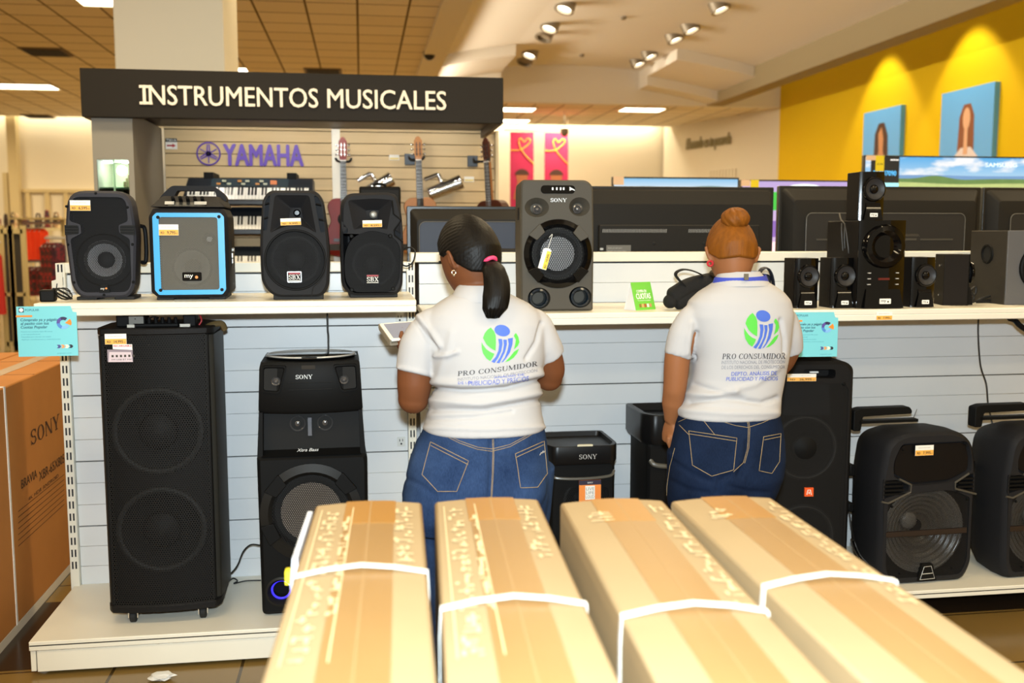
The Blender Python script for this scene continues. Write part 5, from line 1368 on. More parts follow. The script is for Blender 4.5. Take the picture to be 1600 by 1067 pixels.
# keyboards stacked on wall brackets
def keyboard(label, pl, pr, py_top, py_keys, py_bot, y, tilt):
    a, b = at_y(pl, py_top, y), at_y(pr, py_top, y)
    w = b.x - a.x; z1 = a.z; z0 = at_y(pl, py_bot, y).z; zk = at_y(pl, py_keys, y).z
    t = thing('keyboard', label, 'keyboard', ((a.x + b.x) / 2, y, z0), 0, 'stacked keyboards')
    H = z1 - z0; K = zk - z0; T = lambda z: z * tilt
    build('case', MB().rings([[(-w / 2, -.01, -.03), (w / 2, -.01, -.03), (w / 2, T(H) + .09, -.03), (-w / 2, T(H) + .09, -.03)], [(-w / 2, -.01, 0), (w / 2, -.01, 0), (w / 2, T(H) + .09, H * .9), (-w / 2, T(H) + .09, H * .9)], [(-w * .49, T(K), K), (w * .49, T(K), K), (w * .49, T(H) + .05, H), (-w * .49, T(H) + .05, H)]]), mat('keyboard_black', '1e232b', .35), t, bevel=.006)
    nw = 36 if w > .7 else 52
    ww = w * .94 / nw
    mb, kb = MB(), MB()
    N = lambda z, o: (T(z) - o, z + o * tilt)
    for k in range(nw):
        x = -w * .47 + k * ww
        mb.add([(x + .0008, N(.004, .012)[0], .004), (x + ww - .0008, N(.004, .012)[0], .004), (x + ww - .0008, N(K * .97, .012)[0], K * .97), (x + .0008, N(K * .97, .012)[0], K * .97)] + [(x + .0008, T(.004), .004), (x + ww - .0008, T(.004), .004), (x + ww - .0008, T(K * .97), K * .97), (x + .0008, T(K * .97), K * .97)], [(0, 1, 2, 3), (0, 4, 5, 1), (1, 5, 6, 2), (3, 2, 6, 7), (0, 3, 7, 4)])
        if k % 7 in (0, 1, 3, 4, 5):
            x += ww * .72; z0_, z1_ = K * .38, K * .97
            kb.add([(x, N(z0_, .02)[0], z0_), (x + ww * .56, N(z0_, .02)[0], z0_), (x + ww * .56, N(z1_, .02)[0], z1_), (x, N(z1_, .02)[0], z1_), (x, T(z0_), z0_), (x + ww * .56, T(z0_), z0_), (x + ww * .56, T(z1_), z1_), (x, T(z1_), z1_)], [(0, 1, 2, 3), (0, 4, 5, 1), (1, 5, 6, 2), (3, 2, 6, 7), (0, 3, 7, 4)])
    build('white_keys', mb, mat('key_white', 'ecebe6', .3), t, smooth=0); build('black_keys', kb, mat('key_black', '131316', .3), t, smooth=0)
    if w > .7 and 'topmost' in label:
        pc = build('control_panel', MB().add([(-w * .3, T(K) - .008, K * 1.04), (w * .3, T(K) - .008, K * 1.04), (w * .3, T(H) + .03, H * .97), (-w * .3, T(H) + .03, H * .97)], [(0, 1, 2, 3)]), mat('panel_slate', '2b3a44', .35), t)
        mb, kb2 = MB(), MB()
        for i, x in enumerate((-.24, -.2, -.16, -.08, -.05, -.02, .06, .09, .12)):
            z = K + (H - K) * (.35 + .3 * (i % 2)); yy = T(z) - .008
            (mb if i % 3 else kb2).box(x * w - .012, x * w + .012, yy - .004, yy + .02, z - .006, z + .006)
        build('button', mb, mat('button_pale', 'b9bfa8', .4), pc); build('button', kb2, mat('button_amber', 'c98b35', .4), pc)
        build('lcd', MB().box(w * .16, w * .21, T(K + (H - K) * .5) - .014, T(K + (H - K) * .5) + .02, K + (H - K) * .3, K + (H - K) * .72), mat('lcd_orange', 'dc7a32', .4), pc)
    for x in (-w * .33, w * .32):
        build('bracket', MB().box(x - .03, x + .03, T(H) + .04, BY - y - .003, H - .01, H + .035), BLKS, t)
    return t
keyboard('black keyboard with a lit panel, topmost of the three keyboards', 284, 489, 275, 291, 312, 6.45, .9)
keyboard('black keyboard, middle of the three stacked keyboards', 284, 489, 322, 337, 359, 6.45, .6)
keyboard('black keyboard, lowest of the three stacked keyboards', 284, 489, 385, 400, 413, 6.45, .6)

# ---------------------------------------------------------------- televisions seen from behind
TVB = mat('tv_back', '211f1c', .55, spec=.2, bump=.15, bscale=300); TVS = mat('tv_bezel', '141414', .35); TVC = mat('tv_slate', '3f4553', .5, spec=.25)
t = thing('television_counter', 'low white counter carrying the televisions seen from behind', 'counter', (2.2, 4.72, 0))
build('counter_top', MB().box(-2.1, 2.2, -.25, .35, 1.08, 1.11), ENAMEL, t)
build('counter_body', MB().box(-2.08, 2.18, -.2, .3, .06, 1.08), PANEL, t)
build('plinth', MB().box(-2.0, 2.1, -.15, .25, 0, .06), SLOT, t)
def tv_back(label, x0, x1, ztop, y, style):
    w = x1 - x0; zb = 1.11; H = ztop - zb
    t = thing('television', label, 'television', ((x0 + x1) / 2, y, zb), 0, 'televisions seen from behind')
    build('bezel', MB().prism(rrect(-w / 2, w / 2, .05, H, .006), .0, .03), TVS, t, bevel=.003)
    r0 = rrect(-w / 2 + .015, w / 2 - .015, .06, H - .012, .02)
    f = lambda l, sx, sz, dz: [((p[0]) * sx, (p[1] - H / 2) * sz + H / 2 + dz) for p in l]
    if style == 'vents':
        r1 = f(r0, .97, .86, -.03)
        cv = build('back_cover', MB().rings([[(p[0], .001, p[1]) for p in r0], [(p[0], -.02, p[1]) for p in f(r0, .99, .97, 0)], [(p[0], -.045, p[1]) for p in r1]], False), TVB, t, smooth=20)
        bx = build('electronics_cover', MB().prism(rrect(-w * .40, w * .40, .0 + .05, H * .72, .006), -.075, -.03), TVB, t, bevel=.004)
        mb = MB()
        for s0, s1 in ((-.385, -.06), (.04, .36)):
            n_ = int((s1 - s0) * w / .0075)
            for k in range(n_):
                x = s0 * w + k * .0075; mb.add([(x, -.0765, H * .665), (x + .003, -.0765, H * .665), (x + .005, -.0765, H * .69), (x + .002, -.0765, H * .69)], [(0, 1, 2, 3)])
        build('vent_slots', mb, mat('vent_light', '9a9a98', .4), bx, smooth=0)
        for x in (-.13, .12): build('mount_hole', MB().lathe([(.009, 0), (.006, .002), (.001, .002)], (w * x, -.0755, H * .585), (0, -1, 0), 16), DARK, bx)
        lb_ = build('rating_label', MB().box(-w * .365, -w * .245, -.077, -.0745, H * .38, H * .575), mat('label_grey', '6d6b64', .5), bx)
        mb = MB()
        for k in range(7): write(mb, 'MODEL 220V 60HZ INPUT', (-w * .358, -.0775, H * (.55 - .022 * k)), w * (.07 + .02 * (k % 2)), .005)
        build('label_print', mb, mat('label_print', 'b9b7af', .5), lb_, smooth=0)
        build('port_label', MB().box(-w * .365, -w * .29, -.077, -.0745, H * .26, H * .345), mat('label_grey', '6d6b64', .5), bx)
        build('port_sticker', MB().box(-w * .33, -w * .305, -.078, -.0745, H * .18, H * .28), SLOT, bx); build('port_sticker', MB().box(-w * .297, -w * .272, -.078, -.0745, H * .18, H * .28), PAPER, bx)
        for k in range(4): build('port', MB().box(-w * .40 + .004, -w * .40 + .02, -.077, -.07, H * (.54 - .055 * k), H * (.555 - .055 * k)), SILV, bx)
        build('cable_stub', MB().tube(spline([(-w * .41, -.06, H * .36), (-w * .425, -.07, H * .42), (-w * .44, -.07, H * .36), (-w * .425, -.07, H * .3)]), .003).box(-w * .435, -w * .41, -.08, -.06, H * .27, H * .31), PAPER, bx)
    else:
        r1 = f(r0, .86, .72, -.02)
        cv = build('back_cover', MB().rings([[(p[0], .001, p[1]) for p in r0], [(p[0], -.014, p[1]) for p in f(r0, .985, .97, 0)], [(p[0], -.05, p[1]) for p in f(r0, .92, .85, -.01)], [(p[0], -.055, p[1]) for p in r1]], False), TVB, t, smooth=20)
        ins = rrect(-w * .43, w * .43, .06, H * .87, (.005, .005, .03, .03)) if style == 'slate' else rrect(-w * .39, w * .39, .06, H * .80, (.005, .005, .03, .03))
        build('back_panel', MB().prism(ins, -.061, -.05), TVC if style == 'slate' else mat('tv_inset', '2e2c2a', .55, spec=.2), cv, bevel=.003)
        build('panel_seam', MB().tube([(p[0], -.0615, p[1]) for p in ins + ins[:1]], .0016), mat('seam_grey', '6a6862', .4), cv)
        build('rib', MB().box(-w * .34, w * .33, -.066, -.06, H * .60, H * .612), mat('tv_rib', '46433d', .4), cv)
        build('wall_mount', MB().rings([[(p[0], -.06, p[1]) for p in rrect(.02, .18, .1, H * .65, .01)], [(p[0], -.085, p[1]) for p in rrect(.028, .172, .108, H * .63, .01)]]), mat('tv_inset', '2e2c2a', .55, spec=.2), cv)
        build('mount_lip', MB().box(.04, .15, -.088, -.08, H * .60, H * .615), mat('tv_rib', '46433d', .4), cv)
        build('screw', MB().lathe([(.006, 0), (.005, .003)], (.14, -.0855, H * .34), (0, -1, 0), 12), SILV, cv)
    for s_ in (-1, 1):
        build('foot', MB().tube([(s_ * w * .36, -.12, .006), (s_ * w * .35, 0.01, .06), (s_ * w * .36, .14, .006)], .007).box(s_ * w * .35 - .01, s_ * w * .35 + .01, 0, .02, .04, .09), TVS, t)
    return t
tv_back('back of a television with a slate panel, behind the left woman\'s head', .215, 1.0, 1.68, 4.75, 'slate')
tv_back('back of a television with two rows of vents, behind the right woman\'s bun', 1.03, 2.04, 1.78, 4.75, 'vents')
tv_back('back of a television behind the subwoofer tower', 2.067, 3.165, 1.788, 4.75, 'plain')
tv_back('back of a television at the right edge, beside the subwoofer\'s television', 3.18, 4.25, 1.788, 4.75, 'plain')

# televisions switched on, facing the aisle farther back
def glow(name, hexc, s=1.0): return mat('screen_' + name, hexc, .3, emit=s)
t = thing('television_bench', 'white bench under the lit televisions in the background', 'counter', (3.6, 7.35, 0))
build('bench_top', MB().box(-1.9, 2.2, -.25, .3, 1.30, 1.34), ENAMEL, t)
build('bench_body', MB().box(-1.85, 2.15, -.2, .25, .0, 1.30), PANEL, t)
def tv_front(label, x0, x1, ztop, y, zb=1.34):
    w = x1 - x0; H = ztop - zb
    t = thing('television', label, 'television', ((x0 + x1) / 2, y, zb), 0, 'lit televisions')
    build('bezel', MB().prism(rrect(-w / 2, w / 2, .05, H, .006), .0, .04), TVS, t, bevel=.003)
    for s_ in (-1, 1): build('foot', MB().tube([(s_ * w * .36, -.12, .006), (s_ * w * .35, .02, .06), (s_ * w * .36, .14, .006)], .008), TVS, t)
    return t, w, H
def sky_mat(name, top, mid, z0, z1, clouds=0.0):
    m = bpy.data.materials.new(name); m.use_nodes = True; nt = m.node_tree; N, L = nt.nodes, nt.links
    tc = N.new('ShaderNodeTexCoord'); sp = N.new('ShaderNodeSeparateXYZ'); L.new(tc.outputs['Object'], sp.inputs[0])
    mr = N.new('ShaderNodeMapRange'); mr.inputs[1].default_value = z0; mr.inputs[2].default_value = z1; L.new(sp.outputs[2], mr.inputs[0])
    rp = N.new('ShaderNodeValToRGB'); rp.color_ramp.elements[0].color = lin(mid); rp.color_ramp.elements[1].color = lin(top); L.new(mr.outputs[0], rp.inputs[0])
    out = rp.outputs[0]
    if clouds:
        mp = N.new('ShaderNodeMapping'); mp.inputs['Scale'].default_value = (2.2, 1, 7); L.new(tc.outputs['Object'], mp.inputs[0])
        ns = N.new('ShaderNodeTexNoise'); ns.inputs['Scale'].default_value = 1.6; ns.inputs['Detail'].default_value = 5; L.new(mp.outputs[0], ns.inputs['Vector'])
        r2 = N.new('ShaderNodeValToRGB'); r2.color_ramp.elements[0].position = .48; r2.color_ramp.elements[1].position = .62; L.new(ns.outputs['Fac'], r2.inputs[0])
        mx = N.new('ShaderNodeMix'); mx.data_type = 'RGBA'; L.new(r2.outputs[0], mx.inputs[0]); L.new(out, mx.inputs[6]); mx.inputs[7].default_value = (1, 1, 1, 1); out = mx.outputs[2]
    em = N.new('ShaderNodeEmission'); L.new(out, em.inputs[0]); em.inputs[1].default_value = 1.0
    L.new(em.outputs[0], N['Material Output'].inputs['Surface'])
    return m
def hills(t, par, w, base, pts, m, name, y):
    poly = [(-w / 2 + .012, base)] + [(-w / 2 + .012 + (w - .024) * u, v) for u, v in pts] + [(w / 2 - .012, base)]
    return build(name, MB().prism(poly, y, y + .0008), m, par, smooth=0)
def wavy(z0, amp, seed, n=40):
    random.seed(seed); ph = [random.uniform(0, 6) for _ in range(6)]
    return [(k / n, z0 + amp * sum(math.sin((i + 1) * 2.3 * k / n + ph[i]) / (i + 1) for i in range(6))) for k in range(n + 1)]
t, w, H = tv_front('lit television showing sky over wooded hills, behind the tall black screen backs', 1.837, 2.815, 1.968, 7.2)
s_ = build('screen', MB().box(-w / 2 + .012, w / 2 - .012, -.002, .001, .06, H - .012), sky_mat('screen_sky_a', '7fc4ee', 'f4fbff', H * .82, H), t)
hills(t, s_, w, .06, [(k, z) for k, z in wavy(H - .082, .014, 2)], glow('far_hill', '5e7f8a', .8), 'picture_hill', -.003)
hills(t, s_, w, .06, [(u, z - (.03 if u > .75 else 0)) for u, z in wavy(H - .085, .015, 5)], mat('screen_wood', '4d6b3a', .3, emit=.8, vary=.6, vscale=40), 'picture_wood', -.004)
build('price_sticker', MB().box(-w / 2 + .005, -w / 2 + .085, -.008, -.005, H - .06, H), mat('sticker_peach', 'f0cfae', .6), t, label='peach price sticker')
t, w, H = tv_front('lit television showing a lilac scene, partly behind the topmost satellite speaker', 2.828, 3.805, 1.955, 7.2)
s_ = build('screen', MB().box(-w / 2 + .012, w / 2 - .012, -.002, .001, .06, H - .012), sky_mat('screen_lilac', 'cdb4e6', 'e3c4ea', H * .4, H), t)
build('picture_dome', MB().prism([(w * .02 + w * .2 * math.cos(PI * k / 20), H - .10 + .07 * math.sin(PI * k / 20)) for k in range(21)], -.004, -.003), glow('dome', 'dff1fb', .9), s_)
build('picture_tree', MB().prism([(w * -.24 + .13 * math.cos(2 * PI * k / 18) * (1 + .1 * (k % 2)), H * .74 + .07 * math.sin(2 * PI * k / 18)) for k in range(18)], -.005, -.004), glow('tree', '3fae4a', .8), s_)
build('picture_bench', MB().prism([(-w * .3, H * .3), (-w * .05, H * .3), (-w * .05, H * .5), (-w * .3, H * .5)], -.005, -.004), glow('bench', '7d62b8', .7), s_)
build('picture_ground', MB().prism([(-w / 2 + .012, .06), (w / 2 - .012, .06), (w / 2 - .012, H * .22), (-w / 2 + .012, H * .25)], -.005, -.004), glow('ground', 'e8c8d8', .9), s_)
mb = MB(); write(mb, 'SAMSUNG', (w * .26, -.004, H - .07), .2, .022, bold=.02); build('picture_letters', mb, glow('word', 'e9e2f2'), s_, smooth=0)
build('price_sticker', MB().box(-w / 2, -w / 2 + .07, -.008, -.005, H - .05, H - .002), mat('sticker_peach', 'f0cfae', .6), t)
build('price_sticker', MB().box(-w / 2 + .075, -w / 2 + .14, -.008, -.005, H - .085, H - .002), mat('sticker_yellow', 'f2dd25', .6), t, label='yellow price sticker')
t, w, H = tv_front('large lit television showing a green valley, at the top right', 3.838, 5.25, 2.152, 7.25)
s_ = build('screen', MB().box(-w / 2 + .012, w / 2 - .012, -.002, .001, .06, H - .012), sky_mat('screen_sky_c', '5db4ee', 'cfeaf8', H * .72, H, .7), t)
hills(t, s_, w, .06, [(u, z) for u, z in wavy(H - .145, .007, 11)], glow('blue_ridge', '5f86b8', .9), 'picture_ridge', -.003)
hills(t, s_, w, .06, [(u, z + .03 * math.exp(-((u - .42) / .10) ** 2) + .05 * max(0, u - .6)) for u, z in wavy(H - .185, .007, 4)], mat('screen_valley', '58784c', .3, emit=.85, vary=.5, vscale=9), 'picture_hill', -.004)
hills(t, s_, w, .06, [(u, z) for u, z in wavy(H - .205, .006, 9)], mat('screen_field', '9db07a', .3, emit=.85, vary=.3, vscale=14), 'picture_field', -.005)
mb = MB(); write(mb, 'SAMSUNG', (w * .22, -.004, H - .08), .27, .03, bold=.02); build('picture_letters', mb, glow('word_c', 'cfe0ea'), s_, smooth=0)
bx_ = build('model_card', MB().box(-w / 2 + .055, -w / 2 + .29, -.006, -.003, H - .21, H - .012), glow('card', '1d2226', .8), s_, label='dark on-screen panel with a model number')
mb = MB(); write(mb, '55AU7090', (-w / 2 + .075, -.007, H - .155), .19, .036, bold=.02); build('model_letters', mb, glow('cyan', '53b7f5', 1.0), bx_, smooth=0)
mb = MB(); write(mb, 'SAMSUNG', (-w / 2 + .215, -.007, H - .04), .066, .01, bold=.03); build('panel_letters', mb, glow('white', 'ffffff'), bx_, smooth=0)
build('picture_strip', MB().box(-w / 2 + .055, -w / 2 + .29, -.0055, -.003, H - .255, H - .212), glow('strip', '8fd6f2'), s_)
build('price_sticker', MB().box(-w / 2 + .012, -w / 2 + .16, -.009, -.006, H - .04, H - .003), mat('sticker_peach', 'f0cfae', .6), t)
st = build('price_sticker', MB().box(-w / 2 + .09, -w / 2 + .16, -.011, -.0085, H - .122, H - .004), mat('sticker_yellow', 'f2dd25', .6), t, label='yellow price sticker')
mb = MB(); write(mb, '37,995', (-w / 2 + .1, -.0115, H - .075), .05, .012, bold=.02); build('price_digits', mb, INK, st, smooth=0)

# ---------------------------------------------------------------- clothes department at the far left
WOODP = mat('rack_post', 'b5a574', .6); RKD = mat('rack_panel', '2f2b24', .6)
def garment(parent_name, label, p, w, h, m, grp, rot):
    t = thing(parent_name, label, 'garment', p, rot, grp)
    rs = []
    for f, ww, dd in ((0, .22, .025), (-.04, .5, .05), (-.12, .92, .07), (-.3, .82, .075), (-.7, .86, .085), (-1, .95, .09)):
        n_ = 20
        rs.append([(w / 2 * ww * math.cos(2 * PI * k / n_), dd * math.sin(2 * PI * k / n_) * (1 + .25 * math.sin(k * 3)), f * h) for k in range(n_)])
    build('cloth', MB().rings(rs), m, t, smooth=60)
    build('hanger', MB().tube(spline([(0, 0, .0), (0, 0, .05), (.025, 0, .08), (.01, 0, .11), (-.015, 0, .09)]), .006).tube([(-w * .4, 0, -.1 * h), (0, 0, .01), (w * .4, 0, -.1 * h)], .007), SILV, t)
    return t
def pattern_mat(name, c1, c2, s):
    m = mat(name, c1, .8); nt = m.node_tree; N, L = nt.nodes, nt.links
    tc = N.new('ShaderNodeTexCoord'); v = N.new('ShaderNodeTexVoronoi'); v.inputs['Scale'].default_value = s; L.new(tc.outputs['Object'], v.inputs['Vector'])
    r_ = N.new('ShaderNodeValToRGB'); r_.color_ramp.elements[0].color = lin(c1); r_.color_ramp.elements[1].color = lin(c2); r_.color_ramp.elements[0].position = .25; r_.color_ramp.elements[1].position = .6
    L.new(v.outputs['Distance'], r_.inputs[0]); L.new(r_.outputs[0], N['Principled BSDF'].inputs['Base Color'])
    return m
GY = 17.0
px_m = lambda px, py, y=GY: at_y(px, py, y)
OR = mat('orange_cloth', 'f0400c', .8); RED = pattern_mat('red_floral', '9c1f1c', '40221c', 22); MAU = pattern_mat('plum_floral', '7d1f30', '3a1c2c', 20)
# open rack of hanging garments
z = px_m(50, 357).z; zl = px_m(50, 417).z
x0, x1 = px_m(33, 380).x, px_m(100, 380).x
t = thing('clothes_rack', 'metal garment rack holding the orange and red clothes at far left', 'clothes rack', ((x0 + x1) / 2, GY, 0))
hw = (x1 - x0) / 2
for s_ in (-1, 1): build('post', MB().box(s_ * hw - .03, s_ * hw + .03, -.03, .03, 0, z + .14).box(s_ * hw - .04, s_ * hw + .04, -.35, .35, 0, .05), WOODP, t)
build('rail', MB().cyl((-hw, 0, z + .09), (hw, 0, z + .09), .02).cyl((-hw, 0, zl + .09), (hw, 0, zl + .09), .02), SILV, t)
build('top_shelf', MB().box(-hw - .05, hw + .05, -.35, .35, z + .14, z + .17), WOODP, t)
for k in range(6):
    p = px_m(42 + k * 4.6, 361); p.y = GY + .02 * (k % 2); p.z = z
    garment('orange_blouse', 'bright orange blouse on a hanger in the rack at far left, %s from the left' % ('first', 'second', 'third', 'fourth', 'fifth', 'sixth')[k], p, .34, .50, OR, 'orange blouses', R(70 + 8 * (k % 3)))
for k in range(5):
    p = px_m(43 + k * 6.2, 420); p.z = zl
    garment('hanging_skirt', 'red patterned skirt under the orange tops, %s from the left' % ('first', 'second', 'third', 'fourth', 'fifth')[k], p, .36, .46, RED, 'red skirts', R(62 + 9 * (k % 3)))
for k in range(5):
    p = px_m(74 + k * 4.5, 379, GY - .3); p.z -= .0; p.y = GY - .3
    garment('hanging_dress', 'dark red floral dress right of the orange tops, %s from the left' % ('first', 'second', 'third', 'fourth', 'fifth')[k], p, .36, .66, RED if k < 3 else MAU, 'red dresses', R(66 + 7 * (k % 3)))
t = build('dress_rail', MB().cyl((px_m(70, 374, GY - .3).x, GY - .3, px_m(70, 374, GY - .3).z + .02), (px_m(104, 374, GY - .3).x, GY - .3, px_m(70, 374, GY - .3).z + .02), .018).cyl((px_m(104, 374, GY - .3).x, GY - .3, 0), (px_m(104, 374, GY - .3).x, GY - .3, px_m(70, 374, GY - .3).z + .05), .025), SILV)
tag(t, 'side rail carrying the dark red floral dresses', 'rail')
# dark-panelled shelving frames at the far left edge
for k, (pa, pb, lb) in enumerate(((2, 16, 'dark panelled display frame at the left edge, the outer one'), (17, 36, 'dark panelled display frame at the left edge, the inner one'))):
    y = 14.0
    a, b = px_m(pa, 358, y), px_m(pb, 358, y)
    t = thing('clothes_stand', lb, 'clothes stand', ((a.x + b.x) / 2, y, 0), 0, 'dark display frames')
    w = b.x - a.x; H = a.z
    for s_ in (-1, 1): build('post', MB().box(s_ * w / 2 - .03, s_ * w / 2 + .03, -.03, .03, 0, H + .05), WOODP, t)
    build('dark_panel', MB().box(-w / 2 + .03, w / 2 - .03, .0, .02, .12, H - .06), RKD, t)
    build('cross_bar', MB().box(-w / 2, w / 2, -.03, .03, H * .45, H * .48).box(-w / 2, w / 2, -.03, .03, H - .06, H).box(-w / 2, w / 2, -.03, .03, .06, .12), WOODP, t)
p = px_m(-24, 400, 13.5)
t = garment('hanging_dress', 'long red garment hanging at the very left edge', (p.x, 13.8, 1.35), .34, .85, mat('red_cloth', 'b0221c', .8), 'red dresses', R(80))
t = build('garment_rail', MB().cyl((p.x - .5, 13.8, 1.44), (p.x + .1, 13.8, 1.44), .015).cyl((p.x - .5, 13.8, 0), (p.x - .5, 13.8, 1.44), .02), SILV); tag(t, 'low rail with a red garment at the very left edge', 'rail')
# table of folded goods and bags in front of the rear wall
y = 19.5
a, b = px_m(-30, 356, y), px_m(128, 356, y)
t = thing('goods_table', 'long pale table of bags and hats before the rear wall', 'table', ((a.x + b.x) / 2, y, 0)); w = b.x - a.x; H = a.z
build('tabletop', MB().box(-w / 2, w / 2, -.4, .4, H - .05, H), mat('pale_top', 'cbbf95', .6), t)
for sx in (-1, 1):
    for sy in (-1, 1): build('leg', MB().box(sx * (w / 2 - .08) - .04, sx * (w / 2 - .08) + .04, sy * .33 - .04, sy * .33 + .04, 0, H - .05), WOODP, t)
cols = ['6e1f22', '2a2018', 'b9a27a', 'c9b690', '3a3140', 'd8c8b0', '3c2a20', '2b2433', 'b08f70', '5a3030', 'cfc2a4', '38303c']
for k, (px, hh, ww) in enumerate(((2, 26, 12), (13, 22, 10), (22, 24, 11), (33, 22, 12), (44, 16, 12), (57, 14, 10), (66, 22, 11), (77, 28, 12), (89, 24, 12), (99, 18, 9), (110, 20, 11), (120, 18, 10))):
    p = px_m(px, 356, y); s = px_m(px + ww, 356, y).x - p.x; hz = px_m(px, 356 - hh, y).z - H
    nm = ('handbag', 'hat')[k % 2]
    tt = thing(nm, '%s on the long table before the rear wall, %s from its left end' % (('soft bag', 'rounded hat')[k % 2], ('first', 'second', 'third', 'fourth', 'fifth', 'sixth', 'seventh', 'eighth', 'ninth', 'tenth', 'eleventh', 'twelfth')[k]), nm, (p.x, y - .2 + .1 * (k % 3), H), 0, 'bags and hats on the table')
    m = pattern_mat('goods_%s' % 'abcdefghijkl'[k], cols[k], cols[(k + 5) % 12], 9)
    if k % 2 == 0:
        build('bag_body', MB().rings([[(s * .5 * f * math.cos(2 * PI * j / 16), .12 * math.sin(2 * PI * j / 16), hz * g) for j in range(16)] for f, g in ((.9, 0), (1, .15), (.95, .5), (.7, .75))]), m, tt)
        build('bag_handle', MB().tube(spline([(-s * .25, 0, hz * .7), (-s * .2, 0, hz * .95), (s * .2, 0, hz * .95), (s * .25, 0, hz * .7)]), .015), m, tt)
    else:
        build('brim', MB().lathe([(s * .55, 0), (s * .55, .02), (s * .3, .04)], (0, 0, 0), (0, 0, 1), 20), m, tt)
        build('crown', MB().lathe([(s * .36, .02), (s * .34, hz * .6), (s * .25, hz * .95), (.01, hz)], (0, 0, 0), (0, 0, 1), 20), m, tt)
# ---------------------------------------------------------------- cartons and small things
CARD = mat('cardboard', 'bd7e40', .75, spec=.25, vary=.08, vscale=6)
CARDL = mat('cardboard_pale', '9c8765', .75, spec=.15, vary=.06, vscale=8)
TAPE = mat('brown_tape', '8f6f44', .4, spec=.3, vary=.06, vscale=9)
TAPEC = mat('clear_tape', 'bd8848', .25, spec=.5)
BAND = mat('white_strap', 'f1efe8', .45)
PRINT = mat('carton_print', '4a2c16', .8)
# television cartons at the left
for k, (x0, x1, y0, y1, lb) in enumerate(((-1.655, -1.35, 3.52, 5.14, 'tall brown television carton with dark maker print, beside the shelf end'),
                                          (-1.975, -1.665, 3.50, 5.16, 'brown television carton left of the printed one, second row'),
                                          (-2.30, -1.985, 3.50, 5.20, 'brown television carton at the left edge, third row'))):
    t = thing('television_carton', lb, 'carton', ((x0 + x1) / 2, (y0 + y1) / 2, 0), 0, 'television cartons')
    hx, hy = (x1 - x0) / 2, (y1 - y0) / 2
    build('carton_body', MB().box(-hx, hx, -hy, hy, .035, .97), CARD, t, bevel=.006)
    build('pallet_foot', MB().box(-hx, hx, -hy, hy, 0, .035), mat('foam_foot', 'd8cfbb', .7), t)
    build('lid_tape', MB().box(-.03, .03, -hy * .99, hy * .99, .9695, .9708), TAPE, t)
    build('flap_seam', MB().box(-hx, hx, -.002, .002, .9695, .9706).box(-hx * .98, hx * .98, hy * .55, hy * .555, .9695, .9706), PRINT, t)
    if k == 0:
        X = x1
        def side(px, py): return at_x(px, py, X)
        ys = side(17, 800).y - (y0 + y1) / 2
        s_ = build('strap', MB().box(-hx - .002, hx + .002, ys - .008, ys + .008, .97, .9725).box(hx, hx + .0025, ys - .008, ys + .008, .035, .9725), BAND, t, label='white packing strap')
        ys2 = 1.2 * hy * .5
        mb = MB()
        o_ = Vector(((x0 + x1) / 2, (y0 + y1) / 2, 0))
        def wr(s, pa, pb, ptop, G=None, bold=.0):
            A, B_, T_ = side(*pa), side(*pb), side(*ptop)
            write(mb, s, A - o_ + Vector((.0015, 0, 0)), abs(B_.y - A.y), T_.z - A.z, (0, 1, 0), (0, 0, 1), bold=bold, G=G)
        wr('SONY', (48, 697), (94, 682), (48, 672), serif())
        wr('BRAVIA', (33, 764), (58, 755), (33, 750), None, .01)
        wr('XBR-65X805', (61, 752), (101, 738), (61, 737), None, .01)
        wr('4K HDR ANDROID', (44, 783), (92, 764), (44, 777), None, .0)
        for v in range(7):
            A, B_ = side(28, 800 + v * 9), side(102, 785 + v * 7)
            c0 = A - o_; mb.add([(c0.x + .0012, A.y - o_.y, c0.z), (c0.x + .0012, B_.y - o_.y, c0.z), (c0.x + .0012, B_.y - o_.y, c0.z + .003), (c0.x + .0012, A.y - o_.y, c0.z + .003)], [(0, 1, 2, 3)])
        build('carton_print', mb, PRINT, t, smooth=0)

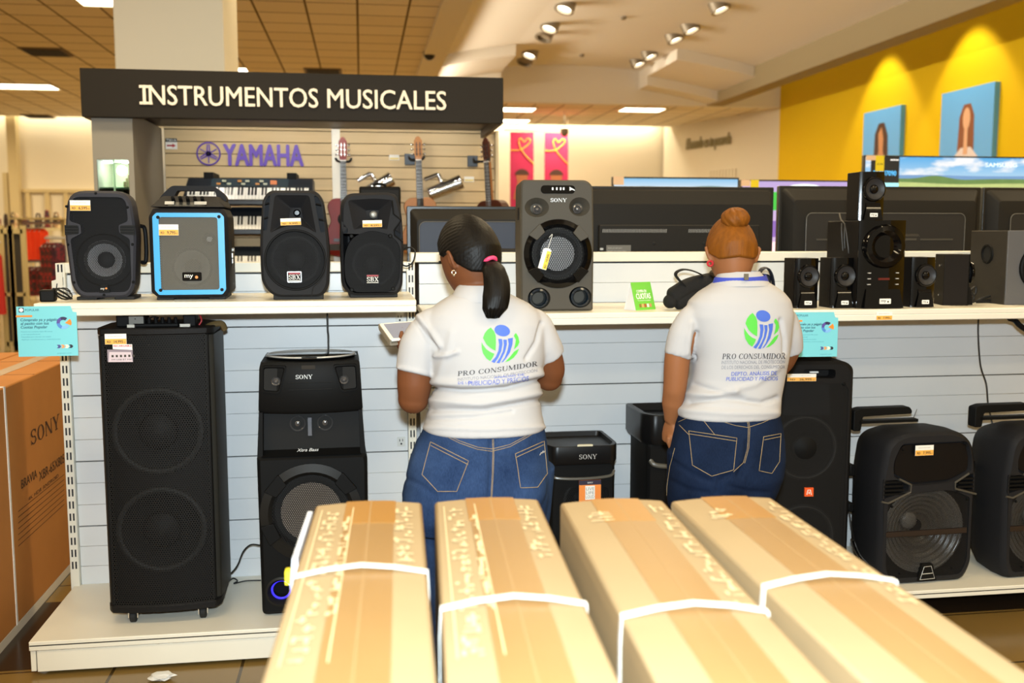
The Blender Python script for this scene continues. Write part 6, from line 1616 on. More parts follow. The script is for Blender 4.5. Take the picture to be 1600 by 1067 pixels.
# four long cartons in the foreground
nm = ('leftmost', 'second from the left', 'third from the left', 'rightmost')
cart = [(.007, 2.02, .217, .038, 905, 893, (455, 668)), (.2505, 2.01, .217, .057, 945, 952, (692, 915)), (.5065, 1.963, .217, .054, 968, 952, (970, 1195)), (.738, 1.945, .219, .022, 918, 908, (1204, 1395))]
for k, (xf, yfar, w, sl, sy0, sy1, spx) in enumerate(cart):
    ang = -math.atan(sl)
    L_ = 1.5
    t = thing('long_carton', 'long pale carton with brown tape and white strap, %s in the foreground' % nm[k], 'carton', (xf - sl * L_ / 2, yfar - L_ / 2, 0), ang, 'strapped cartons in the foreground')
    hx, hy = w / 2, L_ / 2
    bm_ = MB()
    # slightly bulged lid
    rs = []
    for i in range(13):
        x = -hx + w * i / 12; rs.append(x)
    prof = [(-hx, .0)] + [(x, 1.0 - .004 + .006 * (1 - (x / hx) ** 2)) for x in rs] + [(hx, 0)]
    bm_.rings([[(p[0], -hy, p[1]) for p in prof], [(p[0], hy, p[1]) for p in prof]])
    build('carton_body', bm_, CARDL, t, bevel=.006, smooth=25)
    zt = lambda x: 1.0 - .004 + .006 * (1 - (x / hx) ** 2)
    def strip(x0, x1, y0, y1, dz, n=8):
        m_ = MB(); n = max(2, n)
        xs_ = [x0 + (x1 - x0) * i / n for i in range(n + 1)]
        m_.rings([[(x, y0, zt(x) + dz) for x in xs_] + [(x, y0, zt(x) - .003) for x in reversed(xs_)], [(x, y1, zt(x) + dz) for x in xs_] + [(x, y1, zt(x) - .003) for x in reversed(xs_)]])
        return m_
    mb_ = strip(-.042, .052, -hy, hy, .0008)
    mb_.box(-.042, .052, hy - .001, hy + .0012, .86, 1.0)
    build('packing_tape', mb_, TAPE, t, label='brown packing tape along the lid')
    build('flap_seam', strip(.004, .0065, -hy, hy, .0014, 2), mat('seam_tan', '9a7c52', .6), t)  # thin tan strip along the seam of the lid flaps
    pt = build('end_tape', strip(-.045, .055, hy - .16, hy - .002, .0013), mat('brown_tape_double', '9a6f34', .4, spec=.3), t, label='doubled tape near the far end')
    # strap over the lid and down both sides
    c = at_z((spx[0] + spx[1]) / 2, (sy0 + sy1) / 2 - 6, 1.003)
    ly = (Matrix.Rotation(-ang, 3, 'Z') @ (c - t.location)).y
    tw = (sy1 - sy0) * .0012
    path = [(-hx - .003, ly, .35), (-hx - .003, ly, .96), (-hx - .001, ly, 1.0), (-hx * .5, ly + .004, 1.009), (0, ly + .008, 1.013), (hx * .5, ly + .004, 1.009), (hx + .001, ly, 1.0), (hx + .003, ly, .96), (hx + .003, ly, .35)]
    m_ = MB(); pr_ = [Vector(p) for p in path]
    m_.rings([[(p.x, p.y - .0075, p.z), (p.x, p.y + .0075, p.z), (p.x * .99, p.y + .0075, p.z - .002), (p.x * .99, p.y - .0075, p.z - .002)] for p in pr_])
    build('strap', m_, BAND, t, label='white plastic strap')
    # worn white print along the lid
    m_ = MB(); random.seed(20 + k)
    def zz_(x): return zt(x) + .0022
    def label_row(x0, y0, y1, h_, n):
        s_ = (y1 - y0) / n
        for i in range(n):
            a_ = y0 + i * s_
            for j in range(random.randint(2, 4)):
                u0, v0 = random.uniform(0, h_ * .8), random.uniform(0, s_ * .6); du, dv = (random.uniform(.4, 1) * h_, .006) if j % 2 else (.006, random.uniform(.3, .8) * s_)
                x_a, x_b = x0 + u0, min(x0 + u0 + du, x0 + h_); y_a, y_b = a_ + v0, a_ + v0 + dv
                m_.add([(x_a, y_a, zz_(x_a)), (x_b, y_a, zz_(x_b)), (x_b, y_b, zz_(x_b)), (x_a, y_b, zz_(x_a))], [(0, 1, 2, 3)])
    if k < 2:
        label_row(.052, hy - .40, hy - .06, .036, 9)
        label_row(-.085, hy - .78, hy - .07, .030, 22); label_row(-.045, hy - .62, hy - .12, .016, 12)
        for xx in (-.092, -.03): m_.add([(xx, hy - .78, zz_(xx)), (xx + .0025, hy - .78, zz_(xx)), (xx + .0025, hy - .05, zz_(xx)), (xx, hy - .05, zz_(xx))], [(0, 1, 2, 3)])
    else:
        label_row(.062, hy - .62, hy - .05, .034, 15); label_row(-.075, hy - .16, hy - .09, .05, 4)
    build('worn_print', m_, mat('worn_white', 'cdb78e', .6), t, smooth=0, label='worn pale print on the lid')
    if k == 0:
        m_ = MB(); m_.rings([[(-hx - .004, hy - .02, .99), (-hx - .006, hy - .30, .985), (-hx - .016, hy - .30, .985), (-hx - .014, hy - .02, .99)], [(-hx - .004, hy - .05, .80), (-hx - .006, hy - .30, .80), (-hx - .03, hy - .31, .80), (-hx - .034, hy - .06, .82)]])
        s_ = build('paper_pocket', m_, mat('pale_sheet', 'c9cdd6', .4), t, label='white document pocket on its left side')
        build('yellow_patch', MB().box(-hx - .026, -hx - .019, hy - .32, hy - .30, .945, .968), mat('sticker_yellow', 'f2dd25', .6), s_)

# blue promotional cards clipped to the shelf fronts
CYAN = mat('promo_cyan', '76cbd6', .5)
def promo(label, x0, z1, y, rz):
    w, h = .192, .172
    t = thing('promo_sign', label, 'promo sign', (x0, y, z1), rz, 'blue promo signs')
    build('card', MB().prism([(0, -h), (w, -h), (w, -.022), (w - .012, -.02), (w - .018, 0), (0, 0)], 0, .002), CYAN, t)
    mb = MB(); mb.box(.008, .024, -.0012, 0, -.020, -.004); sq = build('logo_square', mb, mat('logo_navy', '39405c', .5), t)
    build('logo_ring', MB().lathe([(.0065, 0), (.0065, .0004)], (.016, -.0013, -.012), (0, -1, 0), 20), WHITE, sq)
    mb = MB(); write(mb, 'POPULAR', (.028, -.001, -.016), .045, .0075)
    build('maker_word', mb, mat('promo_ink', '2c5a6a', .6), t, smooth=0)
    for s2, v2, w2_ in (('Cómpralo ya y págalo', -.050, .118), ('al pasito con tus', -.0625, .09), ('Cuotas Popular', -.075, .085)):
        mb = MB(); write(mb, s2, (.012, -.001, v2), w2_, .009, bold=.02, shear=.2); build('headline', mb, MATS['promo_ink'], t, smooth=0)
    mb = MB()
    for i, ln in enumerate(('Financia tus compras hasta 48 cuotas', 'y con tasa preferencial', 'Disponible para clientes con tarjeta', 'Aplican condiciones y restricciones')): write(mb, ln, (.012, -.001, -.088 - .009 * i), (.1, .06, .095, .125)[i], .004)
    write(mb, 'popular.com', (.125, -.001, -.164), .045, .004)
    build('fine_print', mb, mat('promo_ink_faint', '4f95a4', .6), t, smooth=0)
    build('orange_tab', MB().box(-.002, .05, -.0015, -.0005, -.036, -.030), mat('promo_orange', 'f08a2c', .5), t)
    cx, cz, r = .148, -.058, .021
    for j, (a0, a1, hx_) in enumerate(((50, 115, '2f2b52'), (115, 185, '564a9c'), (185, 250, '4f86cf'), (250, 330, '7fb8ea'))):
        n_ = 10
        pts = [(cx + r * math.cos(R(a0 + (a1 - a0) * i / n_)), cz + r * math.sin(R(a0 + (a1 - a0) * i / n_))) for i in range(n_ + 1)] + [(cx + r * .5 * math.cos(R(a1 + (a0 - a1) * i / n_)), cz + r * .5 * math.sin(R(a1 + (a0 - a1) * i / n_))) for i in range(n_ + 1)]
        build('ring_segment', MB().prism(pts, -.0015, -.0003), mat('ring_' + 'abcd'[j], hx_, .5), t)
    build('ring_segment', MB().prism([(cx + .006, cz)] + [(cx + .006 + r * math.cos(R(-25 + 65 * i / 8)), cz + r * math.sin(R(-25 + 65 * i / 8))) for i in range(9)], -.0018, -.0003), mat('promo_orange', 'f08a2c', .5), t)
    for j, hx_ in enumerate(('4a4f8e', 'e59a62', 'f3e8d0', '1e1f30')):
        x = .124 + .013 * j; build('chevron', MB().prism([(x, -.145), (x + .009, -.145), (x + .014, -.139), (x + .009, -.133), (x, -.133), (x + .005, -.139)], -.0012, -.0003), mat('chev_' + 'abcd'[j], hx_, .5), t)
    return t
a = at_y(25, 479, 3.58)
promo('blue promo card clipped to the left end of the shelf', a.x, a.z, 3.58, R(2))
a = at_y(1234, 488, 3.58)
promo('blue promo card on the shelf front beside the right woman\'s shoulder', a.x, a.z, 3.58, R(-4))
a = at_y(1369, 500, YF - .003)
t = thing('shelf_price_tag', 'white and orange price tag on the shelf lip under the subwoofer', 'price tag', (a.x, YF - .003, a.z))
price_tag(t, 0, 0, .066, .032, '7,995', y=0)
a = at_y(66, 488, YF - .003)

# green tent card
a = at_z(1009, 484, SHR)
t = thing('tent_card', 'green and white tent card standing on the middle shelf', 'tent card', (a.x - .015, a.y + .03, SHR), R(28))
w, h, d = .105, .106, .034
for s_, m_, nm_ in ((-1, mat('card_green', '6fc342', .5), 'green_face'), (1, mat('card_white', 'e6e6e6', .6), 'back_face')):
    f = build(nm_, MB().rings([[(-w / 2, s_ * d, 0), (w / 2, s_ * d, 0), (w / 2, s_ * (d - .0015), 0), (-w / 2, s_ * (d - .0015), 0)], [(-w / 2, s_ * .001, h), (w / 2, s_ * .001, h), (w / 2, 0, h), (-w / 2, 0, h)]]), m_, t)
    if s_ < 0:
        up = Vector((0, d, h)).normalized(); nrm_ = Vector((0, -.001, 0))
        mb = MB(); P = lambda x, v: Vector((x, -d, 0)) + up * v + nrm_
        write(mb, 'COMPRA EN', P(-w * .3, h * .66), w * .5, h * .1, yd=up, bold=.03); write(mb, 'CUOTAS', P(-w * .36, h * .42), w * .72, h * .2, yd=up, bold=.05); write(mb, 'Tu tarjeta de siempre', P(-w * .33, h * .34), w * .66, h * .045, yd=up)
        build('tent_letters', mb, WHITE, f, smooth=0)
        for j, hx_ in enumerate(('8a6f32', 'd9a066', 'b04a30', 'e8e8e0', 'c88a60')):
            q0, q1 = P(-w * .3 + j * w * .13, h * .1), P(-w * .3 + j * w * .13 + w * .1, h * .23); build('tiny_card', MB().add([(q0.x, q0.y, q0.z), (q1.x, q0.y, q0.z), (q1.x, q1.y, q1.z), (q0.x, q1.y, q1.z)], [(0, 1, 2, 3)]), mat('tiny_' + 'abcde'[j], hx_, .6), f)
build('side_flap', MB().prism([(-d, 0), (d, 0), (0, h)], -w / 2 + .001, -w / 2 + .002, 'yz'), mat('card_white', 'e6e6e6', .6), t)

# black padded bag with a looped strap and a navy bag on the shelf
FELT = mat('black_felt', '0c0c0d', .9, bump=.3, bscale=200)
by_ = 3.72; a = at_y(1090, 488, by_); bx_ = a.x
t = thing('padded_bag', 'black padded bag with a looped strap, on the shelf left of the right woman', 'bag', (bx_, by_, SHR))
build('bag_body', MB().tube(spline([(-.12, 0, .035), (-.08, 0, .06), (-.03, .01, .085), (.04, .02, .10), (.1, .03, .105), (.14, .03, .09)]), [.012, .02, .028, .034, .037, .038, .038, .038, .038, .038, .038, .038, .038, .038, .038, .038, .038, .038, .038, .038, .038, .038, .038, .038, .038, .038, .038, .037, .036, .034, .032, .03, .03, .03, .03, .03, .028, .026, .02, .015, .008], 18).tube(spline([(-.1, .0, .03), (-.05, .0, .04), (.02, 0, .045), (.12, .01, .04)]), [.02, .028] + [.036] * 20 + [.03, .02, .01], 16), FELT, t, smooth=60)
build('bag_end', MB().ball((-.115, -.01, .032), .028, .03, .028, 18), FELT, t, smooth=60)
build('bag_strap', MB().tube(spline([(-.06, -.02, .09), (-.10, -.025, .135), (-.075, -.025, .155), (-.03, -.02, .15), (.02, -.01, .13)]), [(.014, .003)] * 33, 10), FELT, t, smooth=60)
build('bag_buckle', MB().ball((.07, -.01, .14), .03, .02, .018, 14), mat('buckle_grey', '3c342c', .5), t)
a = at_z(1208, 484, SHR)
t = thing('shoulder_bag', 'navy shoulder bag on the shelf behind the right woman\'s neck', 'bag', (a.x, 3.86, SHR))
NAVY = mat('navy_leather', '1f2433', .45)
build('bag_body', MB().prism(rpoly([(-.11, 0), (.07, 0), (.065, .13), (-.09, .14)], .02), -.05, .05), NAVY, t, bevel=.012)
build('bag_flap', MB().prism(rpoly([(-.1, .06), (.0, .06), (.0, .142), (-.09, .145)], .015), -.056, -.045), mat('slate_leather', '39415a', .4), t, bevel=.004)
build('bag_strap', MB().tube(spline([(-.0, -.04, .1), (.02, -.05, .15), (.05, -.05, .15), (.07, -.05, .1), (.075, -.05, .0)]), [(.004, .02)] * 33, 10, up=(0, 1, 0)), NAVY, t)

# power adapter with a coiled lead at the left end of the shelf
a = at_z(83, 471, SHL)
t = thing('power_adapter', 'black power adapter with a coiled lead at the left end of the shelf', 'adapter', (a.x, max(a.y, 3.68), SHL), R(8))
build('case', MB().box(-.04, .01, -.025, .03, 0, .042), BLKS, t, bevel=.006)
mb = MB(); pts = []
for k in range(64):
    an = k * .55; pts.append((.03 + .026 * math.cos(an) + .006 * math.sin(an * .37), .01 + .02 * math.sin(an * 1.1), .026 + .02 * math.sin(an * .93)))
mb.tube(pts, .0022, 6); build('coiled_lead', mb, CORDM, t)
# small white bracket card on the post at the left end
a = at_y(81, 449, YB - .03)
t = thing('shelf_bracket', 'small white bracket card at the foot of the left post above the shelf', 'bracket', (a.x, YB - .03, a.z))
s = at_y(98, 449, YB - .03).x - a.x
build('plate', MB().prism([(0, -.05), (s, -.05), (s, .055), (s * .5, .05), (s * .4, .03), (0, .025)], 0, .004), ENAMEL, t)
build('slot', MB().prism([(s * .35, -.01), (s * .45, -.01), (s * .55, .015), (s * .45, .015)], -.001, .001), SLOT, t)

# cords
def cord(name, label, pts, r=.0035, cat='cable', m=None):
    o = build(name, MB().tube(spline(pts, 10), r, 8), m or CORDM, smooth=60); return tag(o, label, cat)
a, b = at_y(511.5, 490, 3.85), at_y(513, 562, 3.85)
cord('loose_cable', 'black cord dropping from the left shelf to the round-lidded speaker', [(a.x, 3.85, SHL - .02), (a.x, 3.85, a.z - .06), (b.x + .002, 3.845, (a.z + b.z) / 2), (b.x, 3.83, b.z - .012)])
a, b = at_y(1529, 500, 4.0), at_y(1537, 652, 4.0)
m1, m2 = at_y(1532, 570, 4.0), at_y(1541, 600, 4.0)
cord('loose_cable', 'thin black cord dropping from the right shelf to the rightmost trolley speaker', [(a.x, 4.0, SHR - .02), (a.x + .001, 4.0, a.z - .05), (m1.x, 4.0, m1.z), (m2.x, 4.0, m2.z), (b.x - .008, 3.96, b.z + .06), (b.x, 3.93, b.z - .03)])
p = lambda px, py, y: tuple(at_y(px, py, y))
cord('loose_cable', 'black cord lying between the tall tower and the round-lidded speaker', [p(352, 905, 3.98), p(370, 885, 3.98), p(380, 862, 3.98), p(392, 851, 3.98), p(408, 852, 3.97)], .003)
f = lambda px, py: (lambda v: (v.x, v.y, DECK + .004))(at_z(px, py, DECK))
cord('loose_cable', 'black cord on the base deck behind the round-lidded speaker', [f(354, 913), f(364, 905), f(371, 909), f(366, 913), f(384, 909), f(408, 908)], .003)
g = lambda px, py, y=3.85: (lambda v: (v.x, v.y, max(v.z, SHR + .006)))(at_y(px, py, y))
cord('cord_bundle', 'loose loops of black cord between the sideways satellite and the bass box', [g(1500, 472), g(1512, 458), g(1524, 448), g(1523, 460), g(1510, 462), g(1512, 452), g(1522, 466), g(1506, 476), g(1520, 474), g(1548, 462), g(1530, 468), g(1548, 470), g(1525, 474), g(1546, 476)], .0045, 'cord')
v = at_y(1473, 404, 3.98)
o = build('headphone_pad', MB().ball((v.x, 3.98, SHR + (v.z - SHR) * .5), .045, .03, (v.z - SHR) * .58, 22), mat('olive_dark', '3c3528', .5)); tag(o, 'dark rounded pad behind the sideways satellite speaker', 'pad')
a = at_y(1590, 503, 3.7)
t = build('cable_tray', MB().tube(spline([p(1574, 497, 3.75), p(1585, 500, 3.74), p(1593, 508, 3.72), p(1604, 516, 3.72)]), [.006, .008] + [.011] * 23), BLKS); tag(t, 'black cable bundle tucked under the right end of the shelf', 'cable')
# crumpled foil on the floor
a = at_z(252, 1062, 0)
random.seed(5); rs = []
mb = MB()
for i in range(1, 8):
    th = PI * i / 8
    rs.append([(a.x + (.045 + random.uniform(-.012, .012)) * math.sin(th) * math.cos(2 * PI * k / 12), a.y + (.03 + random.uniform(-.01, .01)) * math.sin(th) * math.sin(2 * PI * k / 12), .013 - .013 * math.cos(th)) for k in range(12)])
o = build('paper_scrap', mb.rings(rs), mat('foil', 'dcdcd8', .4), smooth=0); tag(o, 'crumpled white paper scrap on the floor before the kick plate', 'paper scrap')
# ---------------------------------------------------------------- the two women
def fuse(name, mbs, vox, m, root, smooth_it=6, deform=None, origin=None, label=None, sfac=.5):
    """joins closed pieces into one continuous skin"""
    mb = MB()
    for q in mbs: mb.add(q.v, q.f)
    me = bpy.data.meshes.new('raw'); me.from_pydata(mb.v, [], mb.f)
    bm = bmesh.new(); bm.from_mesh(me); bmesh.ops.recalc_face_normals(bm, faces=bm.faces[:]); bm.to_mesh(me); bm.free()
    o = bpy.data.objects.new('raw', me); COL.objects.link(o)
    r = o.modifiers.new('r', 'REMESH'); r.mode = 'VOXEL'; r.voxel_size = vox
    s_ = o.modifiers.new('s', 'SMOOTH'); s_.iterations = smooth_it; s_.factor = sfac
    dg = bpy.context.evaluated_depsgraph_get(); dg.update()
    out = bpy.data.meshes.new_from_object(o.evaluated_get(dg))
    bpy.data.objects.remove(o); bpy.data.meshes.remove(me)
    out.name = name
    if deform:
        ns = [v.normal.copy() for v in out.vertices]
        for v, n_ in zip(out.vertices, ns): v.co = deform(v.co, n_)
    ob = bpy.data.objects.new(name, out); COL.objects.link(ob)
    verts = [v.co.copy() for v in out.vertices]
    polys = [tuple(p_.vertices) for p_ in out.polygons]
    tree = BVHTree.FromPolygons(verts, polys)
    for v in out.vertices: v.co -= root.location
    out.polygons.foreach_set('use_smooth', [True] * len(out.polygons))
    out.materials.clear(); out.materials.append(m)
    ob.parent = root
    if label: ob['label'] = label
    return ob, tree
def sring(c, hw, hb, hf, z, e=2.3, n=44):
    out = []
    for k in range(n):
        a = 2 * PI * k / n; cs, sn = math.cos(a), math.sin(a)
        x = hw * math.copysign(abs(cs) ** (2 / e), cs); d = hf if sn > 0 else hb
        out.append((c[0] + x, c[1] + d * math.copysign(abs(sn) ** (2 / e), sn), z))
    return out
def project(co):
    """measured position of a point in the photograph, for laying folds where they are seen"""
    a = co.x * math.cos(YAW) - co.y * math.sin(YAW); b = co.x * math.sin(YAW) + co.y * math.cos(YAW); z = co.z - EYE
    d = b * math.cos(PITCH) - z * math.sin(PITCH); u = b * math.sin(PITCH) + z * math.cos(PITCH)
    return 800 + FPX * a / d, 533.5 - FPX * u / d
def seg_dist(p, line):
    best = 1e9
    for (ax, ay), (bx, by) in zip(line, line[1:]):
        dx, dy = bx - ax, by - ay; L2 = dx * dx + dy * dy
        t = max(0, min(1, ((p[0] - ax) * dx + (p[1] - ay) * dy) / L2)); q = math.hypot(p[0] - ax - t * dx, p[1] - ay - t * dy)
        best = min(best, q)
    return best
def folder(folds, back_y, extra=None):
    def f(co, n_):
        d = 0.0
        if n_.y < 0.35:
            p = project(co)
            for line, amp, wd in folds:
                q = seg_dist(p, line)
                if q < wd * 3: d += amp * math.exp(-(q / wd) ** 2)
        return co + n_ * d
    return f
def lay(tree, px, py, off=.0015):
    e = Vector((0, 0, EYE)); r = ray(px, py).normalized()
    h, n_, i, d = tree.ray_cast(e, r)
    if h is None: return None
    if n_.dot(r) > 0: n_ = -n_
    return h + n_ * off
def decal(name, tree, root_loc, polys, m, parent, off=.0015, cuts=1):
    """printed or sewn shapes laid onto the cloth: polys are outlines in photo coordinates"""
    mb = MB()
    for poly in polys:
        bm = bmesh.new()
        tr = tessellate_polygon([[Vector((p[0], p[1], 0)) for p in poly]])
        vs = [bm.verts.new((p[0], p[1], 0)) for p in poly]
        for t_ in tr:
            try: bm.faces.new([vs[i] for i in t_])
            except ValueError: pass
        if cuts: bmesh.ops.subdivide_edges(bm, edges=bm.edges[:], cuts=cuts, use_grid_fill=True)
        bm.verts.index_update(); ok = []; pts = []; mp = {}
        for v in bm.verts:
            h = lay(tree, v.co.x, v.co.y, off)
            if h is not None: mp[v.index] = len(pts); pts.append(h - root_loc)
        fs = [[mp[v.index] for v in f.verts] for f in bm.faces if all(v.index in mp for v in f.verts)]
        mb.add(pts, fs); bm.free()
    return build(name, mb, m, parent, smooth=60)
def decal_text(mb, tree, root_loc, s, a, b, cap, bold=0, shear=0, G=None, off=.0016, rise=None):
    vs, fs, asp = G(s) if G else glyphs(s, bold, shear)
    a, b = Vector(a), Vector(b); d = b - a; up = Vector((d.y, -d.x)).normalized()
    if up.y > 0: up = -up
    pts = {}; out = []
    for i, p in enumerate(vs):
        q = a + d * p[0] + up * cap * p[1]
        if rise: q.y += rise(p[0])
        h = lay(tree, q.x, q.y, off + p[2] * 1.0e-4)
        if h is not None: pts[i] = len(out); out.append(h - root_loc)
    mb.add(out, [[pts[i] for i in f] for f in fs if all(i in pts for i in f)])
def stitch(name, tree, root_loc, lines, r, m, parent, off=.0006):
    mb = MB()
    for l in lines:
        P = []
        for (x0, y0), (x1, y1) in zip(l, l[1:]):
            n_ = max(2, int(math.hypot(x1 - x0, y1 - y0) / 4))
            P += [(x0 + (x1 - x0) * k / n_, y0 + (y1 - y0) * k / n_) for k in range(n_)]
        P.append(l[-1])
        Q = [lay(tree, *p, off) for p in P]; Q = [q - root_loc for q in Q if q is not None]
        if len(Q) > 2: mb.tube(Q, r, 6)
    return build(name, mb, m, parent, smooth=60)

def head_point(d, S=1.0):
    x, y, z = d
    jaw = 1 - (.26 * max(0, -z) ** 1.2) - .06 * max(0, y)
    a, b, c = .074 * jaw, .097, .122
    if y < 0 and z < 0: b *= 1 - .38 * (-z)
    if z < 0 and y > 0: c *= 1 + .06 * y
    p = Vector((a * x, b * y, c * z))
    if y > 0:
        g = lambda cx, cz, s: math.exp(-(((p.x - cx) / s) ** 2 + ((p.z - cz) / s) ** 2))
        p.y += .020 * math.exp(-(p.x / .011) ** 2 - ((p.z + .028) / .020) ** 2) + .008 * math.exp(-(p.x / .008) ** 2 - ((p.z - .0) / .02) ** 2)
        p.y -= .011 * (g(-.031, .006, .016) + g(.031, .006, .016))
        p.y += .005 * math.exp(-(p.x / .045) ** 2 - ((p.z - .026) / .01) ** 2)
        p.y += .007 * math.exp(-(p.x / .022) ** 2 - ((p.z + .060) / .008) ** 2) + .006 * math.exp(-(p.x / .02) ** 2 - ((p.z + .074) / .007) ** 2)
        p.y -= .004 * math.exp(-(p.x / .024) ** 2 - ((p.z + .067) / .003) ** 2)
        p.y += .008 * math.exp(-(p.x / .022) ** 2 - ((p.z + .103) / .014) ** 2)
    return p * S
def head_mb(M_, nu=64, nv=48):
    rs = []
    for i in range(1, nv):
        t = -PI / 2 + PI * i / nv
        rs.append([M_ @ head_point((math.cos(t) * math.cos(2 * PI * k / nu), math.cos(t) * math.sin(2 * PI * k / nu), math.sin(t))) for k in range(nu)])
    mb = MB().rings(rs)
    for s_ in (-1, 1):    # ears
        e = [Vector((s_ * .072, -.012, -.032)), Vector((s_ * .081, -.017, -.012)), Vector((s_ * .087, -.022, .006)), Vector((s_ * .085, -.015, .018)), Vector((s_ * .078, -.004, .012)), Vector((s_ * .074, .0, -.008)), Vector((s_ * .072, -.006, -.029))]
        mb.tube([M_ @ q for q in spline(e, 4)], .0062, 8)
        mb.add([M_ @ (Vector(v) + Vector((s_ * .070, -.010, -.006))) for v in MB().ball((0, 0, 0), .005, .012, .022, 12).v], MB().ball((0, 0, 0), .005, .012, .022, 12).f)
    return mb
def hair_line(y):
    P = [(-1, -.60), (-.55, -.46), (-.25, -.20), (-.08, .12), (.12, .16), (.32, .16), (.45, .42), (.7, .60), (1, .66)]
    for (a, u), (b, v) in zip(P, P[1:]):
        if y <= b: return u + (v - u) * (y - a) / (b - a)
    return .66
def hair_mb(M_, tie, thick, amp, freq, lift=0.0, nu=160, nv=110):
    tie = Vector(tie).normalized(); u = tie.cross(Vector((1, 0, .01))).normalized(); w = tie.cross(u)
    rs = []
    for i in range(1, nv):
        t = -PI / 2 + PI * i / nv; row = []
        for k in range(nu):
            d = Vector((math.cos(t) * math.cos(2 * PI * k / nu), math.cos(t) * math.sin(2 * PI * k / nu), math.sin(t)))
            p = head_point(d)
            s_ = (d.z - hair_line(d.y) - lift * max(0, min(1, -d.y * 2.5)) * (1.25 - .5 * abs(d.x))) / .10; s_ = max(0, min(1, s_ + .5)); s_ = s_ * s_ * (3 - 2 * s_)
            al = math.atan2(d.dot(w), d.dot(u)); away = math.sqrt(max(0, 1 - d.dot(tie) ** 2))
            rg = amp * away * (math.sin(freq * al + 2.5 * math.sin(5 * al)) * .6 + .4 * math.sin(freq * 2.3 * al + 1.7))
            off = -.012 + (thick + .012) * s_ + rg * s_
            row.append(M_ @ (p + d * off))
        rs.append(row)
    return MB().rings(rs)
def hand(W, d, palm, thumb, curl=.5, S=1.0, hold=None):
    """palm and five separate, unequal, bent fingers; d = fingers' direction, palm = facing, thumb = side of the thumb"""
    W, d, palm, thumb = Vector(W), Vector(d).normalized(), Vector(palm).normalized(), Vector(thumb).normalized()
    out = [MB().tube([W - d * .03, W, W + d * .025 * S, W + d * .055 * S, W + d * .082 * S], [(.021, .017), (.022, .016), (.034 * S, .015), (.040 * S, .014), (.036 * S, .011)], 16, up=palm)]
    for k, (off, ln) in enumerate(((-.028, .066), (-.010, .076), (.010, .071), (.027, .056))):
        b = W + d * .074 * S + thumb * (-off) * S
        P = [b - d * .02, b]; dir_ = d.copy(); q = b
        for j, f in enumerate((.45, .32, .23)):
            an = curl * (.55, .95, .75)[j] * (1 + .08 * k)
            ax = palm.cross(d).normalized()
            dir_ = (Matrix.Rotation(-an, 3, ax) @ dir_); 
            if dir_.dot(palm) < 0 and curl > 0: dir_ = (Matrix.Rotation(2 * an, 3, ax) @ dir_)
            q = q + dir_ * ln * f * S; P.append(q)
        out.append(MB().tube(P, [.0095 * S, .009 * S, .0086 * S, .0078 * S, .006 * S], 10))
    b = W + d * .022 * S + thumb * .03 * S
    P = [W + d * .01 + thumb * .012, b, b + (d * .6 + thumb * .55 + palm * .35).normalized() * .034 * S, b + (d * .6 + thumb * .5 + palm * .4).normalized() * .034 * S + (d * .9 + thumb * .05 + palm * .5).normalized() * .028 * S]
    out.append(MB().tube(P, [.014 * S, .0125 * S, .0105 * S, .007 * S], 10))
    return out
def shoe(t, c, m, sole):
    cx, cy = c
    rs = []
    for y, w, h in ((-.085, .024, .05), (-.07, .032, .075), (-.02, .034, .085), (.04, .036, .07), (.10, .042, .05), (.14, .036, .04), (.165, .018, .03)):
        rs.append([(cx + w * math.cos(PI * k / 10) if True else 0, cy + y, .018 + h * math.sin(PI * k / 10)) for k in range(11)] + [(cx - w, cy + y, .006), (cx + w, cy + y, .006)])
    s_ = build('shoe', MB().rings(rs), m, t, smooth=60)
    build('sole', MB().prism([(cx + .046 * math.cos(a_) * (1 if math.sin(a_) > -.3 else .85), cy + .04 + .132 * math.sin(a_)) for a_ in [2 * PI * k / 30 for k in range(30)]], 0, .02, 'xy'), sole, s_)
WHITE_CL = mat('white_pique', 'b0aeae', .85, spec=.1, bump=.25, bscale=900)
def denim(name, dark, light):
    m = mat(name, dark, .85, spec=.06)
    nt = m.node_tree; N, L = nt.nodes, nt.links; b = N['Principled BSDF']
    tc = N.new('ShaderNodeTexCoord'); n1 = N.new('ShaderNodeTexNoise'); n1.inputs['Scale'].default_value = 7; n1.inputs['Detail'].default_value = 6; L.new(tc.outputs['Object'], n1.inputs['Vector'])
    mp = N.new('ShaderNodeMapping'); mp.inputs['Scale'].default_value = (420, 420, 60); L.new(tc.outputs['Object'], mp.inputs[0])
    n2 = N.new('ShaderNodeTexNoise'); n2.inputs['Scale'].default_value = 1; n2.inputs['Detail'].default_value = 2; L.new(mp.outputs[0], n2.inputs['Vector'])
    ad = N.new('ShaderNodeMath'); ad.operation = 'MULTIPLY_ADD'; L.new(n2.outputs['Fac'], ad.inputs[0]); ad.inputs[1].default_value = .45; L.new(n1.outputs['Fac'], ad.inputs[2])
    r_ = N.new('ShaderNodeValToRGB'); r_.color_ramp.elements[0].color = lin(dark); r_.color_ramp.elements[1].color = lin(light); r_.color_ramp.elements[0].position = .45; r_.color_ramp.elements[1].position = 1.0
    L.new(ad.outputs[0], r_.inputs[0]); L.new(r_.outputs[0], b.inputs['Base Color'])
    bp = N.new('ShaderNodeBump'); bp.inputs['Strength'].default_value = .25; bp.inputs['Distance'].default_value = .002; L.new(n2.outputs['Fac'], bp.inputs['Height']); L.new(bp.outputs[0], b.inputs['Normal'])
    return m
THREAD = mat('thread_tan', '8f7a56', .7)
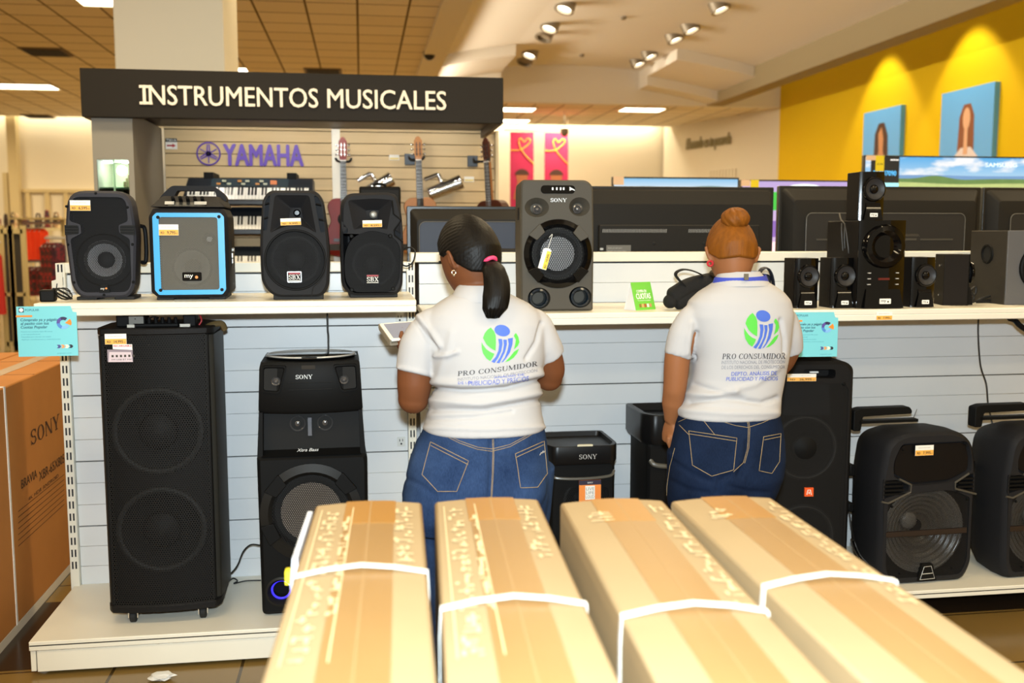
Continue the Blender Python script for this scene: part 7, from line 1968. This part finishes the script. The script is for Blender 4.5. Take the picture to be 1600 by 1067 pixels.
PR_GREEN = mat('print_green', '4db83c', .6); PR_BLUE = mat('print_blue', '3d5fb8', .6); PR_BLACK = mat('print_black', '2e2a2c', .6); PR_GREY = mat('print_grey', '75757c', .6); PR_NAVY = mat('print_navy', '5360ae', .6)
LOGO = dict(blue_head=[[(282 + 76 * math.cos(a_) * math.cos(R(18)) - 58 * math.sin(a_) * math.sin(R(18)), 225 + 76 * math.cos(a_) * math.sin(R(18)) + 58 * math.sin(a_) * math.cos(R(18))) for a_ in [2 * PI * k / 32 for k in range(32)]]],
            green=[[(172, 192), (205, 235), (220, 280), (222, 350), (218, 438), (170, 408), (130, 370), (97, 303), (112, 255), (138, 218)],
                   [(83, 345), (98, 375), (130, 420), (165, 448), (207, 467), (190, 510), (166, 545), (128, 515), (98, 465), (85, 410)],
                   [(413, 250), (436, 290), (446, 345), (432, 385), (393, 422), (405, 370), (412, 320), (393, 282), (400, 262)],
                   [(442, 414), (425, 462), (390, 510), (345, 543), (308, 555), (352, 505), (395, 445), (420, 428)]],
            bars=[[(243, 311), (281, 313), (285, 365), (272, 440), (243, 510), (208, 564), (178, 550), (218, 502), (245, 435), (252, 370)],
                  [(292, 319), (325, 320), (326, 370), (308, 450), (275, 522), (256, 566), (226, 563), (262, 503), (288, 440), (298, 375)],
                  [(335, 309), (384, 300), (379, 370), (355, 455), (318, 515), (290, 552), (270, 562), (308, 505), (333, 430), (344, 365)]])

def woman(name, label, Y0, shirt_rows, sleeves, arms, hands_, jeans_rows, legs, cyo, skin, hair_m, denim_m, headM, neck, tie, folds, jfolds, hair_thick, hair_freq, lift=0.0):
    folds = [(l_, a_ * 1.7, w_) for l_, a_, w_ in folds]
    L0 = at_y(shirt_rows[-1][1], shirt_rows[-1][0], Y0); R0 = at_y(shirt_rows[-1][2], shirt_rows[-1][0], Y0)
    t = thing(name, label, 'person', ((L0.x + R0.x) / 2, Y0, 0))
    rl = Vector(t.location)
    def rows(rr, grow=0.0, e=2.3):
        out = []
        for py, xl, xr, hb, hf, *dy in rr:
            a, b = at_y(xl, py, Y0), at_y(xr, py, Y0)
            c = ((a.x + b.x) / 2, Y0 + (dy[0] if dy else 0)); out.append(sring(c, (b.x - a.x) / 2 + grow, hb + grow, hf + grow, (a.z + b.z) / 2, e))
        return out
    P = lambda q: at_y(q[0], q[1], q[2])
    tube = lambda l: MB().tube(spline([P(q) for q in l], 6), sum([[l[i][3] + (l[i + 1][3] - l[i][3]) * k / 6 for k in range(6)] for i in range(len(l) - 1)], []) + [l[-1][3]], 24)
    # body: head, neck, trunk, arms, hands, legs in one skin
    mbs = [head_mb(headM)]
    mbs.append(MB().tube(spline([Vector(q[:3]) for q in neck], 5), sum([[neck[i][3] + (neck[i + 1][3] - neck[i][3]) * k / 5 for k in range(5)] for i in range(len(neck) - 1)], []) + [neck[-1][3]], 24))
    mbs.append(MB().rings(rows(shirt_rows, -.024)))
    mbs.append(MB().rings(rows(jeans_rows, -.02)))
    for l in arms: mbs.append(tube(l))
    for l in (arms[0], arms[2]): mbs.append(MB().ball(P(l[-1]), l[-1][3] * 1.03, n=20))
    for h in hands_: mbs += h
    for l in legs: mbs.append(MB().tube([Vector(q[:3]) for q in l], [q[3] * .9 for q in l], 20))
    body, btree = fuse('body', mbs, .0045, skin, t, 4)
    # shirt
    sm = [MB().rings(rows(shirt_rows))] + [tube(l) for l in sleeves]
    shirt, stree = fuse('polo_shirt', sm, .0055, WHITE_CL, t, 10, folder(folds, Y0))
    jm = [MB().rings(rows(jeans_rows))]
    c0 = ((L0.x + R0.x) / 2)
    for s_ in (-1, 1):
        jm.append(MB().tube([Vector(q[:3]) for q in legs[0 if s_ < 0 else 1]], [q[3] for q in legs[0 if s_ < 0 else 1]], 26))
        jm.append(MB().ball(cyo[s_], cyo['r'][0], cyo['r'][1], cyo['r'][2], 24))
    jeans, jtree = fuse('jeans', jm, .006, denim_m, t, 10, folder(jfolds, Y0))
    hair, htree = None, None
    hb = hair_mb(headM, tie, hair_thick, .0014, hair_freq, lift); hb.v = [tuple(Vector(p) - rl) for p in hb.v]
    hair = build('hair', hb, hair_m, t, smooth=180)
    # eyes and brows
    for s_ in (-1, 1):
        c = headM @ Vector((s_ * .031, .074, .006)) - rl
        ey = build('eye', MB().ball(c, .0115, .0115, .0115, 14), mat('eye_white', 'e8e4dc', .2), t)
        f = (headM.to_3x3() @ Vector((0, 1, 0))).normalized()
        build('iris', MB().lathe([(.0055, .0108), (.0001, .0119)], c, f, 14, (False, False)), mat('iris_brown', '2a1710', .2), ey)
        build('eyebrow', MB().tube([headM @ Vector((s_ * x, y, z)) - rl for x, y, z in ((.016, .094, .026), (.03, .091, .031), (.046, .079, .027))], [.003, .0035, .002], 8), hair_m, t)
    return t, rl, stree, jtree, btree, shirt, jeans, hair
SK1 = mat('skin_brown', '6b3f24', .55, spec=.25, vary=.05, vscale=8); SK2 = mat('skin_tan', '8a5836', .55, spec=.25, vary=.05, vscale=8)
HAIR1 = mat('hair_black', '0b0806', .5, spec=.18, bump=.3, bscale=130, stretch=(1, 1, .12)); HAIR2 = mat('hair_auburn', '74420c', .6, spec=.2, bump=.4, bscale=130, stretch=(1, 1, .15), vary=.55, vscale=75)

# --- the woman on the left, ponytail
Y1 = 2.95
hc = at_y(734, 405, 3.0)
H1 = Matrix.Translation(hc) @ Matrix.Rotation(R(34), 4, 'Z') @ Matrix.Rotation(R(-24), 4, 'X') @ Matrix.Scale(1.06, 4)
nb = at_y(752, 470, 2.97)
neck1 = [tuple(hc + Vector((.0, -.005, -.02))) + (.055,), tuple(hc + Vector((.012, -.02, -.08))) + (.056,), (nb.x, 2.96, nb.z + .0) + (.062,), (nb.x + .005, 2.95, nb.z - .06) + (.07,)]
c1 = at_y(757, 700, Y1).x
tabc = Vector(at_y(648, 528, 3.28))
la = [(676, 516, 2.95, .038), (652, 555, 2.95, .053), (648, 598, 2.955, .053), (646, 622, 2.965, .046)]
wl = at_y(642, 556, 3.20)
def px_of(v):
    x, y = project(Vector(v)); return (x, y, v[1])
fl = [(646, 622, 2.965, .044), (643, 602, 3.05, .042), (641, 575, 3.12, .035), px_of((wl.x, 3.19, wl.z)) + (.026,)]
ra = [(834, 516, 2.95, .036), (850, 545, 2.96, .048), (859, 575, 2.985, .047), (858, 590, 3.0, .041)]
wr_ = at_y(815, 560, 3.2)
fr_ = [(858, 590, 3.0, .040), (850, 582, 3.08, .036), (835, 570, 3.15, .03), px_of((wr_.x, 3.2, wr_.z)) + (.025,)]
hl = hand((wl.x, 3.19, wl.z), (-.35, .85, .25), (.75, .2, .6), (-.45, .1, .85), .7)
hr = hand((wr_.x, 3.2, wr_.z), (-.7, .6, .1), (-.3, -.2, -.9), (-.5, -.8, .2), .5)
legs1 = [[(c1 - .105, 2.96, .84, .125), (c1 - .108, 2.97, .68, .108), (c1 - .10, 2.98, .46, .075), (c1 - .10, 2.97, .28, .066), (c1 - .10, 2.96, .07, .055)],
         [(c1 + .095, 2.96, .84, .125), (c1 + .10, 2.97, .68, .108), (c1 + .095, 2.98, .46, .075), (c1 + .095, 2.97, .28, .066), (c1 + .095, 2.96, .07, .055)]]
zb_ = at_y(760, 762, 2.86).z
w1, rl1, st1, jt1, bt1, sh1, je1, hr1 = woman('person', 'woman with black ponytail in white polo and blue jeans, holding a tablet', Y1,
    [(456, 716, 790, .066, .07, .005), (464, 698, 806, .078, .085), (474, 682, 826, .09, .095), (488, 668, 842, .105, .105), (506, 660, 850, .118, .12), (530, 661, 851, .126, .16), (558, 668, 850, .13, .19), (590, 675, 844, .130, .175), (618, 675, 842, .130, .165), (645, 667, 845, .140, .17), (666, 661, 850, .152, .18), (671, 664, 848, .150, .178)],
    [[(698, 496, 2.95, .035), (676, 508, 2.95, .054), (658, 540, 2.95, .064), (649, 579, 2.952, .060)], [(812, 494, 2.95, .035), (836, 508, 2.95, .050), (848, 535, 2.955, .053), (858, 556, 2.97, .052)]],
    [la, fl, ra, fr_], [hl, hr],
    [(655, 668, 846, .135, .165), (672, 660, 850, .145, .17), (690, 651, 853, .155, .17), (715, 641, 855, .17, .165), (745, 635, 857, .182, .16), (772, 629, 856, .182, .15), (800, 626, 853, .165, .14), (822, 632, 848, .14, .13)],
    legs1, {-1: (c1 - .088, 2.875, zb_), 1: (c1 + .085, 2.875, zb_), 'r': (.095, .10, .105)}, SK1, HAIR1, denim('denim_mid', '14233f', '33486c'), H1, neck1, (.1, -1, .12),
    [([(672, 606), (720, 611), (790, 607), (843, 594)], -.010, 4), ([(672, 597), (760, 602), (843, 584)], .007, 7), ([(672, 625), (750, 632), (842, 614)], .006, 6), ([(674, 640), (760, 640), (842, 625)], -.006, 4), ([(668, 655), (740, 652), (800, 643)], -.004, 3),
     ([(664, 668), (757, 671), (850, 667)], .003, 3), ([(648, 500), (668, 528), (682, 545)], -.006, 3), ([(655, 495), (676, 520), (688, 540)], .005, 4), ([(680, 556), (700, 555), (715, 550)], .005, 3), ([(822, 560), (838, 535), (846, 505)], -.005, 3), ([(684, 590), (700, 545), (706, 520)], .003, 6), ([(622, 574), (650, 580), (677, 587)], .003, 3)],
    [([(768, 690), (768, 740), (766, 780)], -.012, 5), ([(775, 700), (800, 712), (812, 720)], -.003, 3), ([(776, 716), (800, 726)], -.003, 3), ([(630, 745), (660, 760), (680, 775)], -.004, 4), ([(655, 690), (640, 735), (628, 770)], .004, 6)], .010, 60)
# ponytail and its tie
pt = lambda px, py, y: at_y(px, py, y) - rl1
tie_p = at_y(764, 406, 2.915)
pl_ = [tuple(tie_p - rl1 + Vector((-.012, .02, .006))), tuple(tie_p - rl1), tuple(pt(771, 418, 2.875)), tuple(pt(776, 440, 2.85)), tuple(pt(776, 462, 2.835)), tuple(pt(773, 481, 2.83)), tuple(pt(770, 492, 2.832))]
S_ = spline(pl_, 10); n_ = len(S_)
rad = [.014, .016, .032, .037, .039, .036, .020]
mb = MB(); rs = []
for i, p in enumerate(S_):
    f = i / (n_ - 1) * (len(rad) - 1); j = min(int(f), len(rad) - 2); r = rad[j] + (rad[j + 1] - rad[j]) * (f - j)
    rs.append([(p.x + r * math.cos(2 * PI * k / 64) * (1 + .05 * math.sin(k * 2.9 + 1.3 * math.sin(i * .15))), p.y + r * .7 * math.sin(2 * PI * k / 64) * (1 + .07 * math.sin(k * 2.9)), p.z - (.010 * math.sin(k * 1.7) * (i / n_) ** 6)) for k in range(64)])
build('ponytail', mb.rings(rs), HAIR1, hr1, smooth=180)
build('hair_tie', MB().torus(tie_p - rl1 + Vector((.003, -.004, -.004)), .017, .006, (.3, -.6, -.8), 28, 10), mat('tie_pink', 'ee3f6c', .6), hr1, label='pink hair tie')
for s_ in (-1,):
    e = H1 @ Vector((-.078, -.008, -.038)) - rl1
    build('earring', MB().torus(e + Vector((0, -.004, -.004)), .006, .0018, (.3, -1, 0), 20, 8).ball(e + Vector((0, -.006, -.012)), .0035, n=10), mat('earring_silver', 'e9dcc6', .15, .9), w1, label='silver drop earring')
def collar(t, rl, trees, rows, Y0, name='collar'):
    rs = []
    for px0, px1, py, hb, hf, dy in rows:
        a, b = at_y(px0, py, Y0), at_y(px1, py, Y0); rs.append([Vector(p) - rl for p in sring(((a.x + b.x) / 2, Y0 + dy), (b.x - a.x) / 2, hb, hf, a.z, 2.1)])
    return build(name, MB().rings(rs, False, False), WHITE_CL, t, smooth=60)
collar(sh1, rl1, None, [(703, 802, 470, .088, .085, .0), (707, 797, 460, .083, .08, .0), (714, 790, 449, .074, .075, .005), (718, 786, 445, .068, .07, .008), (720, 784, 449, .064, .068, .008), (720, 784, 470, .06, .06, .008)], Y1)
def prints(tree, rl, parent, lm, texts):
    T = lambda poly: [lm(*p) for p in poly]
    decal('emblem_print', tree, rl, [T(p) for p in LOGO['green']], PR_GREEN, parent, cuts=2)
    decal('emblem_print', tree, rl, [T(p) for p in LOGO['bars'] + LOGO['blue_head']], PR_BLUE, parent, cuts=2)
    for m, ls in texts:
        mb = MB()
        for args, kw in ls: decal_text(mb, tree, rl, *args, **kw)
        build('lettering_print', mb, m, parent, smooth=0)
lm1 = lambda u, v: (600 + (540 + (u - 80) / 367 * 212) / 3.557, 340 + (595 + (v - 163) / 404 * 214) / 3.557)
bow1 = lambda u: 1.6 * math.sin(PI * u)
prints(st1, rl1, sh1, lm1, [
    (PR_BLACK, [(('PRO CONSUMIDOR', (715.5, 587.5), (840, 571.5), 7.6), dict(G=serif(.12), rise=bow1))]),
    (PR_GREY, [(('INSTITUTO NACIONAL DE PROTECCIÓN', (715.5, 595.5), (839, 581.0), 4.8), dict(rise=bow1))]),
    (PR_NAVY, [(('ANÁLISIS DE', (772, 592), (819, 587), 3.2), dict(bold=.01)), (('DE LOS', (716, 600), (740, 600), 3.4), dict()), (('PUBLICIDAD Y PRECIOS', (732, 602), (826, 594), 6.4), dict(bold=.008, shear=.1, rise=bow1))])])
k3 = lambda l, ox, oy: [(ox + u / 3.556, oy + v / 3.556) for u, v in l]
seams = [[(330, 425), (420, 470), (520, 505), (600, 516)], [(600, 516), (700, 490), (790, 440), (850, 405)], [(600, 400), (605, 515), (602, 640), (594, 775)], [(607, 400), (611, 515), (608, 640), (600, 775)], [(325, 415), (420, 458), (520, 493), (600, 503)], [(600, 503), (700, 478), (790, 430)]]
stitch('denim_seam', jt1, rl1, [k3(l, 600, 560) for l in seams], .0009, THREAD, je1)
for pk in ([(262, 465), (470, 570), (405, 738), (300, 738), (215, 645)], [(728, 530), (885, 460), (903, 640), (850, 715), (758, 718)]):
    q_ = decal('back_pocket', jt1, rl1, [k3(pk, 600, 560)], MATS['denim_mid'], je1, off=.0022, cuts=5)
    stitch('pocket_stitch', jt1, rl1, [k3(pk + pk[:1], 600, 560), k3([(pk[0][0] + 2, pk[0][1] + 20), (pk[1][0] - 3, pk[1][1] + 20)], 600, 560)], .0010, THREAD, q_, off=.003)
decal('leather_tag', jt1, rl1, [k3([(834, 402), (858, 390), (861, 402), (838, 414)], 600, 560)], mat('tag_orange', 'c8632c', .5), je1, off=.002)
stitch('pocket_motif', jt1, rl1, [k3([(860, 537), (868, 522), (872, 528), (878, 514), (881, 524), (888, 514)], 600, 560)], .0011, SILV, je1, off=.004)
decal('belt_loop', jt1, rl1, [k3([(590, 385), (608, 385), (610, 445), (592, 445)], 600, 560)], MATS['denim_mid'], je1, off=.003)
for s_ in (0, 1): shoe(w1, (legs1[s_][-1][0] - rl1.x, legs1[s_][-1][1] - rl1.y + .02), mat('shoe_white', 'cfcac0', .6), mat('shoe_sole', 'e3e0d8', .6))
# tablet in an open cover, held in her left hand
tq = [at_y(*p) for p in ((605, 507, 3.33), (655, 501, 3.36), (672, 528, 3.25), (627, 530, 3.22))]
tc = sum((Vector(q) for q in tq), Vector()) / 4
ux = ((tq[1] - tq[0]) + (tq[2] - tq[3])).normalized(); vy = ((tq[0] - tq[3]) + (tq[1] - tq[2])).normalized(); nz = ux.cross(vy).normalized(); vy = nz.cross(ux)
if nz.z < 0: nz = -nz
tb = thing('tablet', 'white tablet in an open cover held by the left woman', 'tablet', tc)
tb.matrix_world = Matrix.Translation(tc) @ Matrix((ux, vy, nz)).transposed().to_4x4()
hw_, hh_ = .085, .062
build('case', MB().prism(rrect(-hw_, hw_, -hh_, hh_, .008), -.004, .004, 'xy'), mat('tablet_white', 'e9e6da', .4), tb, bevel=.002)
build('screen', MB().prism(rrect(-hw_ * .86, hw_ * .86, -hh_ * .86, hh_ * .86, .002), .004, .0046, 'xy'), mat('tablet_screen', '8e93a6', .15), tb)
build('cover', MB().prism(rrect(-hw_ * 1.03, hw_, -hh_ * 1.04, hh_ * 1.02, .008), -.016, -.010, 'xy').box(-hw_ * 1.03, -hw_ * .97, -hh_, hh_, -.012, .002), mat('cover_taupe', '8a8170', .6), tb, label='taupe folding cover')

# --- the woman on the right, auburn bun
Y2 = 3.05
hc = at_y(1143, 398, 3.09)
H2 = Matrix.Translation(hc) @ Matrix.Rotation(R(-6), 4, 'Z') @ Matrix.Rotation(R(-26), 4, 'X')
nb = at_y(1154, 448, 3.06)
neck2 = [tuple(hc + Vector((0, .0, -.02))) + (.05,), tuple(hc + Vector((.008, -.015, -.075))) + (.05,), (nb.x, 3.055, nb.z) + (.054,), (nb.x, 3.05, nb.z - .06) + (.06,)]
c2 = at_y(1132, 715, Y2).x
la = [(1090, 506, 3.05, .032), (1062, 545, 3.05, .043), (1055, 600, 3.06, .038), (1053, 616, 3.07, .036)]
wl = at_y(1049, 657, 3.10)
fl = [(1053, 616, 3.07, .036), (1051, 630, 3.08, .035), (1050, 645, 3.09, .028), (1049, 657, 3.10, .023)]
ra = [(1220, 508, 3.05, .030), (1232, 535, 3.07, .042), (1226, 560, 3.14, .038), (1218, 572, 3.2, .036)]
wr_ = at_y(1185, 540, 3.36)
fr_ = [(1218, 572, 3.2, .036), (1208, 560, 3.26, .032), px_of((wr_.x, 3.36, wr_.z)) + (.024,)]
hl = hand((wl.x, 3.10, wl.z), (-.05, .12, -1), (.85, .35, 0), (.35, .9, 0), .75, .95)
hr = hand((wr_.x, 3.36, wr_.z), (-.5, .8, .1), (-.2, 0, -1), (-.8, -.5, .0), .4, .95)
legs2 = [[(c2 - .085, 3.06, .84, .105), (c2 - .09, 3.07, .68, .09), (c2 - .085, 3.08, .46, .062), (c2 - .085, 3.07, .28, .056), (c2 - .085, 3.06, .07, .046)],
         [(c2 + .08, 3.06, .84, .105), (c2 + .085, 3.07, .68, .09), (c2 + .08, 3.08, .46, .062), (c2 + .08, 3.07, .28, .056), (c2 + .08, 3.06, .07, .046)]]
zb_ = at_y(1140, 735, 2.97).z
w2, rl2, st2, jt2, bt2, sh2, je2, hr2 = woman('person', 'woman with auburn bun in white polo and dark jeans, wearing a blue lanyard', Y2,
    [(436, 1124, 1190, .058, .06, .005), (445, 1110, 1206, .07, .075), (456, 1092, 1222, .085, .085), (470, 1077, 1233, .098, .095), (492, 1072, 1237, .108, .11), (525, 1080, 1232, .115, .15), (556, 1085, 1229, .114, .175), (588, 1082, 1223, .108, .145), (618, 1073, 1217, .112, .14), (636, 1063, 1215, .122, .145), (646, 1060, 1214, .126, .15), (650, 1063, 1212, .124, .148)],
    [[(1104, 484, 3.05, .033), (1083, 497, 3.05, .046), (1069, 524, 3.05, .052), (1060, 556, 3.05, .047)], [(1208, 486, 3.05, .033), (1225, 499, 3.05, .042), (1232, 524, 3.06, .045), (1234, 548, 3.08, .044)]],
    [la, fl, ra, fr_], [hl, hr],
    [(634, 1068, 1212, .11, .135), (650, 1061, 1215, .122, .145), (668, 1057, 1218, .137, .148), (690, 1052, 1220, .152, .148), (715, 1048, 1220, .165, .145), (740, 1045, 1217, .166, .135), (765, 1043, 1209, .15, .125), (790, 1046, 1200, .125, .11)],
    legs2, {-1: (c2 - .07, 2.985, zb_), 1: (c2 + .072, 2.985, zb_), 'r': (.085, .09, .095)}, SK2, HAIR2, denim('denim_dark', '0c1424', '1a2740'), H2, neck2, (.05, -.25, 1),
    [([(1078, 628), (1130, 622), (1190, 630), (1214, 622)], -.006, 4), ([(1075, 615), (1110, 618), (1150, 612)], .005, 5), ([(1085, 600), (1120, 612), (1160, 622)], -.004, 4), ([(1062, 640), (1140, 646), (1213, 645)], .004, 5), ([(1088, 520), (1084, 545), (1085, 560)], -.008, 3), ([(1080, 505), (1076, 530), (1074, 552)], .004, 4), ([(1220, 500), (1226, 530), (1226, 550)], -.006, 3), ([(1040, 553), (1060, 560), (1082, 563)], .003, 3), ([(1215, 575), (1180, 600), (1150, 608)], .003, 5)],
    [([(1169, 690), (1167, 720), (1155, 742)], -.012, 5), ([(1120, 770), (1124, 750), (1140, 742)], -.006, 4), ([(1050, 720), (1080, 740), (1110, 752)], -.005, 4), ([(1046, 750), (1075, 765), (1105, 770)], -.004, 4), ([(1200, 770), (1170, 768), (1140, 760)], -.004, 4)], .009, 74, .17)
bc = at_y(1149, 342, 3.06) - rl2
rs = []
for i in range(1, 40):
    th = PI * i / 40; row = []
    for k in range(72):
        ph = 2 * PI * k / 72; r = .046 * (1 + .035 * math.sin(9 * ph + 7 * th) + .02 * math.sin(21 * ph + 12 * th))
        row.append((bc.x + r * .98 * math.sin(th) * math.cos(ph), bc.y + r * math.sin(th) * math.sin(ph), bc.z - r * .78 * math.cos(th)))
    rs.append(row)
build('hair_bun', MB().rings(rs), HAIR2, hr2, smooth=180)
for s_ in (-1,):
    e = H2 @ Vector((s_ * .077, -.012, -.036)) - rl2
    build('earring', MB().torus(e + Vector((0, -.003, 0)),   .008, .0036, (s_ * .5, -1, 0), 22, 8), mat('earring_red', 'b3202c', .3), w2, label='red hoop earring')
collar(sh2, rl2, None, [(1112, 1204, 446, .076, .07, .0), (1118, 1197, 438, .070, .066, .002), (1124, 1190, 428, .062, .06, .008), (1127, 1187, 424, .058, .057, .01), (1129, 1185, 428, .055, .055, .01), (1129, 1185, 446, .052, .05, .01)], Y2)
rs = []
LAN = mat('lanyard_blue', '2b3fa8', .55)
lan = []
for k in range(49):
    a_ = 2 * PI * k / 48
    a0, b0 = at_y(1118, 438, Y2), at_y(1196, 438, Y2); cx_ = (a0.x + b0.x) / 2; hw_ = (b0.x - a0.x) / 2 + .002
    fwd = max(0, math.sin(a_))
    lan.append(Vector((cx_ + hw_ * math.cos(a_), Y2 + (.068 + .03 * fwd) * math.sin(a_) + .002, a0.z + .003 - .05 * fwd ** 2 + .004 * math.sin(a_ + 1))) - rl2)
mb = MB(); R2 = []
for p in lan:
    d_ = (p - Vector((lan[0].x * .5 + lan[24].x * .5, Y2 - rl2.y, p.z))).normalized()
    R2.append([p + Vector((0, 0, .011)) - d_ * .004, p + Vector((0, 0, -.011)) + d_ * .004, p + Vector((0, 0, -.011)) + d_ * .0055, p + Vector((0, 0, .011)) - d_ * .0025])
ln = build('lanyard', mb.rings(R2[:-1] + [R2[0]], False, False), LAN, w2, label='blue lanyard around the collar')
q_ = at_y(1166, 432, 2.975) - rl2
build('lanyard_clip', MB().box(q_.x - .007, q_.x + .007, q_.y - .003, q_.y + .003, q_.z - .011, q_.z + .009), mat('clip_metal', '8a8474', .3, .7), ln)
lm2 = lambda u, v: (1150 + u / 6.668, 460 + v / 6.668)
prints(st2, rl2, sh2, lm2, [
    (PR_BLACK, [(('PRO CONSUMIDOR', (1128.5, 561), (1227, 560.5), 8.6), dict(G=serif(.15)))]),
    (PR_GREY, [(('INSTITUTO NACIONAL DE PROTECCIÓN', (1127.5, 568.8), (1226, 567.6), 5.2), dict(shear=.1)), (('DE LOS DERECHOS DEL CONSUMIDOR', (1127.5, 576.5), (1226, 575.5), 5.2), dict(shear=.1))]),
    (PR_NAVY, [(('DEPTO. ANÁLISIS DE', (1142.5, 587), (1214, 585.6), 6.0), dict(bold=.012, shear=.15)), (('PUBLICIDAD Y PRECIOS', (1134.5, 595), (1215, 594), 6.0), dict(bold=.012, shear=.15))])])
seams = [[(285, 495), (330, 475), (400, 463)], [(430, 465), (520, 490), (600, 515), (670, 526)], [(670, 526), (750, 500), (835, 462)], [(664, 470), (673, 530), (668, 640), (645, 720), (590, 772)], [(672, 470), (681, 530), (676, 640), (652, 725)], [(410, 470), (490, 570)], [(290, 512), (345, 568)], [(265, 640), (238, 740), (222, 850), (220, 920)]]
stitch('denim_seam', jt2, rl2, [k3(l, 980, 520) for l in seams], .0009, THREAD, je2)
for pk in ([(345, 545), (608, 585), (590, 760), (470, 795), (365, 735)], [(755, 578), (850, 560), (842, 715), (800, 780), (730, 765)]):
    q_ = decal('back_pocket', jt2, rl2, [k3(pk, 980, 520)], MATS['denim_dark'], je2, off=.0022, cuts=5)
    stitch('pocket_stitch', jt2, rl2, [k3(pk + pk[:1], 980, 520), k3([(pk[0][0] + 4, pk[0][1] + 17), (pk[1][0] - 3, pk[1][1] + 17)], 980, 520)], .0010, THREAD, q_, off=.003)
for s_ in (0, 1): shoe(w2, (legs2[s_][-1][0] - rl2.x, legs2[s_][-1][1] - rl2.y + .02), mat('shoe_black', '1b1a1a', .5), mat('sole_black', '121212', .6))
